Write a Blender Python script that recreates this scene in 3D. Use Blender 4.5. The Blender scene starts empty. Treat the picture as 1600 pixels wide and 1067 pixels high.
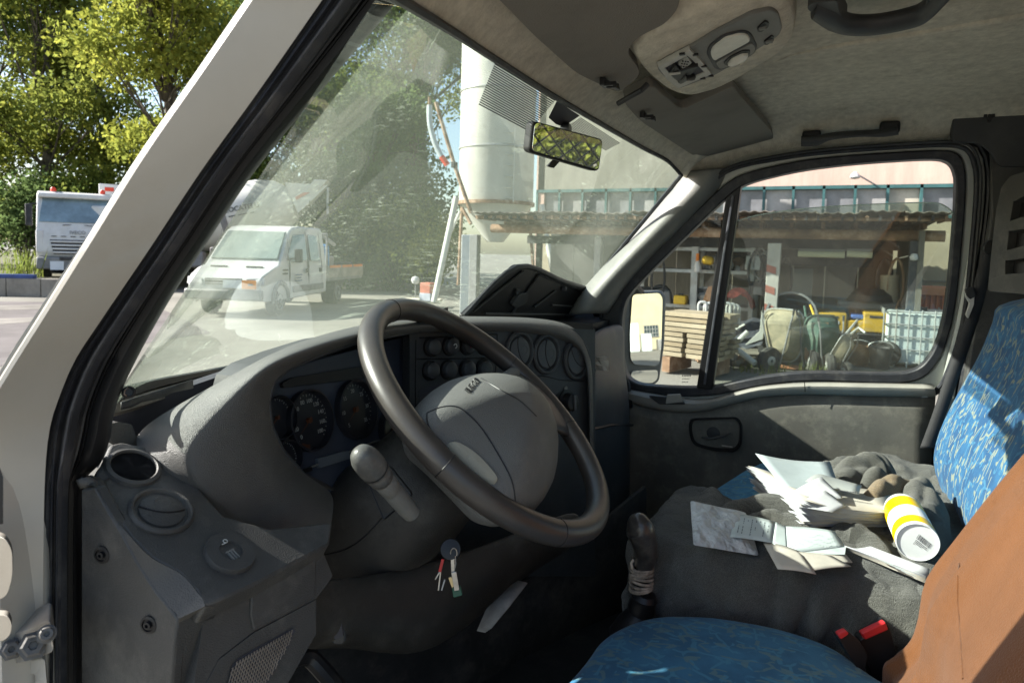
import bpy, math, random
import numpy as np
from mathutils import Vector, Matrix
from mathutils.bvhtree import BVHTree
random.seed(7)
SC = bpy.context.scene
COL = SC.collection
# ------------------------------------------------------------------ camera
F, CX, CY = 1067., 800., 467.
CAM = np.array([0, 0, 1.7])
_yaw = math.radians(24.4); _pit = math.atan((CY-395)/F); _rol = math.radians(1.5)
FW = np.array([math.cos(_yaw)*math.cos(_pit), math.sin(_yaw)*math.cos(_pit), -math.sin(_pit)])
_r0 = np.array([math.sin(_yaw), -math.cos(_yaw), 0]); _u0 = np.cross(_r0, FW)
RT = _r0*math.cos(_rol)+_u0*math.sin(_rol); UP = -_r0*math.sin(_rol)+_u0*math.cos(_rol)
cam = bpy.data.objects.new('camera', bpy.data.cameras.new('camera')); COL.objects.link(cam)
cam.matrix_world = Matrix(((RT[0], UP[0], -FW[0], CAM[0]), (RT[1], UP[1], -FW[1], CAM[1]), (RT[2], UP[2], -FW[2], CAM[2]), (0, 0, 0, 1)))
cam.data.sensor_width = 36; cam.data.lens = F/1600*36
cam.data.shift_y = -(533.5-CY)/1600
cam.data.clip_start = .02; cam.data.clip_end = 900
cam.data.dof.use_dof = True; cam.data.dof.focus_distance = 1.15; cam.data.dof.aperture_fstop = 11
SC.camera = cam
# ------------------------------------------------------------------ sky, sun, exposure
SUN_AZ, SUN_EL = 112.5, 32.
w = bpy.data.worlds.new('World'); SC.world = w; w.use_nodes = True
nt = w.node_tree; nt.nodes.clear()
sky = nt.nodes.new('ShaderNodeTexSky'); sky.sky_type = 'NISHITA'; sky.sun_disc = False
sky.sun_elevation = math.radians(SUN_EL); sky.sun_rotation = math.radians(90-SUN_AZ)
sky.dust_density = 1.6; sky.air_density = 1.0
bg = nt.nodes.new('ShaderNodeBackground'); bg.inputs[1].default_value = .09
wo = nt.nodes.new('ShaderNodeOutputWorld')
nt.links.new(sky.outputs[0], bg.inputs[0]); nt.links.new(bg.outputs[0], wo.inputs[0])
sl = bpy.data.lights.new('sun', 'SUN'); sl.energy = 5.0; sl.angle = math.radians(.5); sl.color = (1, .965, .9)
so = bpy.data.objects.new('sun', sl); COL.objects.link(so)
_s = Vector((math.cos(math.radians(SUN_AZ))*math.cos(math.radians(SUN_EL)), math.sin(math.radians(SUN_AZ))*math.cos(math.radians(SUN_EL)), math.sin(math.radians(SUN_EL))))
so.rotation_euler = _s.to_track_quat('Z', 'Y').to_euler(); so.location = (0, 0, 30)
SC.view_settings.view_transform = 'Standard'; SC.view_settings.look = 'None'
SC.view_settings.exposure = 1.75; SC.view_settings.gamma = 1; SC.view_settings.use_curve_mapping = False
SC.render.engine = 'CYCLES'
SC.cycles.use_denoising = True
SC.cycles.max_bounces = 10; SC.cycles.diffuse_bounces = 5; SC.cycles.transparent_max_bounces = 16
SC.cycles.sample_clamp_indirect = 6; SC.cycles.caustics_reflective = False; SC.cycles.caustics_refractive = False
# ------------------------------------------------------------------ pixel rays (photograph 1600x1067)
def ray(u, v): return FW+RT*((u-CX)/F)-UP*((v-CY)/F)
def D(u, v, d): return CAM+ray(u, v)*d
def _on(u, v, ax, val):
    k = ray(u, v); return CAM+k*((val-CAM[ax])/k[ax])
def X(u, v, x): return _on(u, v, 0, x)
def Y(u, v, y): return _on(u, v, 1, y)
def Z(u, v, z): return _on(u, v, 2, z)
class Plane:
    def __init__(s, p, n):
        s.p = np.array(p, float); s.n = np.array(n, float); s.n /= np.linalg.norm(s.n)
        if s.n@(CAM-s.p) < 0: s.n = -s.n          # normal looks at the camera
    def at(s, u, v, off=0):
        k = ray(u, v); p = s.p+s.n*off
        return CAM+k*(((p-CAM)@s.n)/(k@s.n))
    def pts(s, L, off=0): return [s.at(a, b, off) for a, b in L]
    def axes(s):
        a = np.cross([0, 0, 1], s.n); a /= np.linalg.norm(a); b = np.cross(s.n, a); return a, b
def crom(P, n=6, closed=False):
    P = [np.array(p, float) for p in P]; N = len(P); out = []
    for i in range(N if closed else N-1):
        if closed: a, b, c, d = P[(i-1) % N], P[i], P[(i+1) % N], P[(i+2) % N]
        else: a, b, c, d = P[max(i-1, 0)], P[i], P[i+1], P[min(i+2, N-1)]
        for k in range(n):
            t = k/n
            out.append(.5*((2*b)+(c-a)*t+(2*a-5*b+4*c-d)*t*t+(-a+3*b-3*c+d)*t**3))
    if not closed: out.append(P[-1])
    return out
def rnd(P, r, n=4):
    """round the corners of a closed polygon"""
    P = [np.array(p, float) for p in P]; N = len(P); out = []
    for i in range(N):
        a, b, c = P[i-1], P[i], P[(i+1) % N]
        la, lc = np.linalg.norm(a-b), np.linalg.norm(c-b)
        q = min(r, la*.45, lc*.45)
        s, e = b+(a-b)/max(la, 1e-9)*q, b+(c-b)/max(lc, 1e-9)*q
        for k in range(n+1):
            t = k/n; out.append((1-t)**2*s+2*t*(1-t)*b+t*t*e)
    return out
def resamp(P, n, closed=True):
    P = [np.array(p, float) for p in P]
    if closed: P = P+[P[0]]
    s = [0]
    for a, b in zip(P, P[1:]): s.append(s[-1]+np.linalg.norm(b-a))
    m = n if closed else n-1; out = []
    for k in range(n):
        t = s[-1]*k/m; i = max(j for j in range(len(s)) if s[j] <= t+1e-12); i = min(i, len(P)-2)
        f = (t-s[i])/max(s[i+1]-s[i], 1e-12); out.append(P[i]*(1-f)+P[i+1]*f)
    return out
# ------------------------------------------------------------------ objects
WM = {}
def thing(name, label, cat, loc=(0, 0, 0), rz=0, group=None):
    o = bpy.data.objects.new(name, None); COL.objects.link(o); o.empty_display_size = .1
    o.location = [float(q) for q in loc]; o.rotation_euler = (0, 0, rz)
    o['label'] = label; o['category'] = cat
    if group: o['group'] = group
    WM[o.name] = Matrix.Translation(o.location) @ Matrix.Rotation(rz, 4, 'Z')
    return o
def tag(o, label=None, cat=None, group=None, kind=None):
    for k, v in (('label', label), ('category', cat), ('group', group), ('kind', kind)):
        if v: o[k] = v
    return o
def copy_tree(o, parent=None):
    c = o.copy(); COL.objects.link(c); c.parent = parent
    if parent is None: WM[c.name] = WM.get(o.name, Matrix())
    for ch in list(o.children): copy_tree(ch, c)
    return c
class MB:
    def __init__(s): s.v = []; s.f = []; s.m = []; s.mi = 0
    def add(s, vs, fs):
        b = len(s.v); s.v += [tuple(float(q) for q in p) for p in vs]
        s.f += [tuple(i+b for i in f) for f in fs]; s.m += [s.mi]*len(fs); return s
    def box(s, c, d, ax=None, tap=1.):
        a = np.eye(3) if ax is None else np.array(ax, float)
        c = np.array(c, float); vs = []
        for z in (-1, 1):
            for x, y in ((-1, -1), (1, -1), (1, 1), (-1, 1)):
                t = tap if z > 0 else 1
                vs.append(c+a[0]*x*d[0]/2*t+a[1]*y*d[1]/2*t+a[2]*z*d[2]/2)
        return s.add(vs, [(0, 3, 2, 1), (4, 5, 6, 7), (0, 1, 5, 4), (1, 2, 6, 5), (2, 3, 7, 6), (3, 0, 4, 7)])
    def tube(s, P, r, n=8, cap=True, flat=1.):
        P = [np.array(p, float) for p in P]; N = len(P)
        R = r if hasattr(r, '__len__') else [r]*N
        t0 = P[1]-P[0]; t0 = t0/np.linalg.norm(t0)
        a = np.cross(t0, [0, 0, 1]) if abs(t0[2]) < .95 else np.cross(t0, [1, 0, 0])
        a /= np.linalg.norm(a); vs = []
        for i in range(N):
            t = P[min(i+1, N-1)]-P[max(i-1, 0)]; t /= max(np.linalg.norm(t), 1e-9)
            a = a-t*(a@t); a /= max(np.linalg.norm(a), 1e-9); b = np.cross(t, a)
            for k in range(n):
                q = 2*math.pi*k/n; vs.append(P[i]+R[i]*(math.cos(q)*a+math.sin(q)*b*flat))
        fs = [(i*n+k, i*n+(k+1) % n, (i+1)*n+(k+1) % n, (i+1)*n+k) for i in range(N-1) for k in range(n)]
        if cap: fs += [tuple(range(n))[::-1], tuple((N-1)*n+k for k in range(n))]
        return s.add(vs, fs)
    def ringtube(s, P, r, n=10):
        """closed tube"""
        P = [np.array(p, float) for p in P]; N = len(P); c = sum(P)/N; vs = []
        for i in range(N):
            t = P[(i+1) % N]-P[i-1]; t /= np.linalg.norm(t); a = P[i]-c; a -= t*(a@t); a /= np.linalg.norm(a); b = np.cross(t, a)
            for k in range(n):
                q = 2*math.pi*k/n; vs.append(P[i]+r*(math.cos(q)*a+math.sin(q)*b))
        return s.add(vs, [(i*n+k, i*n+(k+1) % n, ((i+1) % N)*n+(k+1) % n, ((i+1) % N)*n+k) for i in range(N) for k in range(n)])
    def lathe(s, o, axis, prof, n=24, cap=True):
        """prof: list of (radius, height along axis)"""
        o = np.array(o, float); z = np.array(axis, float); z /= np.linalg.norm(z)
        a = np.cross(z, [0, 0, 1]) if abs(z[2]) < .9 else np.cross(z, [1, 0, 0]); a /= np.linalg.norm(a); b = np.cross(z, a)
        vs = [o+z*h+r*(math.cos(2*math.pi*k/n)*a+math.sin(2*math.pi*k/n)*b) for r, h in prof for k in range(n)]
        N = len(prof)
        fs = [(i*n+k, i*n+(k+1) % n, (i+1)*n+(k+1) % n, (i+1)*n+k) for i in range(N-1) for k in range(n)]
        if cap: fs += [tuple(range(n))[::-1], tuple((N-1)*n+k for k in range(n))]
        return s.add(vs, fs)
    def prism(s, P, vec):
        P = [np.array(p, float) for p in P]; n = len(P); vec = np.array(vec, float)
        return s.add(P+[p+vec for p in P], [tuple(range(n)), tuple(range(2*n-1, n-1, -1))]+[(i, i+n, (i+1) % n+n, (i+1) % n) for i in range(n)])
    def ring(s, A, B, vec):
        n = len(A); vec = np.array(vec, float); A = [np.array(p, float) for p in A]; B = [np.array(p, float) for p in B]
        vs = A+B+[p+vec for p in A]+[p+vec for p in B]; fs = []
        for i in range(n):
            j = (i+1) % n
            fs += [(i, j, n+j, n+i), (2*n+i, 3*n+i, 3*n+j, 2*n+j), (i, 2*n+i, 2*n+j, j), (n+i, n+j, 3*n+j, 3*n+i)]
        return s.add(vs, fs)
    def grid(s, rows, closed=False):
        n = len(rows[0]); vs = [p for r in rows for p in r]; m = len(rows)
        fs = [(i*n+k, i*n+(k+1) % n, (i+1)*n+(k+1) % n, (i+1)*n+k) for i in range(m-1) for k in range(n if closed else n-1)]
        return s.add(vs, fs)
    def poly(s, P): return s.add(P, [tuple(range(len(P)))])
    def build(s, name, mat, parent=None, smooth=True, bevel=0, sub=0, solid=0, local=False, seg=2, ang=35, away=True, disp=None):
        me = bpy.data.meshes.new(name); V = s.v
        if parent is not None and not local:
            iv = WM[parent.name].inverted(); V = [iv @ Vector(p) for p in V]
        me.from_pydata([tuple(p) for p in V], [], s.f)
        mats = mat if isinstance(mat, (list, tuple)) else [mat]
        for q in mats: me.materials.append(q)
        if len(mats) > 1: me.polygons.foreach_set('material_index', s.m)
        me.update()
        import bmesh
        if not solid:
            bm = bmesh.new(); bm.from_mesh(me); bmesh.ops.recalc_face_normals(bm, faces=bm.faces); bm.to_mesh(me); bm.free()
        o = bpy.data.objects.new(name, me); COL.objects.link(o)
        if parent is not None: o.parent = parent; WM[o.name] = WM[parent.name]
        else: WM[o.name] = Matrix()
        if smooth:
            me.polygons.foreach_set('use_smooth', [True]*len(me.polygons))
            if not sub: me.set_sharp_from_angle(angle=math.radians(ang))
        if solid:      # open sheet: grow away from the camera
            M4 = WM[o.name]; acc = 0
            for p in me.polygons: acc += ((M4.to_3x3() @ p.normal).dot(Vector(CAM)-(M4 @ p.center)))*p.area
            q = o.modifiers.new('solid', 'SOLIDIFY'); q.thickness = solid; q.offset = (-1 if acc > 0 else 1)*(1 if away else -1)
        if bevel:
            q = o.modifiers.new('bevel', 'BEVEL'); q.width = bevel; q.segments = seg; q.limit_method = 'ANGLE'; q.angle_limit = math.radians(32); q.harden_normals = False
        if disp:
            tx = bpy.data.textures.new('folds', 'CLOUDS'); tx.noise_scale = disp[1]; tx.noise_depth = 3
            q = o.modifiers.new('pre', 'SUBSURF'); q.levels = q.render_levels = 1
            q = o.modifiers.new('folds', 'DISPLACE'); q.texture = tx; q.strength = disp[0]; q.mid_level = .5; q.texture_coords = 'LOCAL'
        if sub:
            q = o.modifiers.new('sub', 'SUBSURF'); q.levels = sub; q.render_levels = sub
        return o
def text(body, name, mat, parent, o, xa, ya, size, depth=.0006, align='CENTER', squash=1., bold=0):
    """flat print or raised lettering: origin o, baseline along xa, up along ya (world)"""
    cu = bpy.data.curves.new('t', 'FONT'); cu.body = body; cu.size = 1; cu.align_x = align; cu.align_y = 'CENTER'; cu.extrude = 0; cu.offset = bold
    cu.resolution_u = 3
    ob = bpy.data.objects.new('t', cu); COL.objects.link(ob)
    dg = bpy.context.evaluated_depsgraph_get(); me = bpy.data.meshes.new_from_object(ob.evaluated_get(dg))
    bpy.data.objects.remove(ob)
    xa = np.array(xa, float); xa /= np.linalg.norm(xa); ya = np.array(ya, float); ya -= xa*(ya@xa); ya /= np.linalg.norm(ya); za = np.cross(xa, ya)
    V = [np.array(o)+xa*v.co.x*size*squash+ya*v.co.y*size for v in me.vertices]
    Fc = [tuple(p.vertices) for p in me.polygons]; bpy.data.meshes.remove(me)
    b = MB(); b.add(V, Fc); n = len(V); 
    b.add([p+za*depth for p in V], Fc)
    # side walls
    from collections import Counter
    ec = Counter(); 
    for f in Fc:
        for i in range(len(f)): ec[(f[i], f[(i+1) % len(f)])] += 1
    for (i, j) in list(ec):
        if (j, i) not in ec: b.f.append((i, j, n+j, n+i)); b.m.append(0)
    return b.build(name, mat, parent, smooth=False)
def bvh_of(o):
    dg = bpy.context.evaluated_depsgraph_get(); e = o.evaluated_get(dg); me = e.to_mesh()
    t = BVHTree.FromPolygons([WM[o.name] @ v.co for v in me.vertices], [tuple(p.vertices) for p in me.polygons]); e.to_mesh_clear(); return t
def hit(t, u, v, off=0):
    k = Vector(ray(u, v)).normalized(); h = t.ray_cast(Vector(CAM), k)
    return None if h[0] is None else np.array(h[0]-k*off)
# ------------------------------------------------------------------ materials
def _n(nt, t, **kw):
    q = nt.nodes.new(t)
    for k, v in kw.items(): setattr(q, k, v)
    return q
def mat(name, col, rough=.6, var=.12, vs=6., bump=0, bs=300., metal=0, spec=.4, dirt=None, dirtamt=.3, ds=5., vor=False, coat=0, col2=None, stretch=None, sheen=0):
    m = bpy.data.materials.new(name); m.use_nodes = True; nt = m.node_tree; b = nt.nodes['Principled BSDF']; L = nt.links.new
    b.inputs['Roughness'].default_value = rough; b.inputs['Metallic'].default_value = metal; b.inputs['Specular IOR Level'].default_value = spec
    if coat: b.inputs['Coat Weight'].default_value = coat; b.inputs['Coat Roughness'].default_value = .08
    if sheen: b.inputs['Sheen Weight'].default_value = sheen
    tc = _n(nt, 'ShaderNodeTexCoord'); vec = tc.outputs['Object']
    if stretch:
        mp = _n(nt, 'ShaderNodeMapping'); mp.inputs['Scale'].default_value = stretch; L(vec, mp.inputs[0]); svec = mp.outputs[0]
    else: svec = vec
    c2 = col2 or tuple(max(0, q*(1-2*var)) for q in col); c1 = col if col2 else tuple(q*(1+var) for q in col)
    no = _n(nt, 'ShaderNodeTexNoise'); no.inputs['Scale'].default_value = vs; no.inputs['Detail'].default_value = 6; no.inputs['Roughness'].default_value = .65; L(svec, no.inputs['Vector'])
    rp = _n(nt, 'ShaderNodeValToRGB'); rp.color_ramp.elements[0].position = .33; rp.color_ramp.elements[1].position = .67
    rp.color_ramp.elements[0].color = (*c2, 1); rp.color_ramp.elements[1].color = (*c1, 1); L(no.outputs['Fac'], rp.inputs[0]); out = rp.outputs[0]
    if dirt:
        n2 = _n(nt, 'ShaderNodeTexNoise'); n2.inputs['Scale'].default_value = ds; n2.inputs['Detail'].default_value = 9; n2.inputs['Roughness'].default_value = .75; L(vec, n2.inputs['Vector'])
        r2 = _n(nt, 'ShaderNodeValToRGB'); r2.color_ramp.elements[0].position = .5; r2.color_ramp.elements[1].position = .72
        r2.color_ramp.elements[0].color = (0, 0, 0, 1); r2.color_ramp.elements[1].color = (dirtamt,)*3+(1,); L(n2.outputs['Fac'], r2.inputs[0])
        mx = _n(nt, 'ShaderNodeMix', data_type='RGBA'); L(r2.outputs[0], mx.inputs[0]); L(out, mx.inputs[6]); mx.inputs[7].default_value = (*dirt, 1); out = mx.outputs[2]
    L(out, b.inputs['Base Color'])
    if bump:
        if vor: t = _n(nt, 'ShaderNodeTexVoronoi'); t.inputs['Scale'].default_value = bs; h = t.outputs['Distance']
        else: t = _n(nt, 'ShaderNodeTexNoise'); t.inputs['Scale'].default_value = bs; t.inputs['Detail'].default_value = 3; h = t.outputs['Fac']
        L(svec if stretch and not vor else vec, t.inputs['Vector'])
        bp = _n(nt, 'ShaderNodeBump'); bp.inputs['Strength'].default_value = bump; bp.inputs['Distance'].default_value = .002 if bs > 50 else .02
        L(h, bp.inputs['Height']); L(bp.outputs[0], b.inputs['Normal'])
    return m
def emit_free(*a): pass
DUST = (.32, .30, .26)
plastic = mat('plastic', (.085, .084, .079), .5, .12, 5, .5, 1000, vor=True, dirt=DUST, dirtamt=.14, ds=7, spec=.6)
plastic_dk = mat('plastic_dark', (.038, .04, .042), .5, .12, 6, .2, 620, vor=True, dirt=DUST, dirtamt=.08, ds=9)
plastic_side = mat('plastic_side', (.058, .057, .054), .55, .15, 5, .25, 620, vor=True, dirt=DUST, dirtamt=.25, ds=9)
plastic_bk = mat('plastic_black', (.011, .011, .012), .45, .1, 6, .1, 500)
plastic_lo = mat('plastic_low', (.034, .032, .028), .5, .18, 6, .25, 620, vor=True, dirt=DUST, dirtamt=.16, ds=9)
plastic_gr = mat('plastic_grey', (.17, .172, .16), .5, .1, 6, .2, 600, vor=True, dirt=DUST, dirtamt=.3)
hubplastic = mat('hub_plastic', (.115, .116, .11), .5, .08, 4, .4, 800, vor=True, dirt=DUST, dirtamt=.25, ds=8)
leatherette = mat('wheel_rim', (.052, .046, .041), .38, .15, 10, .08, 500, spec=.5)
rubber = mat('rubber', (.022, .024, .03), .5, .2, 20, .15, 200, dirt=DUST, dirtamt=.22, ds=14)
rubber2 = mat('rubber_lip', (.06, .064, .075), .45, .15, 20, .1, 200, dirt=DUST, dirtamt=.25, ds=20)
paint = mat('cab_paint', (.46, .435, .385), .32, .06, 3, 0, dirt=(.3, .25, .18), dirtamt=.3, ds=6, coat=.3)
paint_in = mat('door_frame_paint', (.5, .52, .48), .35, .08, 4, 0, dirt=(.3, .25, .18), dirtamt=.3, ds=8, coat=.2)
felt = mat('headlining_felt', (.58, .545, .45), .95, .1, 55, 1., 260, dirt=(.17, .145, .11), dirtamt=.3, ds=11, spec=.1)
felt_dk = mat('visor_cloth', (.2, .192, .17), .95, .1, 6, .6, 500, dirt=(.1, .09, .07), dirtamt=.3, ds=6, spec=.1)
doortrim = mat('door_trim', (.12, .115, .1), .6, .14, 6, .25, 500, dirt=(.4, .38, .3), dirtamt=.28, ds=16, vor=True)
ledge = mat('door_ledge', (.3, .29, .26), .5, .12, 5, .15, 500, dirt=DUST, dirtamt=.3)
metal = mat('metal', (.45, .44, .42), .35, .15, 30, 0, metal=1)
rust = mat('rusty_steel', (.28, .17, .1), .8, .3, 3, .3, 60, dirt=(.5, .45, .38), dirtamt=.7, ds=3)
galv = mat('galvanised', (.42, .43, .42), .45, .12, 5, .1, 80, dirt=(.25, .18, .12), dirtamt=.5, ds=4, metal=.3)
paper = mat('paper', (.4, .41, .42), .7, .04, 30, .05, 200)
paper_w = mat('paper_warm', (.48, .45, .39), .75, .08, 20, .05, 200, dirt=(.4, .33, .24), dirtamt=.4, ds=20)
paper_b = mat('paper_shaded', (.34, .39, .4), .7, .05, 20, .05, 200)  # white paper with the top sheet's bluish shade put into its colour
ink = mat('print_ink', (.05, .05, .06), .7, 0)
faint = mat('faint_ink', (.42, .46, .46), .7, .1)
brown = mat('brown_cotton', (.13, .05, .017), .95, .07, 9, .7, 500, dirt=(.16, .07, .035), dirtamt=.12, ds=4, spec=.1, sheen=.15)
floorm = mat('floor_mat', (.018, .017, .016), .9, .3, 9, .4, 150, dirt=(.12, .1, .08), dirtamt=.4, ds=6)
def knit(name, col, col2):
    m = mat(name, col, .97, .2, 5, 0, spec=.1, col2=col2, sheen=.2); nt = m.node_tree; L = nt.links.new; b = nt.nodes['Principled BSDF']
    tc = _n(nt, 'ShaderNodeTexCoord'); wv = _n(nt, 'ShaderNodeTexWave'); wv.inputs['Scale'].default_value = 60; wv.inputs['Distortion'].default_value = 3; wv.inputs['Detail'].default_value = 2; wv.inputs['Detail Scale'].default_value = 4
    L(tc.outputs['Object'], wv.inputs[0]); n = _n(nt, 'ShaderNodeTexNoise'); n.inputs['Scale'].default_value = 700; n.inputs['Detail'].default_value = 3; L(tc.outputs['Object'], n.inputs['Vector'])
    ad = _n(nt, 'ShaderNodeMath', operation='MULTIPLY_ADD'); L(wv.outputs['Fac'], ad.inputs[0]); ad.inputs[1].default_value = .14; L(n.outputs['Fac'], ad.inputs[2])
    bp = _n(nt, 'ShaderNodeBump'); bp.inputs['Strength'].default_value = 1.; bp.inputs['Distance'].default_value = .004; L(ad.outputs[0], bp.inputs['Height']); L(bp.outputs[0], b.inputs['Normal'])
    # flecks in the yarn
    rp = [q for q in nt.nodes if q.type == 'VALTORGB'][0]; n2 = _n(nt, 'ShaderNodeTexNoise'); n2.inputs['Scale'].default_value = 800; n2.inputs['Detail'].default_value = 2; L(tc.outputs['Object'], n2.inputs['Vector'])
    r2 = _n(nt, 'ShaderNodeValToRGB'); r2.color_ramp.elements[0].position = .42; r2.color_ramp.elements[1].position = .62; r2.color_ramp.elements[0].color = (.72, .72, .72, 1); r2.color_ramp.elements[1].color = (1.35, 1.35, 1.3, 1); L(n2.outputs['Fac'], r2.inputs[0])
    mx = _n(nt, 'ShaderNodeMix', data_type='RGBA', blend_type='MULTIPLY'); mx.inputs[0].default_value = 1; L(rp.outputs[0], mx.inputs[6]); L(r2.outputs[0], mx.inputs[7]); L(mx.outputs[2], b.inputs['Base Color'])
    return m
knit_grey = knit('knit_grey', (.115, .113, .098), (.07, .072, .068))
towel = knit('brown_towel', (.26, .19, .11), (.18, .13, .075))
def seatcloth(name, base, base2, cream, lightb, upz=True, amt=1.):
    m = bpy.data.materials.new(name); m.use_nodes = True; nt = m.node_tree; b = nt.nodes['Principled BSDF']; L = nt.links.new
    b.inputs['Roughness'].default_value = .9; b.inputs['Specular IOR Level'].default_value = .15; b.inputs['Sheen Weight'].default_value = .12
    tc = _n(nt, 'ShaderNodeTexCoord'); sx_ = _n(nt, 'ShaderNodeSeparateXYZ'); L(tc.outputs['Object'], sx_.inputs[0]); cb = _n(nt, 'ShaderNodeCombineXYZ'); L(sx_.outputs[0], cb.inputs[0]); L(sx_.outputs[2 if upz else 1], cb.inputs[1]); O = cb.outputs[0]
    n1 = _n(nt, 'ShaderNodeTexNoise'); n1.inputs['Scale'].default_value = 16; n1.inputs['Detail'].default_value = 5; L(O, n1.inputs['Vector'])
    r1 = _n(nt, 'ShaderNodeValToRGB'); r1.color_ramp.elements[0].position = .42; r1.color_ramp.elements[1].position = .58; r1.color_ramp.elements[0].color = (*base2, 1); r1.color_ramp.elements[1].color = (*base, 1); L(n1.outputs['Fac'], r1.inputs[0])
    cur = r1.outputs[0]
    def rngn(s, a, b_, c, d):
        q = _n(nt, 'ShaderNodeMapRange'); L(s, q.inputs[0])
        for k, v in enumerate((a, b_, c, d)): q.inputs[k+1].default_value = v
        return q.outputs[0]
    def mul(p, q): r = _n(nt, 'ShaderNodeMath', operation='MULTIPLY'); L(p, r.inputs[0]); L(q, r.inputs[1]); return r.outputs[0]
    def over(fac, col):
        nonlocal cur
        mx = _n(nt, 'ShaderNodeMix', data_type='RGBA'); L(fac, mx.inputs[0]); L(cur, mx.inputs[6]); mx.inputs[7].default_value = (*col, 1); cur = mx.outputs[2]
    def strokes(scale, rot, st, wd, gate, colr, seed):
        nw = _n(nt, 'ShaderNodeTexNoise'); nw.inputs['Scale'].default_value = 35; nw.inputs['Detail'].default_value = 1; L(O, nw.inputs['Vector'])
        vm = _n(nt, 'ShaderNodeVectorMath', operation='MULTIPLY_ADD'); L(nw.outputs['Color'], vm.inputs[0]); vm.inputs[1].default_value = (.012, .012, 0); L(O, vm.inputs[2])
        mp = _n(nt, 'ShaderNodeMapping'); mp.inputs['Rotation'].default_value = (0, 0, rot); mp.inputs['Scale'].default_value = (st[0], st[1], 1); mp.inputs['Location'].default_value = (seed, seed*.7, 0); L(vm.outputs[0], mp.inputs[0])
        vo = _n(nt, 'ShaderNodeTexVoronoi', feature='DISTANCE_TO_EDGE', voronoi_dimensions='2D'); vo.inputs['Scale'].default_value = scale; L(mp.outputs[0], vo.inputs['Vector'])
        ng = _n(nt, 'ShaderNodeTexNoise'); ng.inputs['Scale'].default_value = 34; ng.inputs['Detail'].default_value = 1; mp2 = _n(nt, 'ShaderNodeMapping'); mp2.inputs['Location'].default_value = (seed*3, seed, 0); L(O, mp2.inputs[0]); L(mp2.outputs[0], ng.inputs['Vector'])
        over(mul(rngn(vo.outputs['Distance'], wd*.75, wd, amt, 0.), rngn(ng.outputs['Fac'], gate, gate+.03, 0., 1.)), colr)
    strokes(26, .5, (1.3, .8), .085, .5, lightb, 5.); strokes(30, 1.3, (.8, 1.2), .08, .53, lightb, 7.)
    strokes(25, .4, (1.5, .7), .08, .53, cream, 2.); strokes(23, 1.0, (1.5, .8), .07, .55, cream, 9.)
    vo = _n(nt, 'ShaderNodeTexVoronoi', voronoi_dimensions='2D'); vo.inputs['Scale'].default_value = 34; mp = _n(nt, 'ShaderNodeMapping'); mp.inputs['Rotation'].default_value = (0, 0, .5); mp.inputs['Scale'].default_value = (1.5, .85, 1); L(O, mp.inputs[0]); L(mp.outputs[0], vo.inputs['Vector'])
    sp = _n(nt, 'ShaderNodeSeparateColor'); L(vo.outputs['Color'], sp.inputs[0]); g = _n(nt, 'ShaderNodeMath', operation='GREATER_THAN'); g.inputs[1].default_value = .8; L(sp.outputs[0], g.inputs[0])
    over(mul(rngn(vo.outputs['Distance'], .22, .26, amt, 0.), g.outputs[0]), cream)
    L(cur, b.inputs['Base Color'])
    wv = _n(nt, 'ShaderNodeTexNoise'); wv.inputs['Scale'].default_value = 900; L(tc.outputs['Object'], wv.inputs['Vector']); bp = _n(nt, 'ShaderNodeBump'); bp.inputs['Strength'].default_value = .4; bp.inputs['Distance'].default_value = .001; L(wv.outputs['Fac'], bp.inputs['Height']); L(bp.outputs[0], b.inputs['Normal'])
    return m
seat_blue = seatcloth('seat_fabric', (.022, .10, .215), (.016, .07, .165), (.19, .22, .185), (.04, .145, .255))
seat_dark = seatcloth('driver_seat_fabric', (.032, .15, .26), (.022, .11, .20), (.09, .18, .2), (.05, .2, .3), False, .8)
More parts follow.
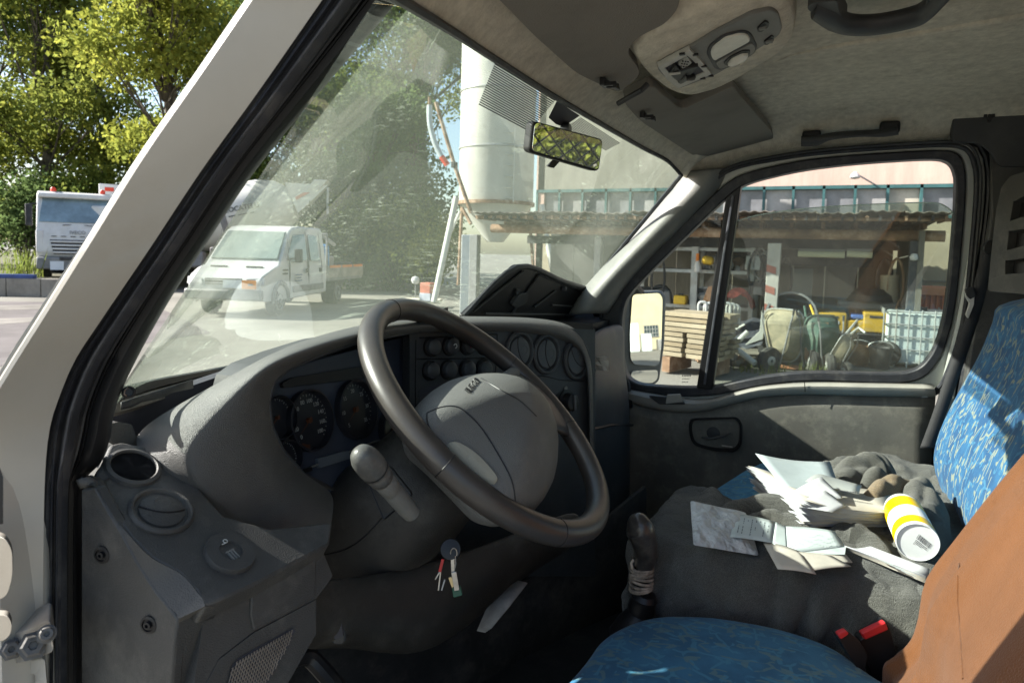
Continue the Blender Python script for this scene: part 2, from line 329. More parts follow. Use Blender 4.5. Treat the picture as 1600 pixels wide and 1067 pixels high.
def glassmat(name, tint, dust, dustcol=(.5, .52, .44), scratch=False, refl=.05, lo=.25, hi=.8):
    m = bpy.data.materials.new(name); m.use_nodes = True; nt = m.node_tree; nt.nodes.clear(); L = nt.links.new
    tr = _n(nt, 'ShaderNodeBsdfTransparent'); tr.inputs[0].default_value = (*tint, 1)
    gl = _n(nt, 'ShaderNodeBsdfGlossy'); gl.inputs['Roughness'].default_value = 0
    lw = _n(nt, 'ShaderNodeLayerWeight'); lw.inputs[0].default_value = .5
    pw = _n(nt, 'ShaderNodeMath', operation='POWER'); L(lw.outputs['Facing'], pw.inputs[0]); pw.inputs[1].default_value = 5
    ma = _n(nt, 'ShaderNodeMath', operation='MULTIPLY_ADD'); L(pw.outputs[0], ma.inputs[0]); ma.inputs[1].default_value = .9; ma.inputs[2].default_value = refl
    mx = _n(nt, 'ShaderNodeMixShader'); L(ma.outputs[0], mx.inputs[0]); L(tr.outputs[0], mx.inputs[1]); L(gl.outputs[0], mx.inputs[2])
    df = _n(nt, 'ShaderNodeBsdfDiffuse'); df.inputs[0].default_value = (*dustcol, 1); tl = _n(nt, 'ShaderNodeBsdfTranslucent'); tl.inputs[0].default_value = (*dustcol, 1)
    dm = _n(nt, 'ShaderNodeMixShader'); dm.inputs[0].default_value = .6; L(df.outputs[0], dm.inputs[1]); L(tl.outputs[0], dm.inputs[2])
    tc = _n(nt, 'ShaderNodeTexCoord'); O = tc.outputs['Object']
    def noise(sc, det=6, st=None, rot=(0, 0, 0), seed=0):
        mp = _n(nt, 'ShaderNodeMapping'); mp.inputs['Rotation'].default_value = rot; mp.inputs['Scale'].default_value = st or (1, 1, 1); mp.inputs['Location'].default_value = (seed, seed, 0); L(O, mp.inputs[0])
        q = _n(nt, 'ShaderNodeTexNoise'); q.inputs['Scale'].default_value = sc; q.inputs['Detail'].default_value = det; q.inputs['Roughness'].default_value = .7; L(mp.outputs[0], q.inputs['Vector']); return q.outputs['Fac']
    def rng(s, a, b, c, d):
        q = _n(nt, 'ShaderNodeMapRange'); L(s, q.inputs[0])
        for i, v in enumerate((a, b, c, d)): q.inputs[i+1].default_value = v
        return q.outputs[0]
    def mth(op, a, b):
        q = _n(nt, 'ShaderNodeMath', operation=op)
        for i, v in enumerate((a, b)):
            if isinstance(v, float): q.inputs[i].default_value = v
            else: L(v, q.inputs[i])
        return q.outputs[0]
    base = rng(noise(3.2), .3, .75, dust*lo, dust*hi)
    spk = mth('MULTIPLY', rng(noise(620, 2), .7, .76, 0., 1.), rng(noise(9, 4, seed=3), .46, .66, 0., .22))
    tot = mth('ADD', base, spk)
    if scratch:
        st = mth('MULTIPLY', rng(noise(230, 2, (.025, 1, 1), (0, math.radians(38), .35)), .58, .66, 0., 1.), rng(noise(4, 3, seed=8), .46, .62, 0., .24))
        tot = mth('ADD', tot, st)
        vo = _n(nt, 'ShaderNodeTexVoronoi', feature='DISTANCE_TO_EDGE'); vo.inputs['Scale'].default_value = 3.1
        nz = _n(nt, 'ShaderNodeTexNoise'); nz.inputs['Scale'].default_value = 30; L(O, nz.inputs['Vector'])
        vm = _n(nt, 'ShaderNodeVectorMath', operation='MULTIPLY_ADD'); L(nz.outputs['Color'], vm.inputs[0]); vm.inputs[1].default_value = (.03,)*3; L(O, vm.inputs[2]); L(vm.outputs[0], vo.inputs['Vector'])
        tot = mth('ADD', tot, mth('MULTIPLY', rng(vo.outputs['Distance'], .0004, .0016, .35, 0.), rng(noise(7, 3, seed=5), .6, .64, 0., 1.)))
        # the two arcs the wipers sweep clean
        geo = O
        for (cx, cy, cz, r) in scratch:
            sb = _n(nt, 'ShaderNodeVectorMath', operation='DISTANCE'); L(geo, sb.inputs[0]); sb.inputs[1].default_value = (cx, cy, cz)
            tot = mth('MULTIPLY', tot, rng(sb.outputs['Value'], r-.003, r+.003, .62, 1.))
            tot = mth('ADD', tot, mth('MULTIPLY', rng(sb.outputs['Value'], r-.004, r, 0., .10), rng(sb.outputs['Value'], r, r+.004, 1., 0.)))
    mx2 = _n(nt, 'ShaderNodeMixShader'); L(tot, mx2.inputs[0]); L(mx.outputs[0], mx2.inputs[1]); L(dm.outputs[0], mx2.inputs[2])
    o = _n(nt, 'ShaderNodeOutputMaterial'); L(mx2.outputs[0], o.inputs[0]); return m
side_glass = glassmat('side_glass', (.93, .96, .94), .06, refl=.04)
low_glass = glassmat('lowered_glass', (.74, .8, .75), .14, (.5, .46, .38), refl=.05)
def mirrormat():
    m = bpy.data.materials.new('mirror'); m.use_nodes = True; b = m.node_tree.nodes['Principled BSDF']; b.inputs['Base Color'].default_value = (.82, .82, .78, 1); b.inputs['Metallic'].default_value = 1; b.inputs['Roughness'].default_value = .01; return m
mirror_m = mirrormat()
# ================================================================== THE CAB SHELL
DOORP = Plane((2.10, 0, 1.35), (1, 0, .13))
cab = thing('truck_cab', 'white light truck cab around the camera, seen through its open driver door', 'truck cab', (1.25, 0, .7))
# --- windscreen -------------------------------------------------------------
WT = [Y(*q) for q in ((596, -14, .33), (640, 12, .355), (700, 48, .39), (770, 93, .42), (850, 143, .44), (930, 190, .445), (1000, 230, .43), (1040, 251, .405), (1062, 274, .375))]
WB = [Y(*q) for q in ((166, 642, .66), (215, 615, .76), (290, 591, .85), (390, 568, .92), (560, 545, .96), (740, 520, .90), (850, 490, .80), (915, 452, .70))]
WTc = resamp(crom(WT, 6), 33, False); WBc = resamp(crom(WB, 6), 33, False)
rows = []
for i in range(13):
    t = i/12
    rows.append([a*(1-t)+b*t+np.array([0, .035, .03])*math.sin(math.pi*t)*math.sin(math.pi*k/32) for k, (a, b) in enumerate(zip(WTc, WBc))])
_sw1 = Y(640, 640, .95); _sw2 = Y(900, 560, .95)
# the arcs: centred on the wiper spindles below the glass
_sp1 = np.array([.80, .88, 1.47]); _sp2 = np.array([1.55, .93, 1.44])
scr_glass = glassmat('windscreen_glass', (.84, .9, .85), .09, (.42, .5, .39), scratch=[(*_sp1, .5), (*_sp2, .47)], refl=.095, lo=.8, hi=1.1)
windscreen = MB().grid(rows).build('windscreen', scr_glass, cab, smooth=True)
WS = bvh_of(windscreen)
# printed shade band of fine lines along the top edge, either side of the mirror
def lerp(a, b, t): return (a[0]+(b[0]-a[0])*t, a[1]+(b[1]-a[1])*t)
sb = MB()
def shade(TL, TR, BL, BR, n, roundl=0, roundr=0):
    for i in range(n):
        for a0, a1 in (((i+.0)/n, (i+.56)/n),):
            inset = lambda q: roundl*(max(0, q-.8)/.2)**2
            L0, R0, L1, R1 = lerp(TL, BL, a0), lerp(TR, BR, a0), lerp(TL, BL, a1), lerp(TR, BR, a1)
            m = 8; P0 = []; P1 = []
            for k in range(m+1):
                P0.append(hit(WS, *lerp(L0, R0, k/m), .0025)); P1.append(hit(WS, *lerp(L1, R1, k/m), .0025))
            if any(p is None for p in P0+P1): continue
            sb.grid([P0, P1])
shade((773, 99), (868, 157), (747, 165), (826, 207), 20)
shade((907, 184), (969, 224), (884, 199), (946, 236), 11)
sb.build('shade_band', ink, windscreen, smooth=False)['kind'] = 'stuff'
pp = [hit(WS, *q, .0025) for q in ((870, 158), (906, 181), (880, 199), (868, 194), (857, 184))]
MB().poly(pp).build('mirror_patch', ink, windscreen, smooth=False)
# rubber edge of the glass
MB().tube([p+np.array([0, -.006, -.002]) for p in crom(WT, 4)], .005, 6).build('windscreen_seal', rubber, cab)
MB().tube([p+np.array([-.004, -.006, 0]) for p in [WTc[-1]*(1-t)+WBc[-1]*t for t in (0, .25, .5, .75, 1)]], .006, 6).build('windscreen_seal', rubber, cab)
# --- headlining -------------------------------------------------------------
_tx = np.array([p[0] for p in WTc]); _ty = np.array([p[1] for p in WTc]); _tz = np.array([p[2] for p in WTc])
ZR = 2.09
_dt = [DOORP.at(u, v, .03) for u, v in ((1095, 280), (1150, 258), (1200, 246), (1300, 236), (1400, 230), (1490, 227), (1560, 224))]
_dy = np.array([p[1] for p in _dt])[::-1]; _dz = np.array([p[2] for p in _dt])[::-1]; _dx = np.array([p[0] for p in _dt])[::-1]
def smin(a, b, k=.03):
    h = max(0., min(1., .5+.5*(b-a)/k)); return b*(1-h)+a*h-k*h*(1-h)
def roofz(x, y):
    zf = np.interp(x, _tx, _tz); yf = np.interp(x, _tx, _ty); s = max(0, yf-y)
    a = zf+(ZR-zf)*(1-math.exp(-s/.12))
    zt = np.interp(y, _dy, _dz); xd = 2.035
    b = zt+(ZR+.03-zt)*(1-math.exp(-max(0, xd-x)/.09))
    c = 1.93+(ZR+.03-1.93)*(1-math.exp(-max(0, x-.47)/.09))
    return smin(smin(a, b), c)
rows = []
for j in range(44):
    r_ = []
    for i in range(44):
        x = .47+(2.035-.47)*(i/43); yf = np.interp(x, _tx, _ty)-.003
        s = (j/43)**1.6*1.35
        r_.append((x, yf-s, roofz(x, yf-s)))
    rows.append(r_)
headlining = MB().grid(rows).build('headlining', felt, cab, solid=.03)
HL = bvh_of(headlining)
# pressed crease in the headlining
cp = [hit(HL, u, v, -.002) for u, v in ((1212, 96), (1240, 85), (1290, 74), (1345, 64), (1420, 53), (1500, 40), (1570, 28), (1640, 14))]
cp = [p for p in cp if p is not None]
MB().tube(cp, [.0015, .004, .007, .0075, .0075, .0075, .0075, .007][:len(cp)], 8).build('headlining_crease', felt, headlining)
# padded bulge that carries the roof console
VIS = Plane((1.2, .42, 1.972), (0, .24, 1))
bul = rnd([(985, 84), (1003, 62), (1060, 30), (1150, -8), (1225, -10), (1250, 20), (1243, 62), (1222, 84), (1150, 127), (1120, 142), (1075, 154), (1044, 145), (1008, 116)], 22, 4)
b0 = VIS.pts(bul, .012); cen = sum(b0)/len(b0)
rows = []
for sc_, off in ((1.06, .05), (1.0, .014), (.97, .004), (.93, 0.0), (.6, -.001), (.01, -.001)):
    rows.append([cen+(p-cen)*sc_+VIS.n*(-off-.0) for p in b0])
MB().grid(rows, closed=True).build('console_bulge', felt, headlining, ang=80)
# roof skin above, so no light leaks
MB().box((1.25, -.3, 2.19), (1.66, 1.75, .04)).build('roof_skin', paint, cab, bevel=.015)
# --- driver side door opening: white jamb, rubber seals, trim ----------------
def cv(P): return crom(P, 5)
Lm = [(470, -110), (398, -10), (310, 118), (222, 245), (143, 372), (65, 497), (8, 588), (-45, 680), (-70, 760), (-80, 880), (-82, 1000), (-82, 1110)]
Mm = [(590, -110), (519, -10), (410, 146), (322, 267), (240, 390), (166, 498), (124, 562), (100, 620), (86, 668), (80, 740), (78, 880), (77, 1110)]
Rm = [(700, -110), (632, -10), (530, 110), (405, 260), (325, 378), (262, 475), (207, 575), (180, 640), (172, 690), (150, 738), (128, 770), (128, 1110)]
def xs(v, a, b): 
    t = min(1, max(0, v/640)); return a+(b-a)*t
def path(L, a, b, n=60, dx=0): 
    q = resamp(crom(L, 5), n, False); return [X(u+dx, v, xs(v, a, b)) for u, v in q]
pL = path(Lm, .41, .335); pM = path(Mm, .45, .40); pR = path(Rm, .52, .455)
fwd = np.array([0, .05, 0])
cols = []
for a, m in zip(pL, pM):
    out = np.array([-.3, .95, 0])
    dv_ = (a-CAM)/np.linalg.norm(a-CAM); lf = -RT*.004
    cols.append([a+dv_*.055+RT*.01, a+dv_*.03+lf*.2, a+dv_*.012+lf, a+dv_*.003+lf*.6, a+(m-a)*.03, a+(m-a)*.07, a+(m-a)*.3, a+(m-a)*.7, a+(m-a)*.93, m+np.array([.0, .012, 0]), m+np.array([.01, .05, 0])])
MB().grid(cols).build('door_pillar', paint, cab, solid=.012, ang=40)
# weather strip: a ribbed rubber profile lofted along the opening
def loft(A, B, prof, name, m, parent=cab, solid=.01):
    rows = []
    for a, b in zip(A, B):
        d = b-a; wd = np.linalg.norm(d); n = CAM-(a+b)/2; n /= np.linalg.norm(n)
        rows.append([a+d*s+n*h for s, h in prof])
    return MB().grid(rows).build(name, m, parent, solid=solid, ang=50)
pN = [m+(r-m)*.44 for m, r in zip(pM, pR)]
loft(pM, pN, [(0, -.012), (.02, .0), (.12, .004), (.25, .001), (.28, -.003), (.31, .001), (.36, .006), (.5, .009), (.6, .006), (.64, .0), (.68, -.003), (.72, .001), (.85, .004), (.97, .0), (1, -.012)], 'weather_strip', [rubber])
loft([m+(r-m)*.155 for m, r in zip(pM, pR)], [m+(r-m)*.265 for m, r in zip(pM, pR)], [(0, .004), (.2, .0092), (.5, .0105), (.8, .0092), (1, .004)], 'weather_strip_lip', rubber2)
pQ = [m+(r-m)*.455 for m, r in zip(pM, pR)]
loft(pQ, pR, [(0, -.012), (.02, -.003), (.06, .0), (.08, -.002), (.1, .0), (.16, .002), (.18, .0), (.2, .002), (.5, .012), (.8, .011), (.93, .004), (.99, -.004), (1, -.02)], 'pillar_trim', plastic_bk)
# hinge area low on the jamb
cover_p = mat('cover_beige', (.17, .155, .13), .5, .06, 8, dirt=(.1, .085, .06), dirtamt=.4, ds=12); hinge_m = mat('hinge_steel', (.13, .125, .12), .5, .25, 40, .2, 90, dirt=(.05, .04, .03), dirtamt=.8, ds=40, metal=.2)
MB().prism([X(u, v, .335) for u, v in rnd([(-30, 838), (6, 838), (19, 858), (20, 900), (10, 935), (-30, 940)], 14)], (.006, .01, 0)).build('hinge_cover', cover_p, cab, bevel=.002)
MB().prism([X(u, v, .335) for u, v in rnd([(-30, 960), (12, 961), (19, 975), (16, 992), (4, 1002), (-30, 1003)], 10)], (.006, .01, 0)).build('hinge_cover', cover_p, cab, bevel=.002)
hp = MB().prism([X(u, v, .372) for u, v in rnd([(-20, 1000), (40, 985), (78, 967), (84, 1018), (40, 1034), (-20, 1042)], 8)], (.02, .03, 0)).build('door_hinge', mat('hinge_paint', (.3, .28, .25), .5, .2, 30, .1, 80, dirt=(.08, .07, .06), dirtamt=.8, ds=30), cab, bevel=.002)
for (u, v, r_) in ((18, 1014, .0075), (52, 1008, .010), (73, 990, .006)):
    o_ = X(u, v, .366); ax_ = CAM-o_
    MB().lathe(o_, ax_, [(r_*1.3, -.004), (r_*1.3, .001), (r_, .0015), (r_, .006), (r_*.8, .0075), (r_*.4, .0075), (r_*.35, .005)], 6 if r_ > .007 else 14).build('bolt', hinge_m, hp, smooth=True)
MB().prism([X(u, v, .385) for u, v in rnd([(-10, 1042), (70, 1028), (76, 1100), (55, 1100), (55, 1052), (10, 1058), (5, 1100), (-10, 1100)], 6)], (.03, .05, 0)).build('hinge_bracket', paint, cab, bevel=.002)
MB().prism([X(u, v, .44) for u, v in ((-90, 960), (90, 930), (90, 1200), (-90, 1200))], (.02, .03, 0)).build('sill_panel', plastic_bk, cab)
MB().prism([X(u, v, .30) for u, v in ((-40, 725), (0, 730), (5, 745), (5, 818), (-40, 830))], (-.005, .008, 0)).build('door_check', plastic_bk, cab)
# --- passenger pillar trim ---------------------------------------------------
st = [((1062, 268), (1150, 262)), ((1056, 290), (1133, 293)), ((1030, 320), (1106, 322)), ((985, 370), (1060, 366)), ((948, 410), (1020, 403)), ((905, 458), (978, 448)), ((880, 490), (950, 490))]
rows = []
for L_, R_ in st:
    row = []
    for s, x in ((0, 2.12), (.02, 2.07), (.12, 2.015), (.3, 1.985), (.5, 1.98), (.7, 1.995), (.9, 2.03), (1, 2.06)):
        u, v = lerp(L_, R_, s); row.append(X(u, v, x))
    rows.append(row)
pt = MB().grid([crom(list(r_), 3) for r_ in list(map(list, zip(*[crom(list(c), 4) for c in zip(*rows)])))]).build('pillar_trim', plastic_gr, cab, solid=.006, ang=70)
MB().lathe(X(1083, 299, 1.985), CAM-X(1083, 299, 2.0), [(.0, 0), (.0085, .0005), (.0105, -.001)], 16).build('plug_hole', plastic_bk, pt)
# lower pillar foot beside the passenger dash
MB().prism([X(u, v, 2.06) for u, v in ((940, 470), (985, 440), (972, 480), (968, 560), (985, 600), (990, 640), (930, 620))], (.05, .02, 0)).build('pillar_foot', plastic_bk, cab, bevel=.008)
# --- B pillar, right of the passenger door ------------------------------------
def strip(name, m, L_, R_, xo, th=.03, prof=((0, -.01), (.06, 0), (.5, .004), (.94, 0), (1, -.01))):
    A = [DOORP.at(u, v, xo) for u, v in resamp(crom(L_, 5), 26, False)]; B = [DOORP.at(u, v, xo) for u, v in resamp(crom(R_, 5), 26, False)]
    return loft(A, B, prof, name, m, cab, solid=th)
strip('body_frame', paint_in, [(1478, 226), (1512, 236), (1527, 262), (1523, 330), (1498, 480), (1470, 600), (1452, 680)], [(1490, 214), (1522, 226), (1538, 258), (1537, 330), (1518, 470), (1496, 600), (1478, 700)], .015)
strip('frame_seal', rubber, [(1490, 213), (1524, 225), (1540, 258), (1539, 330), (1520, 470), (1498, 600), (1480, 700)], [(1496, 206), (1531, 219), (1548, 256), (1547, 330), (1529, 470), (1508, 600), (1490, 700)], .02)
MB().prism([X(u, v, 1.99) for u, v in ((1547, 236), (1660, 226), (1660, 760), (1470, 760), (1508, 600), (1530, 470), (1549, 330))], (.04, .0, 0)).build('pillar_panel', plastic_side, cab, bevel=.004)
ct = MB().prism([X(u, v, 1.975) for u, v in rnd([(1486, 222), (1490, 170), (1500, 152), (1530, 138), (1590, 129), (1700, 120), (1700, 262), (1560, 262), (1548, 240), (1530, 226)], 9)], (.03, 0, .01)).build('corner_trim', plastic_dk, cab, bevel=.004)
ch_ = MB()
for q in ((1540, 176), (1546, 183), (1552, 176)): ch_.box(X(*q, 1.972), (.008, .007, .022))
ch_.build('coat_hook', plastic_bk, ct, bevel=.001)
MB().box(X(1583, 142, 1.972), (.01, .035, .04)).build('trim_clip', plastic_dk, ct, bevel=.004)
# --- rear wall with a guarded window (seen in the mirror), floor, far side ----
yb = -.88
rw = MB(); W0 = [(.9, 1.56), (1.85, 1.56), (1.85, 1.99), (.9, 1.99)]; O0 = [(.4, .8), (2.15, .8), (2.15, 2.15), (.4, 2.15)]
rw.ring([(x, yb, z) for x, z in O0], [(x, yb, z) for x, z in W0], (0, -.04, 0)); rwo = rw.build('rear_wall', felt_dk, cab, smooth=False)
MB().box((1.375, yb-.02, 1.775), (.96, .004, .44)).build('rear_window', side_glass, rwo, smooth=False)
lat = MB()
for k in range(-16, 30):
    for s in (-1, 1):
        x0 = .9+k*.062
        p, q = (x0, yb-.05, 1.55), (x0+s*.45, yb-.05, 2.0)
        t0, t1 = 0., 1.
        for e, sg in ((.9, 1), (1.86, -1)):
            pass
        pts = [np.array(p)+(np.array(q)-np.array(p))*t for t in np.linspace(0, 1, 10)]
        pts = [c for c in pts if .9 <= c[0] <= 1.86]
        if len(pts) > 1: lat.tube([pts[0], pts[-1]], .0035, 5)
lat.build('window_guard', plastic_bk, rwo)['kind'] = 'stuff'
MB().box((1.25, -.05, .80), (1.75, 1.75, .03)).build('cab_floor', floorm, cab, smooth=False)
MB().box((1.28, .98, 1.13), (1.72, .03, .66)).build('bulkhead', plastic_bk, cab, smooth=False)
MB().box((2.2, -.05, .98), (.04, 2.2, .56)).build('outer_sill', plastic_bk, cab, smooth=False)
MB().box((.385, .90, 1.12), (.05, .46, .78)).build('wing_sun_block', paint, cab, smooth=False)  # out of view, added to keep the sun off the driver side panel
MB().box((2.01, .76, 1.29), (.22, .32, .42)).build('dash_end_sun_block', plastic_bk, cab, smooth=False)  # added blocker: stops a sliver of sun on the door trim
MB().box((2.19, .86, 1.3), (.04, .42, .46)).build('cowl_side', plastic_bk, cab, smooth=False)
MB().box((2.16, -.2, 1.0), (.04, 1.9, .5)).build('passenger_sill', plastic_bk, cab, smooth=False)
MB().box((2.12, -.66, 1.6), (.04, .5, .9)).build('side_wall', plastic_gr, cab, smooth=False)
# floor mat & tunnel
fm = []
for i in range(9):
    fm.append([(.5+.16*k, -.3+.13*i, .83+.012*math.sin(k*1.7+i*.9)+.008*math.sin(k*3.1-i*2.2)) for k in range(10)])
MB().grid(fm).build('rubber_mat', floorm, cab, solid=.01, sub=1)
# ================================================================== PASSENGER DOOR
door = thing('passenger_door', 'closed passenger door with half lowered window and grimy grey trim', 'door', (2.1, 0, .9))
Lin = [(1135, 308), (1166, 286), (1250, 266), (1340, 255), (1466, 247), (1488, 256), (1496, 285), (1480, 480), (1462, 545), (1440, 575), (1405, 585), (1260, 580), (1180, 590), (1105, 607), (1000, 603), (978, 590), (970, 560), (972, 475), (1000, 440)]
Lout = [(1126, 292), (1160, 270), (1250, 250), (1340, 241), (1480, 233), (1504, 243), (1512, 285), (1495, 480), (1475, 552), (1448, 590), (1408, 601), (1260, 594), (1180, 604), (1105, 621), (1000, 617), (964, 602), (956, 562), (958, 472), (988, 428)]
Wout = [(1120, 276), (1155, 259), (1250, 242), (1340, 234), (1486, 225), (1516, 234), (1529, 280), (1510, 480), (1490, 560), (1466, 614), (1410, 618), (1260, 612), (1180, 620), (1105, 640), (990, 640), (950, 620), (942, 565), (944, 465), (975, 418)]
def lp(L, n=120, off=0., rr=10): 
    out = []
    for i, (a, b) in enumerate(zip(L, L[1:]+L[:1])):
        m = 6
        for k in range(m): out.append(lerp(a, b, k/m))
    out = [tuple(np.mean([out[(i+j) % len(out)] for j in range(-2, 3)], axis=0)) for i in range(len(out))]
    return DOORP.pts(out, off)
MB().ring(lp(Wout, off=0), lp(Lout, off=0), (.05, 0, 0)).build('window_frame', paint_in, door, bevel=.004)
MB().ring(lp(Lout, off=.012), lp(Lin, off=.012), (.045, 0, 0)).build('window_seal', rubber, door, bevel=.004)
# outer rubber line on the body
wl = lp(Wout, off=.016)
MB().ringtube(wl, .006, 8).build('door_seal', rubber, door)
MB().ringtube([p+np.array([-.004, 0, 0])+(p-sum(wl)/len(wl))*.018 for p in wl], .004, 8).build('door_seal', plastic_dk, door)
dv = [(1134, 309), (1158, 289), (1113, 609), (1088, 607)]
MB().prism(DOORP.pts(dv, .016), (.04, 0, 0)).build('divider_bar', plastic_bk, door, bevel=.004)
MB().tube(DOORP.pts([(1145, 305), (1101, 600)], .02), .004, 6).build('divider_lip', rubber2, door)
# glass: fixed quarter light and the half lowered pane
MB().prism(DOORP.pts([(1132, 306), (1092, 610), (995, 607), (972, 590), (965, 560), (968, 470)], -.012), (.003, 0, 0)).build('quarter_glass', side_glass, door, smooth=False)
ge = [(1145, 348), (1152, 345), (1185, 336), (1240, 328), (1310, 322), (1400, 318), (1458, 317), (1476, 322), (1488, 332), (1492, 345)]
gl_ = DOORP.pts([tuple(q) for q in crom(ge, 3)]+[(1480, 560), (1440, 590), (1250, 595), (1100, 620)], -.02)
pane = MB().prism(gl_, (.004, 0, 0)).build('window_glass', low_glass, door, smooth=False)
ed = mat('glass_edge', (.55, .68, .62), .2, 0, spec=.6)
MB().tube([p+np.array([-.001, 0, 0]) for p in DOORP.pts([tuple(q) for q in crom(ge, 3)], -.02)], .0016, 6).build('glass_edge', ed, pane)
# etched mark on the quarter light: rows of tiny bars too small to read
em = MB()
for k in range(3):
    for j in range(6-k):
        em.poly([DOORP.at(1066+j*2.4+dx, 586+k*5+dy, -.008) for dx, dy in ((0, 0), (1.6, .1), (1.6, 1.4+.6*(k == 0)), (0, 1.3+.6*(k == 0)))])
em.build('etched_mark', ink, door, smooth=False)
# trim: ledge and panel
le = [(975, 606), (1030, 616), (1100, 624), (1150, 612), (1190, 603), (1260, 597), (1360, 598), (1458, 600)]
lf = [(970, 618), (1028, 634), (1090, 637), (1150, 623), (1190, 614), (1260, 610), (1360, 612), (1462, 614)]
n_ = 30
A = resamp(crom(le, 4), n_, False); B = resamp(crom(lf, 4), n_, False)
rows = [[DOORP.at(*q, .012) for q in A], [DOORP.at(a[0], a[1]+2, .04) for a in A], [DOORP.at(*lerp(a, b, .5), .058) for a, b in zip(A, B)], [DOORP.at(*b, .056) for b in B], [DOORP.at(b[0], b[1]+5, .044) for b in B], [DOORP.at(b[0], b[1]+8, .03) for b in B]]
MB().grid(rows).build('ledge', ledge, door, solid=.01, ang=60)
MB().tube(DOORP.pts([(1257, 597), (1258, 612)], .061), .0012, 5).build('ledge_joint', plastic_bk, door)
MB().prism(DOORP.pts(rnd([(1012, 618), (1060, 622), (1072, 632), (1030, 632)], 4), .062), (.01, 0, 0)).build('lock_pull', plastic_dk, door, bevel=.001)
MB().prism(DOORP.pts([(1042, 617), (1062, 616), (1068, 628), (1040, 631)], .07), (.012, 0, 0)).build('lock_flap', ledge, door, bevel=.001)
rows = []
for j in range(10):
    t = j/9; row = []
    for i in range(24):
        b = B[int(i*(n_-1)/23)]
        u = b[0]-(1 if i < 24 else 0)*t*(14 if i == 23 else 6); v = b[1]+6+(860-b[1])*t**1.1
        row.append(DOORP.at(u, v, .034+.006*math.sin(min(1, t*3)*math.pi)))
    rows.append(row)
MB().grid(rows).build('trim_panel', doortrim, door, solid=.02)
# inner handle in its dark dished bezel
bz = rnd([(1078, 656), (1150, 653), (1158, 664), (1157, 696), (1148, 705), (1115, 703), (1084, 694), (1078, 676)], 9)
c0 = DOORP.pts(bz, .043); cc = sum(c0)/len(c0)
hb = MB().grid([[cc+(p-cc)*s+DOORP.n*h for p in c0] for s, h in ((1.06, -.006), (1.03, .004), (.98, .004), (.93, -.004), (.86, -.012), (.01, -.012))], closed=True).build('handle_bezel', plastic_bk, door, ang=60)
MB().tube(DOORP.pts([(1096, 683), (1112, 685), (1130, 681), (1142, 676)], .045), [.004, .007, .007, .004], 8, flat=.5).build('door_handle', plastic_dk, hb)
MB().box(DOORP.at(1136, 697, .05), (.004, .03, .003)).build('handle_mark', metal, hb)
MB().lathe(DOORP.at(1115, 676, .036), DOORP.n, [(.02, 0), (.02, .004), (.012, .006), (0.001, .006)], 18).build('lock_dial', plastic_dk, hb)
sc_ = MB()
for j in range(3): sc_.poly([DOORP.at(1440+j*3.4+dx, 619+dy, .0425) for dx, dy in ((0, 0), (2.4, 0), (2.4, 2.2), (0, 2.2))])
sc_.build('trim_mark', paper, door, smooth=False)
# ---- passenger wing mirror outside the quarter light
wm = thing('wing_mirror', 'upright black wing mirror outside the quarter light, with a small lower glass', 'wing mirror', X(1012, 600, 2.36))
nm = np.array([-.75, -1.15, .105]); MP = Plane(X(1012, 520, 2.36), nm)
ho = rnd([(981, 456), (1036, 453), (1043, 462), (1040, 540), (1032, 596), (1022, 603), (984, 600), (974, 585), (972, 520), (976, 470)], 9)
MB().prism(MP.pts(ho, 0), -MP.n*.09).build('housing', mat('mirror_housing', (.12, .125, .13), .4, .1, 8), wm, bevel=.012, seg=3)
for P_ in (rnd([(988, 460), (1030, 458), (1035, 466), (1033, 540), (1030, 568), (1024, 572), (990, 569), (985, 560), (984, 520)], 7), rnd([(987, 579), (1028, 578), (1027, 592), (1020, 598), (990, 598), (985, 592)], 5)):
    MB().prism(MP.pts(P_, .004), MP.n*.001).build('mirror_glass', mirror_m, wm, smooth=False)
MB().tube([MP.at(1012, 470, -.05), X(985, 440, 2.25), X(968, 470, 2.14)], .014, 8).build('mirror_arm', plastic_bk, wm)
MB().tube([MP.at(1012, 590, -.05), X(985, 612, 2.25), X(965, 605, 2.14)], .014, 8).build('mirror_arm', plastic_bk, wm)

# ================================================================== ROOF FITTINGS
def slab(name, P, pl, off, th, m, parent, r=8, bevel=.004, seg=2):
    pts = pl.pts(rnd(P, r, 4) if r else P, off)
    return MB().prism(pts, -pl.n*th).build(name, m, parent, bevel=bevel, seg=seg)
v1 = thing('sun_visor', 'driver sun visor of dark grey cloth, folded up at the top edge of the photo', 'sun visor', VIS.at(900, 60, .02), group='sun visors')
slab('visor_pad', [(740, -40), (835, 57), (900, 115), (967, 147), (1004, 116), (978, 82), (998, 58), (1040, 38), (1061, 14), (1066, -40)], VIS, .012, .02, felt_dk, v1, 14, .008, 3)
v2 = thing('sun_visor', 'passenger sun visor of dark grey cloth, folded up beyond the roof console', 'sun visor', VIS.at(1100, 210, .02), group='sun visors')
slab('visor_pad', [(972, 158), (1005, 141), (1020, 135), (1064, 173), (1146, 135), (1151, 143), (1211, 212), (1201, 231), (1174, 246), (1117, 250), (1107, 255), (1085, 245), (1000, 190)], VIS, .012, .02, felt_dk, v2, 12, .008, 3)
def clip(par, u, v):
    b = MB(); p = VIS.at(u, v, .02)
    b.box(p, (.026, .008, .012)); b.box(p+np.array([.008, -.012, -.004]), (.006, .02, .006)); b.box(p+np.array([-.008, -.012, -.004]), (.006, .02, .006)); b.box(p+np.array([0, -.02, -.008]), (.02, .006, .006))
    b.build('visor_clip', plastic_bk, par, bevel=.001)
clip(v1, 944, 130); clip(v2, 1005, 181); 
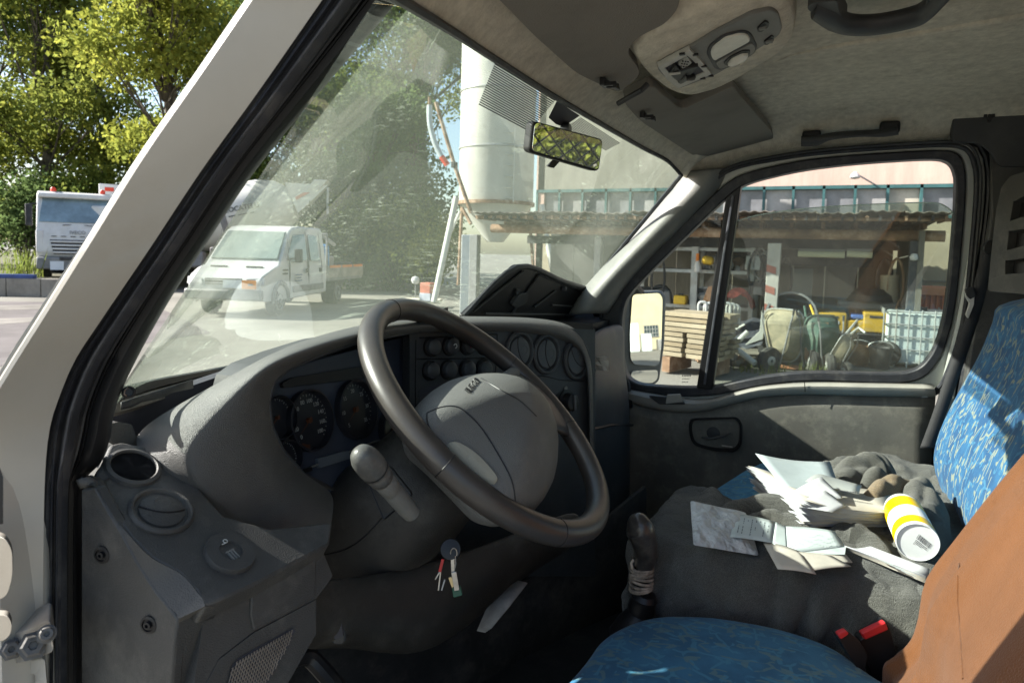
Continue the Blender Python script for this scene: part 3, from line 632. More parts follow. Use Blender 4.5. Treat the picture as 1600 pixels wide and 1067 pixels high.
MB().tube([VIS.at(966, 162, .018), VIS.at(1003, 141, .018), VIS.at(1012, 132, .01)], .005, 8).build('visor_rod', plastic_dk, v2)
# ---- overhead console
oc = thing('roof_console', 'grey roof console with two lamp lenses and an empty switch socket', 'roof console', VIS.at(1120, 85, 0))
CP = Plane(VIS.p+VIS.n*.006, VIS.n)
cbody = rnd([(1025, 108), (1040, 94), (1080, 74), (1118, 51), (1175, 22), (1205, 16), (1217, 23), (1223, 45), (1217, 57), (1165, 90), (1118, 118), (1062, 139), (1054, 136)], 9)
MB().prism(CP.pts(cbody, .012), -CP.n*.016).build('console_body', plastic_gr, oc, bevel=.005, seg=3)
slab('lamp_frame', [(1104, 86), (1108, 73), (1130, 56), (1160, 49), (1174, 53), (1184, 74), (1180, 84), (1150, 103), (1124, 111), (1116, 108)], CP, .0145, .006, plastic_dk, oc, 8, .002)
slab('lamp_lens', [(1110, 86), (1113, 76), (1133, 60), (1156, 54), (1168, 55), (1174, 65), (1115, 97)], CP, .017, .004, mat('lamp_lens', (.62, .61, .55), .25, .05, 40, .1, 300), oc, 5, .002)
slab('lamp_panel', [(1118, 99), (1176, 68), (1181, 76), (1178, 84), (1150, 101), (1125, 109)], CP, .0165, .004, plastic_gr, oc, 4, .001)
rl = rnd([(1129, 101), (1140, 90), (1160, 80), (1173, 80), (1172, 87), (1158, 98), (1140, 105)], 5)
MB().prism(CP.pts(rl, .0185), -CP.n*.004).build('reading_lamp_ring', plastic_bk, oc, bevel=.001)
c0 = CP.pts(rnd([(1135, 101), (1143, 92), (1160, 84), (1170, 84), (1168, 88), (1157, 97), (1142, 104)], 4), .019); cc = sum(c0)/len(c0)
MB().grid([[cc+(p-cc)*s+CP.n*h for p in c0] for s, h in ((1, -.004), (.95, .003), (.7, .006), (.02, .007))], closed=True).build('reading_lamp', mat('reading_lens', (.7, .69, .62), .15, .03, 10), oc)
for P_, q in (([(1184, 45), (1196, 34), (1202, 37), (1201, 43), (1190, 51), (1184, 51)], (1192, 44)), ([(1194, 66), (1206, 57), (1210, 60), (1209, 65), (1199, 71), (1194, 71)], (1202, 65))):
    s_ = slab('switch_bezel', P_, CP, .0145, .004, plastic_bk, oc, 2, .001)
    MB().box(CP.at(*q, .015), (.009, .010, .005)).build('switch', plastic_gr, s_, bevel=.001)
# the open socket: pale frame, dark cavity, loose connector
so_ = [(1028, 105), (1078, 79), (1092, 92), (1112, 117), (1060, 139), (1043, 126)]; si_ = [(1039, 107), (1074, 88), (1082, 95), (1101, 114), (1062, 130), (1051, 121)]
MB().ring(CP.pts(so_, .0165), CP.pts(si_, .0165), -CP.n*.008).build('socket_frame', mat('socket_plastic', (.45, .45, .41), .5, .1, 20), oc, bevel=.001)
MB().poly(CP.pts(si_, .0142)).build('socket_cavity', ink, oc, smooth=False)
slab('connector_plate', [(1060, 101), (1074, 90), (1081, 99), (1068, 109)], CP, .019, .004, mat('connector', (.36, .36, .33), .5, .1, 20), oc, 1, .001)
cb = MB()
for k in range(3):
    for j in range(3): cb.box(CP.at(1067+k*4-j*1.5, 96+j*4+k*.5, .0195), (.003, .002, .002))
cb.build('connector_pins', plastic_bk, oc, smooth=False)
MB().prism(CP.pts([(1047, 118), (1056, 104), (1064, 112), (1075, 108), (1092, 104), (1080, 118), (1066, 126), (1058, 128)], .022), -CP.n*.012).build('connector_block', plastic_bk, oc, bevel=.002)
cf = MB()
for k in range(3): cf.box(CP.at(1051+k*3, 116-k*.5, .0235), (.003, .012, .003))
cf.build('connector_latch', mat('connector_pale', (.5, .5, .46), .5, .1), oc)
MB().tube([CP.at(1064, 126, .018), CP.at(1072, 121, .024), CP.at(1082, 121, .018)], .006, 8).build('wire', plastic_bk, oc)
for q in ((1087, 86), (1100, 104), (1066, 85), (1098, 123), (1111, 119)): MB().box(CP.at(*q, .017), (.006, .008, .003)).build('clip_slot', plastic_bk, oc)
# ---- grab handles
gh = thing('grab_handle', 'large dark U shaped grab handle on the ceiling at the top edge', 'grab handle', D(1370, 20, 1.3), group='grab handles')
GP = Plane((1.2, -.1, 2.045), (0, 0, 1))
def flatbar(name, C_, W_, pl, off, th, m, par):
    """bar with varying width drawn on a plane"""
    C_ = crom(C_, 5); W_ = np.interp(np.linspace(0, 1, len(C_)), np.linspace(0, 1, len(W_)), W_)
    L_, R_ = [], []
    for i, p in enumerate(C_):
        t = C_[min(i+1, len(C_)-1)]-C_[max(0, i-1)]; t /= np.linalg.norm(t); n = np.array([-t[1], t[0]]); L_.append(p+n*W_[i]/2); R_.append(p-n*W_[i]/2)
    rows = []
    for a, b in zip(L_, R_):
        A_, B_ = pl.at(*a, off), pl.at(*b, off); mid = (A_+B_)/2; d = (B_-A_)/2
        rows.append([mid+d*math.cos(q)+pl.n*th*math.sin(q) for q in np.linspace(0, 2*math.pi, 15)[:-1]])
    b_ = MB().grid(rows, closed=True); n = 14; b_.f += [tuple(range(n)), tuple((len(rows)-1)*n+k for k in range(n))]; b_.m += [0, 0]
    return b_.build(name, m, par, ang=60)
flatbar('handle_bar', [(1272, 12), (1300, 28), (1330, 39), (1375, 38), (1430, 26), (1452, 12), (1470, -8), (1490, -30)], [22, 30, 19, 16, 17, 20, 24, 26], GP, 0, .014, plastic_dk, gh)
slab('handle_mount', [(1260, 14), (1268, 6), (1308, 1), (1312, 20), (1324, 44), (1300, 38), (1275, 26)], GP, .004, .03, plastic_dk, gh, 5, .004)
slab('handle_mount', [(1446, 8), (1456, -20), (1500, -28), (1480, 6), (1450, 28)], GP, .004, .03, plastic_dk, gh, 5, .004)
g2 = thing('grab_handle', 'slim dark grab handle above the passenger door window', 'grab handle', D(1325, 212, 1.85), group='grab handles')
GQ = Plane((1.965, 0, 2.03), (.7, 0, .7))
flatbar('handle_bar', [(1252, 221), (1275, 220), (1300, 213), (1345, 209), (1380, 208), (1403, 204)], [14, 15, 8, 6, 10, 12], GQ, .01, .012, plastic_dk, g2)
for q in ((1268, 214), (1390, 200)): MB().box(GQ.at(*q, -.006), (.03, .045, .03)).build('handle_mount', plastic_bk, g2, bevel=.006)
# ---- rear view mirror
rv = thing('rear_view_mirror', 'rear view mirror hanging at the top of the windscreen, a lattice guard reflected in it', 'mirror', Y(885, 228, .40))
nr = np.array([.085, -.99, -.012])/np.linalg.norm([.085, -.99, -.012])-ray(885, 228)/np.linalg.norm(ray(885, 228))
RM = Plane(Y(885, 228, .395), nr)
mo = rnd([(833, 188), (944, 218), (937, 269), (827, 237)], 8)
MB().prism(RM.pts(mo, 0), -RM.n*.022).build('housing', plastic_bk, rv, bevel=.005, seg=3)
MB().prism(RM.pts(rnd([(836, 191.5), (941, 220), (934.5, 265.5), (831, 235.5)], 7), .0025), RM.n*.0006).build('mirror_glass', mirror_m, rv, smooth=False)
MB().prism(RM.pts([(866, 250), (875, 253), (866, 263), (856, 260)], -.004), -RM.n*.006).build('dip_lever', plastic_bk, rv, bevel=.001)
MB().tube([RM.at(885, 220, -.02), hit(WS, 884, 200, .004)], [.009, .012], 12).build('stem', plastic_bk, rv)
# ================================================================== DASHBOARD
dash = thing('dashboard', 'dusty dark grey plastic dashboard with instrument hood, round buttons and round vents', 'dashboard', (1.2, .7, .9))
CON = Plane((1.02, .66, 1.5), (-.325, -.945, .10))
CL = Plane((.8, .695, 1.5), (0, -1, .22))
def cpt(q, off): return CON.at(q[0], q[1], off)
hood = [  # lip inside, lip outside, middle, far edge   (u, v, y) or console plane offsets
    [cpt((920, 720), .0), cpt((922, 720), .018), cpt((927, 718), .012), cpt((930, 716), -.16)],
    [cpt((919, 640), .0), cpt((921, 640), .018), cpt((927, 638), .012), cpt((930, 636), -.16)],
    [cpt((917, 580), .0), cpt((919, 574), .018), cpt((926, 562), .012), cpt((928, 560), -.16)],
    [cpt((908, 548), .0), cpt((909, 540), .02), cpt((910, 526), .01), cpt((912, 527), -.17)],
    [cpt((882, 530), .0), cpt((882, 520), .02), cpt((884, 506), .01), cpt((886, 507), -.18)],
    [cpt((830, 519), .0), cpt((828, 509), .02), cpt((824, 498), .0), cpt((824, 500), -.2)],
    [cpt((740, 517), .0), cpt((738, 508), .02), cpt((736, 497.5), .0), cpt((736, 500), -.2)],
    [Y(655, 516, .635), Y(650, 506, .615), Y(645, 496, .66), Y(645, 500, .83)],
    [Y(560, 533, .61), Y(558, 520, .59), Y(554, 512, .64), Y(556, 517, .80)],
    [Y(500, 554, .605), Y(492, 539, .585), Y(484, 531, .63), Y(486, 537, .78)],
    [Y(452, 574, .605), Y(430, 560, .585), Y(408, 562, .63), Y(408, 567, .74)],
    [Y(428, 594, .605), Y(400, 582, .585), Y(352, 614, .60), Y(302, 618, .715)],
    [Y(419, 627, .607), Y(388, 622, .585), Y(292, 690, .598), Y(209, 672, .715)],
    [Y(424, 668, .61), Y(392, 688, .585), Y(300, 735, .596), Y(212, 704, .675)],
    [Y(442, 706, .61), Y(414, 742, .585), Y(330, 782, .594), Y(254, 768, .635)],
    [Y(475, 743, .61), Y(454, 785, .583), Y(396, 828, .596), Y(325, 843, .61)],
    [Y(522, 767, .61), Y(521, 795, .58), Y(516, 830, .578), Y(503, 856, .578)]]
for h in hood:
    h.insert(3, np.array(h[2])*.3+np.array(h[3])*.7+np.array([0, 0, .006])); h.insert(3, np.array(h[2])*.75+np.array(h[4])*.25+np.array([0, 0, .006]))
MB().grid(hood).build('instrument_hood', plastic, dash, sub=3)
# inside of the hood back to the cluster
rows = []
for h in hood[6:]:
    a = np.array(h[0]); rows.append([a, a+np.array([.012, .05, -.004]), a+np.array([.03, .13, -.01])])
MB().grid(rows).build('hood_lining', plastic_dk, dash, solid=.004)
MB().poly(CL.pts([(395, 570), (700, 480), (720, 780), (480, 800), (405, 760)], -.03)).build('cluster_back', plastic_bk, dash, smooth=False)
clus = MB().prism(CL.pts([(405, 585), (690, 510), (700, 760), (470, 790), (410, 740)], 0), -CL.n*.02).build('instrument_cluster', mat('cluster_face', (.05, .06, .085), .45, .1, 8), dash, bevel=.002)
ca, cb_ = CL.axes()
gface = mat('gauge_face', (.02, .021, .026), .3, .1, 10)
needle = mat('gauge_print', (.3, .3, .28), .6, 0); orange = mat('gauge_orange', (.09, .03, .012), .5, 0); greenp = mat('gauge_green', (.05, .25, .08), .5, 0)
def gauge(u, v, pxr, labels=(), band=None):
    o = CL.at(u, v, .001); d = (o-CAM)@FW; r = pxr*d/F
    g = MB().lathe(o, CL.n, [(r*1.04, 0), (r*1.05, .012), (r*.98, .013), (r*.95, .002), (r*.01, .002)], 40).build('gauge', gface, dash)
    tk = MB()
    for k in range(28):
        q = math.radians(225-k*10); e = ca*math.cos(q)+cb_*math.sin(q); p = o+CL.n*.003
        l_ = .1 if k % 2 == 0 else .05; t = np.cross(CL.n, e)*.0006
        tk.poly([p+e*r*.9+t, p+e*r*(.9-l_)+t, p+e*r*(.9-l_)-t, p+e*r*.9-t])
    tk.build('tick_marks', needle, g, smooth=False)
    for k, s in enumerate(labels):
        q = math.radians(225-k*270/max(1, len(labels)-1)); e = ca*math.cos(q)+cb_*math.sin(q)
        text(s, 'figures', needle, g, o+CL.n*.003+e*r*.66, ca, cb_, r*.2)
    if band:
        P0 = [o+CL.n*.0028+r*.93*(ca*math.cos(q)+cb_*math.sin(q)) for q in np.radians(np.linspace(band[0], band[1], 14))]; P1 = [o+CL.n*.0028+(p-o-CL.n*.0028)*.86 for p in P0]
        MB().grid([P0, P1]).build('gauge_band', band[2], g, smooth=False)
    q = math.radians(215); e = ca*math.cos(q)+cb_*math.sin(q); t = np.cross(CL.n, e)*.001
    b = MB(); b.poly([o+CL.n*.005-e*r*.15+t*1.5, o+CL.n*.005+e*r*.75, o+CL.n*.005-e*r*.15-t*1.5]); b.lathe(o+CL.n*.002, CL.n, [(r*.1, 0), (r*.09, .005), (.0001, .005)], 14); b.build('pointer', orange, g, smooth=False)
gauge(480, 657, 46, ('0', '20', '40', '60', '80', '100', '120', '140', '160', '180'), (235, 262, orange))
gauge(553, 640, 44, ('5', '10', '15', '20', '25', '30', '35'), (140, 180, greenp))
gauge(430, 653, 33); gauge(443, 716, 27); gauge(612, 672, 33)
slab('display', [(441, 598), (456, 590), (560, 573), (600, 568), (590, 588), (560, 592), (443, 606)], CL, .006, .01, plastic_bk, dash, 3, .001)
MB().tube(CL.pts([(468, 737), (520, 716), (585, 690), (640, 676)], .004), .0015, 6).build('trim_line', plastic_gr, dash)
slab('lower_display', [(496, 716), (545, 703), (548, 716), (500, 731)], CL, .006, .008, mat('dim_display', (.12, .14, .16), .3, .1), dash, 2, .001)
slab('reset_switch', [(470, 734), (487, 729), (489, 735), (472, 740)], CL, .006, .008, plastic_bk, dash, 1, .001)
# ---- centre console face
con_face = slab('console_face', [(640, 505), (930, 515), (930, 900), (640, 900)], CON, -.004, .02, plastic_dk, dash, 0, 0)
gr = MB()
for L_ in ([(650, 531), (649, 600), (650, 660)], [(651, 561), (776, 559)], [(777, 522), (776, 560), (773, 586)], [(773, 589), (845, 587), (880, 594), (922, 595)], [(655, 528), (777, 522)]):
    gr.tube(CON.pts([tuple(p) for p in crom(L_, 5)], -.0042), .0016, 6)
gr.build('panel_joints', plastic_bk, con_face)
MB().poly(CON.pts(rnd([(655, 607), (690, 600), (760, 602), (770, 690), (660, 700)], 8), -.003)).build('radio_slot', ink, con_face, smooth=False)
symb = mat('symbol_print', (.6, .6, .56), .6, 0)
btnm = mat('button_plastic', (.06, .062, .064), .45, .1, 12, .1, 500)
redp = mat('hazard_red', (.35, .02, .03), .5, 0)
def button(u, v, mark=None):
    o = CON.at(u, v, -.002); d = (o-CAM)@FW; r = 13.2*d/F
    b = MB().lathe(o, CON.n, [(r*1.25, -.003), (r*1.2, .002), (r*1.08, .0025), (r*1.04, -.001)], 28, cap=False).build('push_button', plastic_bk, dash)
    MB().lathe(o, CON.n, [(r, -.002), (r, .006), (r*.93, .0095), (r*.7, .012), (r*.3, .0133), (.0001, .0135)], 28).build('button_cap', btnm, b)
    a_, b_ = CON.axes(); q = o+CON.n*.0136
    if mark == 'c':
        MB().tube([q+(a_*math.cos(t)+b_*math.sin(t))*r*.24 for t in np.radians(np.linspace(-100, 160, 12))], .001, 5).build('button_symbol', symb, b)
    if mark == 'r':
        P = [q+(a_*math.cos(t)+b_*math.sin(t))*r*.45 for t in np.radians((90, 210, 330))]
        MB().ringtube([P[0]*(1-t)+P[1]*t for t in (0, .5)]+[P[1]*(1-t)+P[2]*t for t in (0, .5)]+[P[2]*(1-t)+P[0]*t for t in (0, .5)], .0008, 5).build('button_symbol', redp, b)
    if mark == 'o': MB().lathe(q-CON.n*.0005, CON.n, [(r*.22, 0), (r*.2, .0006), (.0001, .0004)], 14).build('button_hole', ink, b)
for q in ((675, 542), (704, 540.5, 'c'), (731, 539.5, 'r'), (757, 539), (673, 579), (701, 577.5), (730, 577, 'o'), (756, 576.5)): button(*q)
def vent(P, u, v, pxr, m1, m2, fd, par, flap=.9):
    o = P.at(u, v, -.002); d = (o-CAM)@FW; r = pxr*d/F; a_, b_ = P.axes()
    g = MB().lathe(o, P.n, [(r*1.08, -.002), (r*1.06, .004), (r*.98, .0065), (r*.9, .006), (r*.84, .001), (r*.8, -.006), (r*.74, -.006)], 40, cap=False).build('air_vent', m1, par)
    MB().lathe(o, P.n, [(r*.83, -.009), (r*.01, -.009)], 30).build('vent_well', plastic_bk, g)
    MB().lathe(o, P.n, [(r*.76, -.008), (r*.76, .001), (r*.72, .004), (r*.4, .0065), (r*.05, .007), (.0001, .007)], 36).build('vent_barrel', m2, g)
    # the curved split of the closed flap, and its dished half
    e = a_*math.cos(fd)+b_*math.sin(fd); t = np.cross(P.n, e)
    arc = []
    for k in np.linspace(-1, 1, 15):
        x, y = k*.72, -.18+.28*k*k-.02
        rr = math.hypot(x, y); h = .0042+.003*(1-min(1, (rr/.75))**2)
        arc.append(o+(t*x+e*y)*r+P.n*h)
    MB().tube(arc, .0011, 6).build('vent_split', plastic_bk, g)
    ds = MB().lathe(o+e*r*.26+P.n*.0062, P.n, [(r*.3, -.0005), (r*.26, .0008), (r*.15, .0002), (.0001, 0)], 20); ds.build('flap_dish', m2, g)
for u, v, fd in ((811, 549, 0.3), (853, 553, .1), (900, 561.5, .8)): vent(CON, u, v, 30, plastic_dk, btnm, fd, dash)
# temperature knob with its little symbols
o = CON.at(885, 628, -.003); kn = MB().lathe(o, CON.n, [(.028, 0), (.028, .003), (.021, .004), (.019, .02), (.016, .022), (.0001, .022)], 28).build('heater_knob', plastic_bk, dash)
a_, b_ = CON.axes(); MB().box(o+CON.n*.024, (.007, .034, .006), (a_, b_, CON.n)).build('knob_grip', btnm, kn, bevel=.002)
for u, v in ((884, 607), (897, 619), (893, 643), (871, 620), (868, 640)): MB().lathe(CON.at(u, v, -.003), CON.n, [(.006, 0), (.0055, .001), (.0001, .001)], 14).build('knob_symbol', plastic_gr if v < 610 else plastic_bk, kn)
MB().box((1.26, .84, 1.29), (1.28, .2, .28)).build('dash_sun_filler', plastic_bk, dash, smooth=False)  # hidden filler added under the dash to block sun on the column shroud
# ---- passenger side of the dashboard
rows = []
for pts in ([(926, 520, 1.72), (960, 505, 2.0), (985, 500, 2.1)], [(926, 560, 1.70), (955, 556, 1.93), (980, 560, 2.07)], [(926, 598, 1.62), (962, 592, 1.84), (986, 600, 2.04)], [(922, 622, 1.58), (960, 618, 1.78), (990, 628, 2.04)], [(918, 680, 1.57), (960, 690, 1.77), (992, 690, 2.03)], [(915, 760, 1.6), (955, 780, 1.78), (990, 780, 2.03)], [(915, 980, 1.62), (955, 980, 1.8), (990, 980, 2.03)]):
    rows.append([X(*q) for q in pts])
psd = mat('plastic_passenger', (.035, .042, .05), .5, .12, 6, .2, 600, vor=True, dirt=DUST, dirtamt=.2)
MB().grid(rows).build('passenger_dash', psd, dash, solid=.03, sub=2)
MB().tube([X(918, 672, 1.565), X(955, 664, 1.76), X(988, 664, 2.02)], .004, 6).build('panel_joint', plastic_bk, dash)
# crumpled wrapper pushed into the corner
wr = thing('scrap_of_wrapper', 'crumpled pale wrapper tucked in the corner beside the far right vent', 'wrapper', X(938, 568, 1.72))
MB().grid([[X(930+i*5+random.uniform(-2, 2), 558+j*7+random.uniform(-2, 2), 1.70+.01*random.random()) for i in range(5)] for j in range(4)]).build('wrapper', paper_w, wr, smooth=False, solid=.001)
# ---- open lid of the storage box on top of the dash
lid = thing('storage_box_lid', 'black storage box lid standing open on the dash top, ribs on its underside', 'lid', Y(850, 480, .75))
l_out = [Y(722, 494, .80), Y(806, 416, .735), Y(822, 416, .73), Y(880, 440, .71), Y(930, 455, .69), Y(966, 461, .665), Y(970, 470, .65), Y(953, 496, .66), Y(900, 506, .70), Y(800, 500, .76)]
cen = sum(l_out)/len(l_out)
LP = Plane(cen, np.cross(l_out[1]-l_out[0], l_out[6]-l_out[0]))
lo_ = LP.pts(rnd([(720, 496), (806, 415), (818, 415), (885, 440), (935, 456), (966, 463), (972, 470), (952, 500), (900, 512), (740, 505)], 7), 0)
MB().prism(lo_, -LP.n*.012).build('lid_panel', plastic_bk, lid, bevel=.003)
rim_ = LP.pts([(725, 494), (808, 417), (882, 440), (935, 457), (968, 467)], .004)
MB().tube(crom(rim_, 5), .006, 8, flat=1.2).build('lid_rim', plastic_dk, lid)
rb = MB()
for L_ in ([(740, 486), (818, 424)], [(842, 430), (800, 490)], [(843, 430), (905, 452), (958, 470)], [(835, 480), (868, 455)], [(862, 477), (920, 480)], [(920, 480), (940, 463)], [(758, 490), (900, 492)]):
    P0 = LP.pts(L_, .004); rb.tube(P0, .004, 6, flat=.8)
rb.build('lid_ribs', plastic_dk, lid)
MB().prism(LP.pts(rnd([(800, 475), (812, 460), (826, 458), (824, 472), (808, 482)], 4), .012), -LP.n*.012).build('lid_latch', plastic_dk, lid, bevel=.002)
MB().lathe(LP.at(808, 455, .004), LP.n, [(.008, 0), (.008, .004), (.004, .005), (.0001, .003)], 12).build('lid_boss', plastic_dk, lid)
MB().box(LP.at(882, 451, .006), (.012, .012, .012)).build('lid_hinge', ink, lid)
# ---- dash top under the glass, and the sheet of paper that mirrors in the screen
rows = []
for k in range(15):
    t = k/14; a = np.array(WBc[int(t*32)])-[0, 0, .04*max(0, 1-t*4)]; b_ = np.array([.52+t*1.5, .80-.2*t if t < .3 else .68-.08*t, 1.465])
    rows.append([a+np.array([0, .02, -.03]), a*(.7)+b_*.3+np.array([0, 0, -.025]), a*.3+b_*.7+np.array([0, 0, -.025]), b_+np.array([0, 0, -.035])])
MB().grid(rows).build('dash_top', mat('dash_top', (.09, .09, .085), .8, .12, 6, .2, 500, dirt=DUST, dirtamt=.3), dash, solid=.02)
# trim along the base of the screen at the driver's corner
def seg3(L, ys, w, name, m, par, th=.006):
    A = [Y(u, v, y) for (u, v), y in zip(L, ys)]; B_ = [Y(u, v+w_, y-.004) for (u, v), y, w_ in zip(L, ys, w)]
    rows = []
    for a, b in zip(crom(A, 5), crom(B_, 5)): rows.append([a+np.array([0, .01, .0]), a, b, b+np.array([0, .02, -.01])])
    return MB().grid(rows).build(name, m, par, solid=th, ang=60)
bl = [(176, 612), (240, 595), (310, 582), (388, 567)]
seg3(bl, [.70, .76, .81, .86], [18, 12, 7, 3], 'screen_base_seal', plastic_bk, dash)
seg3([(176, 630), (240, 610), (310, 592), (380, 572)], [.695, .755, .805, .855], [16, 18, 12, 5], 'screen_base_trim', mat('masking', (.25, .23, .2), .7, .2, 14, .2, 60, dirt=(.1, .08, .06), dirtamt=.7, ds=18), dash)
MB().prism([Y(u, v, .765) for u, v in ((172, 646), (360, 582), (330, 622), (210, 682), (174, 672))], (0, .02, 0)).build('dash_gap', ink, dash, smooth=False)
MB().prism([Y(u, v, .70) for u, v in rnd([(172, 664), (206, 662), (216, 690), (224, 712), (196, 696), (172, 690)], 5)], (0, .03, 0)).build('dash_corner', plastic, dash, bevel=.003)
sp = MB().lathe(Y(201, 613, .64), CAM-Y(201, 613, .64), [(.0062, 0), (.0066, .004), (.0045, .005), (.004, .002), (.0001, .002)], 18).build('screen_clip', plastic_bk, dash)
MB().ringtube([Y(201+7*math.cos(t), 613+7*math.sin(t), .638) for t in np.linspace(0, 2*math.pi, 17)[:-1]], .0007, 6).build('clip_ring', metal, sp)
pf = thing('plastic_film', 'torn end of grey tape stuck under the screen edge at the driver corner', 'tape', Y(260, 612, .68))
MB().grid([[Y(190+i*16, 628-i*5+j*6+(2*math.sin(i*2.1) if j else 0), .675+.004*i-.002*math.sin(i*1.3+j)) for i in range(8)] for j in range(3)]).build('tape_strip', plastic_dk, pf, solid=.001)
# ---- driver side panel below the hood
TP = Plane((.45, .505, 1.375), (0, -.6, 1))
top = [(150, 742), (172, 694), (190, 690), (240, 700), (300, 750), (350, 805), (420, 825), (520, 815), (515, 850), (395, 914), (320, 947), (305, 922), (282, 896), (238, 872), (207, 842), (176, 800)]
tp = MB().prism(TP.pts(top, 0), -TP.n*.025).build('side_top_panel', plastic_side, dash, bevel=.003)
# chamfer and side face
r1 = [(128, 762), (152, 745), (176, 800), (207, 842), (238, 872), (282, 896), (305, 921), (320, 947), (312, 1000), (300, 1110)]
r2 = [(126, 764), (148, 760), (172, 803), (190, 832), (216, 880), (245, 925), (262, 945), (279, 966), (274, 1010), (266, 1110)]
def tpz(q): return TP.at(*q, 0)
A = [tpz(q) if q[1] < 950 else X(q[0], q[1], .452) for q in crom(r1, 5)]
B_ = [X(q[0], q[1], .425) for q in crom(r2, 5)]
MB().grid([[a+np.array([.012, 0, -.006]), a, a*.5+b*.5, b, b+np.array([.006, .012, -.004])] for a, b in zip(A, B_)]).build('side_chamfer', plastic_side, dash, solid=.01, ang=28)
sf = [(126, 764), (148, 761), (172, 804), (190, 833), (216, 881), (245, 926), (262, 946), (278, 967), (273, 1010), (265, 1115), (126, 1115)]
sidef = MB().prism([X(u, v, .424) for u, v in sf], (.012, .0, 0)).build('side_panel', plastic_side, dash, bevel=.0025)
for u, v in ((160, 866), (233, 975)):
    MB().lathe(X(u, v, .423), (-1, -.25, 0), [(.0085, 0), (.0085, .0015), (.0062, .0022), (.0058, .0005), (.0035, .0005), (.0035, .0035), (.0018, .0038), (.0016, .0015), (.0001, .0015)], 18).build('trim_screw', plastic_bk, sidef)
# cup hole
o = TP.at(208, 731, .001); MB().lathe(o, TP.n, [(.0275, -.001), (.027, .003), (.0235, .0045), (.0222, .003), (.0222, -.02)], 36, cap=False).build('cup_hole', plastic_side, dash)
MB().lathe(o, TP.n, [(.0222, .0012), (.0001, .0012)], 30).build('cup_hole_shade', mat('hole_shade', (.004, .004, .005), .9, 0), dash, smooth=False)  # near-black disc at rim level: the shade of a deep hole, painted
vent(TP, 251, 801, 46, plastic_side, plastic_side, 1.0, dash)
hk = MB().lathe(TP.at(358, 866, 0), TP.n, [(.0255, 0), (.0252, .004), (.0245, .0055), (.012, .006), (.0118, .0035), (.0001, .0035)], 36).build('level_knob', plastic_side, dash)
ta, tb = TP.axes()
ksym = MB()
for s in (-1, 0, 1): ksym.box(TP.at(364, 866, .0045)+ta*.0032*s, (.0012, .012, .002), (ta, tb, TP.n))
ksym.box(TP.at(364, 866, .0045)+tb*.005, (.01, .0012, .002), (ta, tb, TP.n)); ksym.build('knob_emblem', plastic_gr, hk)
MB().ringtube([TP.at(352, 845, .0064)+ta*.0022*math.cos(t)+tb*.0022*math.sin(t) for t in np.linspace(0, 6.28, 11)[:-1]], .0004, 5).build('knob_symbol', symb, hk)
MB().box(TP.at(350, 849, .0064), (.005, .0008, .0006), (ta, tb, TP.n)).build('knob_symbol', symb, hk)
# front faces under the ledge
FP = Plane((.5, .508, 1.3), (-.12, -1, .12))
for name, P_, off, mm in (('knee_panel', [(321, 948), (396, 914), (503, 858), (520, 900), (494, 935), (397, 986), (342, 1028), (300, 1120), (298, 1100)], 0, plastic_side),
                      ('fuse_cover', [(394, 916), (494, 868), (493, 932), (397, 985), (392, 960)], .003, plastic_side),
                      ('lower_panel', [(342, 1030), (397, 988), (494, 936), (494, 990), (450, 1067), (430, 1130), (290, 1130)], .001, plastic_side)):
    slab(name, P_, FP, off, .02, mm, dash, 3, .002)
MB().poly(FP.pts([(362, 1040), (372, 1028), (458, 980), (462, 984), (450, 1010), (418, 1067), (400, 1090), (352, 1090)], .0018)).build('speaker_cavity', ink, dash, smooth=False)
# woven speaker mesh: two families of wires
gm = MB(); gq = [(364, 1038), (462, 981), (415, 1085), (350, 1088)]
Gp = FP.pts([(362, 1042), (372, 1028), (458, 980), (463, 984), (450, 1010), (418, 1067), (400, 1090), (352, 1090)], .004)
fa, fb = FP.axes(); c_ = FP.at(408, 1035, .004)
poly2 = [((p-c_)@fa, (p-c_)@fb) for p in Gp]
def inside(x, y):
    r_ = False; n = len(poly2)
    for i in range(n):
        (x1, y1), (x2, y2) = poly2[i], poly2[i-1]
        if (y1 > y) != (y2 > y) and x < (x2-x1)*(y-y1)/(y2-y1)+x1: r_ = not r_
    return r_
for s in (-1, 1):
    for k in range(-40, 40):
        run = []
        for t in np.linspace(-.13, .13, 80):
            x, y = k*.0034+t*.5, s*t
            if inside(x, y): run.append((x, y))
            else:
                if len(run) > 2: gm.tube([c_+fa*run[0][0]+fb*run[0][1], c_+fa*run[-1][0]+fb*run[-1][1]], .00065, 4, cap=False)
                run = []
        if len(run) > 2: gm.tube([c_+fa*run[0][0]+fb*run[0][1], c_+fa*run[-1][0]+fb*run[-1][1]], .00065, 4, cap=False)
gm.build('speaker_mesh', mat('speaker_mesh', (.2, .17, .14), .6, .2, 30), dash)['kind'] = 'stuff'
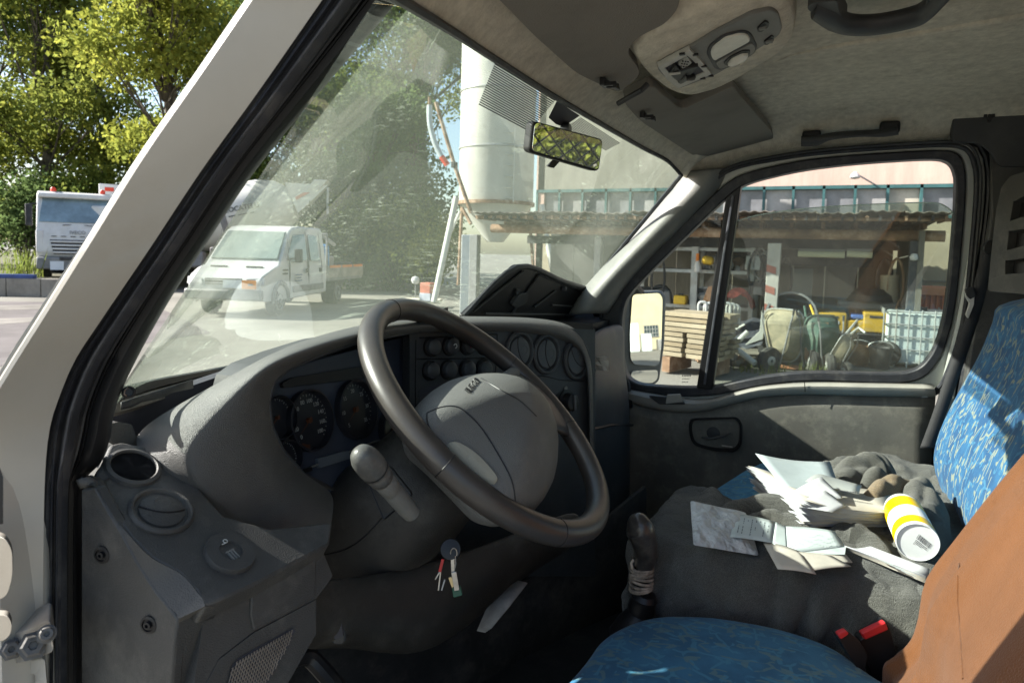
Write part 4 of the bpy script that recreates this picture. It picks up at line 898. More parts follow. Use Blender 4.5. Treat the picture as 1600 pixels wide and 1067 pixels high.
# knee bolster under the column, lower trim
rows = [[D(u, v, d) for u, v, d in r_] for r_ in (
    [(470, 900, .84), (560, 900, .95), (660, 880, 1.02), (760, 850, 1.12), (840, 820, 1.22), (915, 790, 1.32)],
    [(480, 950, .83), (560, 960, .92), (660, 950, .99), (760, 900, 1.1), (850, 850, 1.22), (915, 830, 1.34)],
    [(470, 1000, .83), (545, 1000, .92), (650, 1010, .98), (750, 950, 1.1), (830, 880, 1.24), (900, 850, 1.36)],
    [(470, 1030, .88), (535, 1010, .98), (640, 1040, 1.0), (720, 1000, 1.12), (820, 900, 1.3), (900, 860, 1.42)])]
MB().grid(rows).build('knee_bolster', plastic_lo, dash, solid=.015, sub=2)
MB().grid([[D(u, v, d) for u, v, d in r_] for r_ in ([(300, 1000, 1.05), (500, 990, 1.15), (700, 1000, 1.3), (900, 850, 1.55), (1010, 760, 1.7)], [(300, 1250, 1.15), (500, 1250, 1.2), (700, 1240, 1.35), (900, 1050, 1.6), (1010, 950, 1.75)])]).build('footwell_lining', floorm, dash, solid=.01)
hnd = MB().tube(crom([D(452, 1030, .87), D(480, 1025, .9), D(505, 1048, .9), D(540, 1090, .88)], 5), [.012]*16, 10).build('release_lever', plastic_bk, dash)
MB().prism([D(u, v, .90) for u, v in ((516, 962), (537, 958), (540, 1000), (536, 1008), (520, 1008), (515, 996))], FW*.03).build('lever_bracket', plastic_dk, dash, bevel=.003)
MB().prism([D(u, v, .893) for u, v in ((520, 975), (534, 972), (536, 994), (522, 998))], FW*.005).build('bracket_slot', ink, dash, smooth=False)
# folded papers wedged in the tray right of the knee bolster
tr_ = thing('folded_papers', 'dull grey folded papers wedged in the tray under the ignition keys', 'papers', D(780, 945, 1.05))
for k in range(4):
    a = .006*k
    MB().grid([[D(u+k*3, v-k*2, d-a) for u, v, d in ((745, 985, 1.02), (760, 950, 1.04), (800, 912, 1.08))], [D(u+k*3, v-k*2, d-a) for u, v, d in ((758, 988, 1.02), (785, 955, 1.03), (815, 916, 1.07))]]).build('sheet', mat('dull_paper%d' % k, (.2, .19, .175), .8, .2, 20), tr_, solid=.0015)  # flat grey, darker than the other papers
mtb = MB()
for k in range(9):
    t = k/8; u, v = 722+48*t, 1065-95*t; mtb.box(D(u, v, 1.05), (.005, .008, .014))
# ================================================================== STEERING WHEEL AND COLUMN
WC = np.array([.9445, .4602, 1.4542]); _e, _a = math.radians(48.64), math.radians(276.03)
WN = np.array([math.cos(_e)*math.cos(_a), math.cos(_e)*math.sin(_a), math.sin(_e)]); WPL = Plane(WC, WN)
wa, wb = WPL.axes()
sw = thing('steering_wheel', 'worn brown black steering wheel with a grey padded hub in the foreground', 'steering wheel', WC)
RW = .225
rim = MB().ringtube([WC+RW*(wa*math.cos(t)+wb*math.sin(t)) for t in np.linspace(0, 2*math.pi, 97)[:-1]], .0183, 20).build('rim', leatherette, sw, ang=80)
# moulding joints round the rim
for (u, v) in ((612, 488), (868, 828), (700, 722), (905, 672), (795, 575)):
    p = WPL.at(u, v, 0)-WC; t = math.atan2(p@wb, p@wa); c = WC+RW*(wa*math.cos(t)+wb*math.sin(t)); e = wa*math.cos(t)+wb*math.sin(t)
    MB().ringtube([c+.0184*(e*math.cos(q)+WN*math.sin(q)) for q in np.linspace(0, 2*math.pi, 25)[:-1]], .0007, 5).build('rim_joint', plastic_bk, rim)
ho = [(650, 647), (668, 615), (690, 597), (716, 588), (746, 587), (776, 594), (812, 618), (850, 655), (868, 690), (872, 722), (866, 757), (846, 786), (812, 800), (780, 790), (735, 745), (690, 700), (657, 670)]
hp0 = WPL.pts([tuple(q) for q in crom(ho, 5, True)], .008); hc = sum(hp0)/len(hp0)
rows = []
for s, h in ((.84, -.055), (.93, -.042), (1., -.024), (.99, -.010), (.96, .002), (.9, .014), (.8, .029), (.66, .046), (.5, .061), (.35, .072), (.2, .079), (.08, .082), (.005, .083)):
    rows.append([hc+(p-hc)*s+WN*h for p in hp0])
hub = MB().grid(rows, closed=True).build('hub', hubplastic, sw, ang=70)
HB = bvh_of(hub)
def onhub(L, r, name, m, par, n=6, off=0.):
    P = [hit(HB, u, v, off) for u, v in crom(L, n)]; P = [p for p in P if p is not None]
    if len(P) > 1: return MB().tube(P, r, 6).build(name, m, par)
onhub([(667, 645), (690, 636), (712, 635), (728, 644), (752, 668), (780, 712), (800, 752), (806, 790)], .0011, 'hub_seam', plastic_bk, hub)
onhub([(667, 645), (668, 660), (676, 680)], .0011, 'hub_seam', plastic_bk, hub)
onhub([(752, 591), (785, 611), (812, 626), (838, 650)], .0011, 'hub_seam', plastic_bk, hub)
# raised maker's lettering across the top of the hub
p0, p1 = hit(HB, 725, 622, 0), hit(HB, 750, 592, 0); xa = p1-p0; nh = WN*.9+np.array([-.1, 0, .0]); ya = np.cross(nh, xa)
if ya @ (np.array(hit(HB, 700, 600, 0))-p0) < 0: pass
text('IVECO', 'hub_lettering', hubplastic, hub, (p0+p1)/2+WN*.0022, xa, ya, .0185, .0026, squash=.95)
# horn pads: ribbed oval pieces in the hub flanks
def pad(L, name='horn_pad'):
    P = [hit(HB, u, v, 0) for u, v in crom(L, 4, True)]; P = [p for p in P if p is not None]
    if len(P) < 5: return
    c = sum(P)/len(P)
    MB().grid([[c+(p-c)*s+WN*h for p in P] for s, h in ((1.03, -.004), (1., .004), (.94, .007), (.02, .009))], closed=True).build(name, mat('horn_pad', (.26, .25, .2), .6, .05, 8, .4, 500, stretch=(1, 1, 1)), hub, ang=60)
pad([(700, 697), (712, 696), (735, 710), (758, 732), (773, 752), (768, 756), (750, 750), (722, 730)])
# spokes
def spoke(L, h0, h1, th, name='spoke', m=leatherette):
    a, b, c, d = [WPL.at(*q, o) for q, o in zip(L, (h0, h1, h1, h0))]
    rows = []
    for t in np.linspace(0, 1, 6):
        p, q = a*(1-t)+b*t, d*(1-t)+c*t; mid = (p+q)/2; hd = (p-q)/2
        rows.append([mid+hd*math.cos(x)+WN*th*math.sin(x) for x in np.linspace(0, 2*math.pi, 17)[:-1]])
    MB().grid(rows, closed=True).build(name, m, sw, ang=80)
spoke([(800, 622), (806, 572), (912, 692), (858, 668)], -.002, .001, .012)
spoke([(770, 592), (800, 573), (812, 588), (800, 612)], -.01, 0, .010, m=hubplastic)
spoke([(768, 770), (748, 758), (790, 790), (805, 792)], -.004, .0, .014, m=hubplastic)
# ---- column shroud
col_ = thing('steering_column', 'dark grey steering column shroud behind the wheel, with a seam and stalk recess', 'steering column', WC-WN*.1)
ax = -WN; up_ = wb; rt_ = wa
def sect(t, hw, hh, cu, n=36, sx=0, sy=0):
    c = WC+ax*t+rt_*sx+up_*sy; out = []
    for k in range(n):
        q = 2*math.pi*k/n; cx_, sy_ = math.cos(q), math.sin(q); e = 2/cu
        out.append(c+rt_*hw*math.copysign(abs(cx_)**e, cx_)+up_*hh*math.copysign(abs(sy_)**e, sy_))
    return out
rows = [sect(.035, .074, .076, 2.3), sect(.05, .080, .082, 2.3), sect(.085, .080, .082, 2.3), sect(.092, .076, .078, 2.3)]
b = MB().grid(rows, closed=True); b.f.append(tuple(range(36))); b.m.append(0); b.f.append(tuple(3*36+k for k in range(36))); b.m.append(0)
b.build('hub_skirt', plastic, col_, ang=50)
rows = [sect(.094, .085, .08, 2.6, sy=-.0), sect(.10, .105, .085, 2.8), sect(.14, .125, .09, 3.0), sect(.22, .14, .10, 3.2, sy=-.0), sect(.33, .14, .11, 3.2, sy=.0)]
b = MB().grid(rows, closed=True); b.f.append(tuple(range(36))); b.m.append(0)
shroud = b.build('shroud', plastic_lo, col_, ang=50)
SH = bvh_of(shroud)
def onsh(L, r, name, m, n=6, off=0.):
    P = [hit(SH, u, v, off) for u, v in crom(L, n)]; P = [p for p in P if p is not None]
    if len(P) > 1: return MB().tube(P, r, 6).build(name, m, col_)
onsh([(503, 868), (540, 858), (570, 838), (598, 808)], .0012, 'shroud_seam', plastic_bk)
rc = [hit(SH, u, v, .001) for u, v in rnd([(577, 758), (610, 728), (645, 772), (600, 812)], 5)]
if all(p is not None for p in rc):
    MB().poly(rc).build('stalk_recess', plastic_dk, col_, smooth=False)
    MB().ringtube(resamp(rc, 60), .0012, 5).build('recess_edge', plastic_bk, col_)
# ---- indicator stalk
p0 = D(633, 790, .86); p1 = D(561, 706, .765); axd = p1-p0; Ls = np.linalg.norm(axd); axd /= Ls
stalk = thing('indicator_stalk', 'grey control stalk with rounded twist end left of the column', 'stalk', p0)
b = MB().lathe(p0, axd, [(.0115, -.02), (.0125, 0), (.0125, Ls*.30), (.0118, Ls*.32), (.0128, Ls*.34), (.0135, Ls*.5), (.0125, Ls*.52)], 28)
b.build('stalk_shaft', plastic_gr, stalk, ang=50)
MB().lathe(p0, axd, [(.0128, Ls*.52), (.015, Ls*.54), (.0155, Ls*.64), (.0142, Ls*.65), (.0142, Ls*.66), (.0165, Ls*.67), (.0172, Ls*.74), (.0172, Ls*.82), (.016, Ls*.9), (.0125, Ls*.97), (.007, Ls*1.01), (.0001, Ls*1.02)], 32).build('twist_end', mat('stalk_tip', (.085, .085, .08), .4, .12, 20, .1, 300, dirt=(.3, .29, .26), dirtamt=.3, ds=60), stalk, ang=50)
MB().lathe(p0, axd, [(.0174, Ls*.70), (.0174, Ls*.715)], 32, cap=False).build('twist_ring', plastic_bk, stalk)
st2 = [hit(SH, 812, 705, 0)]
# ---- keys in the ignition
kd = .90
keys = thing('bunch_of_keys', 'bunch of keys hanging from the ignition below the column', 'keys', D(708, 862, kd))
MB().ringtube([D(709+5*math.cos(t), 864+8*math.sin(t), kd+.002*math.sin(t)) for t in np.linspace(0, 2*math.pi, 21)[:-1]], .0008, 6).build('key_ring', metal, keys)
MB().lathe(D(704, 858, kd+.01), CAM-D(704, 858, kd), [(.014, 0), (.013, .008), (.006, .009), (.0001, .009)], 18).build('ignition_lock', plastic_bk, keys)
redk = mat('key_red', (.45, .03, .03), .4, .1)
def key(u0, v0, u1, v1, w, m, name, d):
    a, b_ = D(u0, v0, d), D(u1, v1, d); t = (b_-a); l = np.linalg.norm(t); t /= l; s = np.cross(t, FW); s /= np.linalg.norm(s); n = np.cross(s, t)
    return MB().box((a+b_)/2, (w, .0018, l), (s, n, t)).build(name, m, keys, bevel=.0005)
key(692, 873, 687, 893, .004, redk, 'key_head', kd); key(687, 893, 680, 905, .002, metal, 'key_blade', kd)
key(690, 880, 685, 922, .0022, metal, 'key_blade', kd+.004); key(695, 905, 690, 922, .002, galv, 'key_blade', kd+.006)
key(707, 871, 708, 893, .005, metal, 'key_bow', kd); key(703, 901, 710, 920, .005, mat('brass', (.5, .42, .25), .35, .1, metal=1), 'key_blade', kd+.003)
key(709, 893, 714, 922, .007, metal, 'key_blade', kd-.002)
MB().prism([D(u, v, kd) for u, v in rnd([(706, 918), (719, 914), (723, 930), (708, 934)], 3)], FW*.004).build('key_tag', mat('green_tag', (.02, .09, .06), .3, .1), keys, bevel=.001)
MB().tube([D(711, 868, kd), D(712, 880, kd), D(709, 894, kd)], .001, 5).build('key_chain', metal, keys)
# ---- gear lever
gl0 = thing('gear_lever', 'gear lever with a scuffed black knob and cord bound round its stem', 'gear lever', D(1005, 950, 1.18))
g = [D(996, 822, 1.12), D(1004, 838, 1.125), D(1010, 862, 1.14), D(1006, 884, 1.15)]
MB().tube(crom([D(986, 818, 1.115)]+g, 5), np.interp(np.linspace(0, 1, 21), [0, .08, .2, .35, .6, 1], [.006, .016, .022, .0235, .021, .0165]), 16).build('gear_knob', mat('knob_black', (.035, .032, .03), .28, .15, 20, .05, 200, dirt=(.3, .27, .22), dirtamt=.25, ds=25), gl0)
cord = MB()
for k in range(9):
    c = D(1003-k*.2, 884+k*4.4, 1.152+k*.001); q = random.uniform(-.35, .35)
    cord.ringtube([c+RT*.0185*math.cos(t)+FW*.0185*math.sin(t)+UP*(.003*math.sin(t+k)+.006*q*math.cos(t)) for t in np.linspace(0, 2*math.pi, 21)[:-1]], .0026, 6)
cord.build('cord_binding', mat('cord', (.3, .25, .2), .9, .3, 60, .5, 400), gl0)
MB().tube([D(1002, 880, 1.16), D(1000, 930, 1.18)], .015, 12).build('lever_stem', plastic_bk, gl0)
MB().lathe(D(1003, 948, 1.18), (0, -.2, 1), [(.045, -.06), (.034, -.03), (.022, -.01), (.024, 0), (.021, .012), (.023, .018), (.018, .026), (.0001, .028)], 20).build('lever_boot', plastic_bk, gl0)
MB().tube([D(988, 888, 1.13), D(986, 879, 1.13), D(990, 874, 1.13)], .0022, 6).build('cord_end', mat('cord_pale', (.45, .38, .3), .9, .2, 40), gl0)

# ================================================================== SEATS
def smoothbox(xs_, ys_, zs_): pass
ds_ = thing('driver_seat', 'driver seat with a dark blue patterned cushion in the foreground', 'seat', (.84, 0, .85))
def roundslab(outline, ztop, zbot, r, m, name, par, crown=.012, sink=None):
    """horizontal cushion from a plan outline (world xy)"""
    P = [np.array(p, float) for p in crom(outline, 6, True)]; c = sum(P)/len(P); rows = []
    for s, z in ((.97, zbot), (1., zbot+.02), (1., ztop-r), (.993, ztop-r*.55), (.97, ztop-r*.2), (.93, ztop-r*.03), (.85, ztop+crown*.3), (.6, ztop+crown*.8), (.3, ztop+crown), (.02, ztop+crown)):
        rows.append([(*(c+(p-c)*s), z) for p in P])
    b = MB().grid(rows, closed=True); b.f.append(tuple(range(len(P)))); b.m.append(0)
    return b.build(name, m, par, sub=1)
o2 = [Z(u, v, 1.14)[:2] for u, v in ((880, 1067), (905, 1015), (942, 972), (1010, 945), (1085, 943), (1150, 950), (1230, 966), (1310, 995), (1420, 1062))]
o2 = [(.57, -.1), (.57, .2), (.64, .29), (.74, .305)]+[tuple(p) for p in o2[1:]]+[(1.02, -.3), (.8, -.38), (.62, -.3)]
roundslab(o2, 1.13, 1.0, .05, seat_dark, 'seat_cushion', ds_)
MB().box((.84, -.05, .95), (.4, .5, .12)).build('seat_base', plastic_bk, ds_, bevel=.01)
# backrest core and the brown cover pulled over it
def brsec(z, yf, x0, x1, th, bul=.03, n=40):
    out = []; cx_ = (x0+x1)/2; hw = (x1-x0)/2
    for k in range(n):
        q = 2*math.pi*k/n; a, b_ = math.cos(q), math.sin(q)
        x = cx_+hw*math.copysign(abs(a)**.55, a); y = yf-th/2+th/2*math.copysign(abs(b_)**.6, b_)
        if b_ > 0: y -= bul*(1-(abs(x-cx_)/hw)**2)*.6
        out.append((x, y, z))
    return out
MB().grid([brsec(z, y-.01, .61, 1.07, .14) for z, y in ((1.08, -.14), (1.3, -.15), (1.5, -.26), (1.7, -.35), (1.82, -.40))], closed=True).build('backrest', seat_dark, ds_)
bc = thing('brown_seat_cover', 'brown cotton shirt pulled over the driver backrest, hem hanging at the bottom', 'seat cover', (.84, -.2, 1.13))
rows = []
cov = [(1.04, -.10, 1.118), (1.08, -.097, 1.122), (1.115, -.093, 1.125), (1.135, -.094, 1.124), (1.150, -.105, 1.118), (1.175, -.122, 1.11), (1.21, -.128, 1.105), (1.27, -.133, 1.103), (1.34, -.165, 1.103), (1.41, -.2, 1.103), (1.49, -.244, 1.10), (1.6, -.30, 1.09), (1.7, -.345, 1.08), (1.79, -.39, 1.05), (1.84, -.43, .98)]
for z, y, x1 in cov:
    s = brsec(z, y, .58+(1.1-x1)*.2, x1, .17 if z < 1.8 else .1, n=72)
    fold = []
    for k, p in enumerate(s):
        ph = p[0]*60; am = .004*max(0, 1-(z-1.12)/.22)+.0032
        fold.append((p[0]+am*math.sin(p[1]*90+z*8), p[1]+am*(math.sin(ph+z*5)+.6*math.sin(ph*2.3+1+z*9)), p[2]-(.006*math.sin(ph*.7) if z < 1.05 else 0)))
    rows.append(fold)
cvr = MB().grid([crom(list(c), 3) for c in zip(*rows)]+[crom(list(list(zip(*rows))[0]), 3)])
cvo = cvr.build('cover_cloth', brown, bc, ang=180)
CVB = bvh_of(cvo)
P = [hit(CVB, u, v, .0003) for u, v in crom([(1498, 880), (1496, 930), (1500, 990), (1505, 1060)], 4)]
if all(p is not None for p in P): MB().tube(P, .0014, 6).build('cover_pleat', brown, cvo)
hem = [p for p in rows[0]]; MB().ringtube([np.array(p)+np.array([0, 0, .002]) for p in hem], .004, 6).build('hem', brown, cvo)
# ---- passenger bench
ps = thing('passenger_bench', 'pale blue patterned passenger bench seat with a tall ribbed headrest', 'seat', (1.65, -.1, .85))
roundslab([(1.2, -.3), (1.2, .18), (1.26, .24), (1.45, .25), (1.59, .222), (1.72, .19), (1.86, .15), (1.97, .09), (2.0, -.05), (1.99, -.32), (1.6, -.38)], 1.165, 1.02, .06, seat_dark, 'seat_cushion', ps)
MB().box((1.62, -.05, .95), (.7, .5, .16)).build('seat_base', plastic_bk, ps, bevel=.01)
# backrest: sections whose far edge follows the outline in the photograph
edge = [(1467, 860), (1452, 800), (1437, 720), (1440, 680), (1458, 635), (1482, 590), (1506, 545), (1524, 500), (1534, 475), (1552, 459), (1600, 452)]
rows = []
for u, v in edge:
    p = X(u, v, 1.97); z = p[2]; yf = p[1]; n = 40
    x0 = 1.26; x1 = 1.97; top_ = v < 480
    if v <= 459: yf -= .05
    rows.append(brsec(z, yf, x0+(.02 if top_ else 0), x1-(.0 if not top_ else (.0 if v > 460 else .03)), .16 if v > 465 else .1, bul=.045, n=48))
b = MB().grid([crom(list(c), 3) for c in zip(*rows)]+[crom(list(list(zip(*rows))[0]), 3)])
b.build('backrest', seat_blue, ps, ang=180)
# piping down the bolster
hd_ = MB()
hl = [(1560, 300), (1572, 278), (1600, 268), (1668, 262), (1700, 300), (1690, 470), (1640, 462), (1552, 456), (1543, 448), (1545, 430)]
def headrest_frame():
    A = [(1543, 452), (1548, 400), (1556, 330), (1564, 293), (1578, 276), (1604, 268), (1720, 264), (1760, 460), (1640, 462)]
    holes = [[(1580, 318), (1640, 308), (1640, 328), (1576, 340)], [(1573, 360), (1640, 352), (1640, 374), (1570, 382)], [(1568, 404), (1640, 398), (1640, 422), (1566, 426)]]
    return A, holes
A, holes = headrest_frame()
HP = Plane(X(1560, 400, 1.9), (-.55, .8, .1))
MB().prism(HP.pts(rnd(A, 9), 0), -HP.n*.02).build('headrest_back', plastic_bk, ps, bevel=.003)
bars = MB()
def hbar(P, off=.02, th=.03): bars.prism(HP.pts(rnd(P, 5), off), -HP.n*th)
hbar([(1543, 454), (1548, 400), (1556, 330), (1564, 293), (1578, 276), (1586, 300), (1578, 345), (1570, 420), (1572, 454)], .022)
hbar([(1562, 296), (1578, 275), (1606, 267), (1740, 262), (1740, 300), (1600, 306), (1584, 316)], .024)
hbar([(1570, 348), (1600, 338), (1740, 326), (1740, 348), (1600, 358), (1571, 362)], .026)
hbar([(1564, 393), (1600, 384), (1740, 372), (1740, 394), (1600, 404), (1566, 408)], .026)
hbar([(1543, 455), (1549, 436), (1572, 428), (1740, 418), (1740, 462), (1600, 460)], .024)
bars.build('headrest_frame', plastic_side, ps, bevel=.007, seg=3)
# ---- seat belt on the passenger side
sbt = thing('passenger_seat_belt', 'black seat belt running down from its pillar loop beside the blue backrest', 'seat belt', X(1545, 400, 1.97))
def webbing(L, w, name, m, par, x=1.955):
    rows = []
    L = crom(L, 6)
    for i, (u, v) in enumerate(L): rows.append([X(u-w/2, v, x), X(u, v, x-.002), X(u+w/2, v, x)])
    MB().grid(rows).build(name, m, par, solid=.0015)
webm = mat('belt_webbing', (.02, .02, .022), .7, .1, 40, .3, 900)
webbing([(1548, 384), (1536, 430), (1524, 480), (1505, 540), (1484, 600), (1463, 660), (1448, 700)], 22, 'belt_webbing', webm, sbt)
MB().prism([X(u, v, 1.945) for u, v in rnd([(1535, 388), (1543, 376), (1600, 362), (1600, 400), (1552, 396), (1540, 398)], 5)], (.02, 0, 0)).build('belt_loop', plastic_bk, sbt, bevel=.004)
MB().prism([X(u, v, 1.94) for u, v in rnd([(1509, 456), (1516, 450), (1523, 462), (1522, 476), (1513, 498), (1509, 492), (1515, 474), (1509, 464)], 2)], (.012, 0, 0)).build('belt_tongue', galv, sbt, bevel=.001)
MB().prism([X(u, v, 1.938) for u, v in rnd([(1508, 452), (1521, 448), (1526, 462), (1516, 468), (1510, 462)], 2)], (.016, 0, 0)).build('tongue_cap', plastic_bk, sbt, bevel=.002)
# ---- buckles between the seats
redb = mat('buckle_red', (.5, .025, .03), .35, .1)
def buckle(P, btn, d, label):
    t = thing('belt_buckle', label, 'seat belt buckle', D(*P[0], d), group='seat belt buckles')
    MB().prism([D(u, v, d) for u, v in rnd(P, 3)], FW*.02).build('buckle_body', plastic_bk, t, bevel=.003)
    MB().prism([D(u, v, d-.004) for u, v in rnd(btn, 3)], FW*.01).build('release_button', redb, t, bevel=.002)
buckle([(1344, 1000), (1386, 972), (1392, 985), (1412, 1067), (1380, 1090), (1356, 1040)], [(1346, 989), (1384, 971), (1389, 984), (1352, 1000)], .985, 'seat belt buckle whose red button lies against the knitted sweater')
buckle([(1308, 992), (1324, 985), (1342, 1000), (1356, 1022), (1350, 1060), (1318, 1010)], [(1309, 991), (1323, 985), (1327, 990), (1314, 999)], .965, 'seat belt buckle whose red button peeps over the driver cushion')
# ================================================================== THINGS LYING ON THE BENCH
swt = thing('knitted_sweater', 'grey knitted sweater spread and bunched over the passenger bench', 'sweater', (1.5, 0, 1.17))
rng_ = random.Random(3)
FOLD = [(rng_.uniform(0, 6.3), rng_.uniform(7, 22), rng_.uniform(-1, 1), rng_.uniform(.25, 1)) for _ in range(12)]
def sweat(a, b):
    x = 1.185+max(a, 0); y = .262-max(b, 0); z = 1.192
    if a < 0: x -= .035*(1-math.exp(a/.04)); z -= max(0, -a-.01)
    if b < 0: y += .03*(1-math.exp(b/.04)); z -= max(0, -b-.01)
    h = 0
    for ph, fr, di, am in FOLD: h += am*math.sin(ph+fr*(x*.6+di*y)+2*math.sin(3.1*x+4*y+ph))
    h = .0045*h
    ridge = math.exp(-((a-.055)/.045)**2)*.03*(.75+.35*math.sin(y*19+1.3))        # the thick roll along the near edge
    ridge += math.exp(-((y-.16-.12*(x-1.3))/.03)**2)*.02*(1 if 1.28 < x < 1.62 else .2)
    cr = 0
    for a_, b_, ph in ((31, 17, .4), (-19, 37, 2.), (44, -9, 4.)): cr += abs(math.sin(.5*(x*a_+y*b_+ph+1.5*math.sin(y*13+ph)+1.2*math.sin(x*17-ph))))
    z += .007*(cr-1.6)
    pl = .010*math.sin(y*70+3*math.sin(y*23)+a*18)*max(0, min(1, (-a+.03)/.08))    # vertical drape folds on the hanging side
    pl2 = .010*math.sin(x*55+2*math.sin(x*19)+b*15)*max(0, min(1, (-b+.03)/.08))
    return np.array([x-pl*1.2+(-.004*h), y+pl2, z+h*(1 if a > 0 and b > 0 else .5)+ridge])
rows = []
for i in range(74):
    row = []
    for j in range(64):
        b_ = -.17+j/63*.75; am = .33+.42/(1+math.exp(-(b_-.26)/.04))
        row.append(sweat(-.15+i/73*(am+.15)+.012*math.sin(j*.5), b_+.012*math.sin(i*.6)))
    rows.append(row)
swo = MB().grid(rows).build('body_panel', knit_grey, swt, solid=.006, sub=0, ang=180, disp=(.045, .085))
SWB = bvh_of(swo)
def roll(P, r, m, name, par, seed=1, squash=.75):
    rg = random.Random(seed); P = crom(P, 10); n = 18; rows = []
    f1, f2 = rg.uniform(0, 6), rg.uniform(0, 6)
    for i, p in enumerate(P):
        t = P[min(i+1, len(P)-1)]-P[max(0, i-1)]; t /= np.linalg.norm(t); s = np.cross(t, [0, 0, 1]); s /= np.linalg.norm(s); u_ = np.cross(s, t)
        e = min(1, .35+2.2*min(i, len(P)-1-i)/len(P))
        rr = r*e*(1+.10*math.sin(i*.38+f1)+.05*math.sin(i*.9+f2)+.06*math.sin(i*2.2+f1))
        rows.append([p+s*rr*math.cos(q)*(1+.10*math.sin(2*q+i*.12+f2))+u_*rr*squash*math.sin(q)*(1+.12*math.sin(3*q+i*.15+f1)) for q in np.linspace(0, 2*math.pi, n+1)[:-1]])
    b = MB().grid(rows, closed=True); b.f += [tuple(range(n)), tuple((len(rows)-1)*n+k for k in range(n))]; b.m += [0, 0]
    return b.build(name, m, par, ang=180, disp=(.014, .05))
def heap(P, wdt, hgt, m, name, par, seed, nf=9):
    """a crumpled strip of cloth along a path: rounded ridges parted by sharp creases"""
    rg = random.Random(seed); P = crom(P, 14); n = len(P); K = 34; rows = []
    F_ = [(rg.uniform(-1, 1), rg.uniform(-1, 1), rg.uniform(0, 6.3), rg.uniform(.6, 1)) for _ in range(5)]
    L_ = [0]
    for a, b in zip(P, P[1:]): L_.append(L_[-1]+np.linalg.norm(b-a))
    for i, p in enumerate(P):
        t = P[min(i+1, n-1)]-P[max(0, i-1)]; t[2] = 0; t /= np.linalg.norm(t); s = np.array([-t[1], t[0], 0])
        e = math.sin(math.pi*(.04+.92*i/(n-1)))**.5; row = []
        for k in range(K):
            q = -1+2*k/(K-1); x = L_[i]; y = q*wdt
            h = 0
            for a_, b_, ph, am in F_:
                d = (x*a_+y*b_)*(nf*10)+ph+1.3*math.sin(x*38+ph)+1.1*math.sin(y*52+2*ph)
                h += am*(abs(math.sin(d*.5))-.5)
            prof = (1-abs(q)**2.4)
            z = hgt*e*prof*(.95+.24*h)-(.03 if abs(q) > .97 else 0)
            row.append(p+s*y*(.7+.3*e)*(1+.05*h)+np.array([0, 0, z-.02]))
        rows.append(row)
    return MB().grid(rows).build(name, m, par, ang=180)
heap([Z(1300, 760, 1.225), Z(1335, 742, 1.235), Z(1370, 734, 1.24), Z(1400, 742, 1.235)], .045, .055, knit_grey, 'sleeve', swt, 2)
heap([Z(1335, 772, 1.215), Z(1366, 756, 1.225), Z(1392, 748, 1.23)], .03, .045, knit_grey, 'sleeve', swt, 3)
heap([Z(1392, 768, 1.22), Z(1428, 772, 1.225), Z(1440, 805, 1.22), Z(1436, 850, 1.21)], .05, .05, knit_grey, 'sleeve', swt, 4)
heap([Z(1122, 800, 1.205), Z(1170, 790, 1.21), Z(1215, 790, 1.215), Z(1252, 802, 1.21), Z(1282, 824, 1.2)], .03, .04, knit_grey, 'sleeve', swt, 5)
heap([Z(1168, 810, 1.20), Z(1205, 806, 1.205), Z(1242, 816, 1.205), Z(1275, 834, 1.2)], .022, .032, knit_grey, 'sleeve', swt, 6)
heap([Z(1285, 840, 1.195), Z(1325, 832, 1.205), Z(1358, 844, 1.205), Z(1385, 872, 1.2)], .032, .035, knit_grey, 'sleeve', swt, 8)
tw = thing('brown_cloth', 'small crumpled tan towelling cloth on the sweater beside the blue backrest', 'cloth', Z(1390, 755, 1.26))
heap([Z(1358, 772, 1.25), Z(1380, 758, 1.255), Z(1405, 752, 1.255), Z(1436, 758, 1.245)], .026, .032, towel, 'cloth_fold', tw, 7, 11)
# ---- the stack of papers
stk = thing('paper_stack', 'thick untidy stack of white papers on the far side of the bench', 'papers', Z(1290, 790, 1.2))
rg = random.Random(11); NS = 26
for k in range(NS):
    t = k/(NS-1); z = 1.203+.0017*k
    q = [(1176+rg.uniform(-5, 5)-8*t, 762-22*t+rg.uniform(-2, 2)), (1258+rg.uniform(-8, 8)-6*t, 824-26*t), (1398+rg.uniform(-9, 5)+2*t, 824-22*t+rg.uniform(-2, 2)), (1392+rg.uniform(-6, 4), 792-24*t)]
    P = [Z(u, v, z) for u, v in q]; rows = []
    for i in range(7):
        s = i/6; row = []
        for j in range(4):
            f = j/3; p = (P[0]*(1-f)+P[1]*f)*(1-s)+(P[3]*(1-f)+P[2]*f)*s
            row.append(p+np.array([0, 0, .020*(1-s)**3*t+.006*s*s*(1-t)+.003*math.sin(s*5+k)*rg.uniform(0, 1)*f]))
        rows.append(row)
    MB().grid(rows).build('sheet', paper if k % 5 else paper_w, stk, solid=.0004)
def sheet(name, P, m, par, curl=0, th=.0006, n=7, fold=None, flip=False):
    P = [np.array(p) for p in P]; rows = []
    for i in range(n):
        s = i/(n-1); row = []
        for j in range(n):
            f = j/(n-1); p = (P[0]*(1-f)+P[3]*f)*(1-s)+(P[1]*(1-f)+P[2]*f)*s
            row.append(p+np.array([0, 0, curl*math.sin(math.pi*s)*(1-.5*f)]))
        rows.append(row)
    return MB().grid(rows).build(name, m, par, solid=th)
tp_ = thing('loose_sheet', 'large blank sheet in shade on top of the paper stack', 'sheet of paper', Z(1250, 740, 1.27))
sheet('sheet', [Z(1180, 708, 1.292), Z(1297, 721, 1.278), Z(1313, 766, 1.258), Z(1231, 769, 1.256)], paper_b, tp_, -.006)
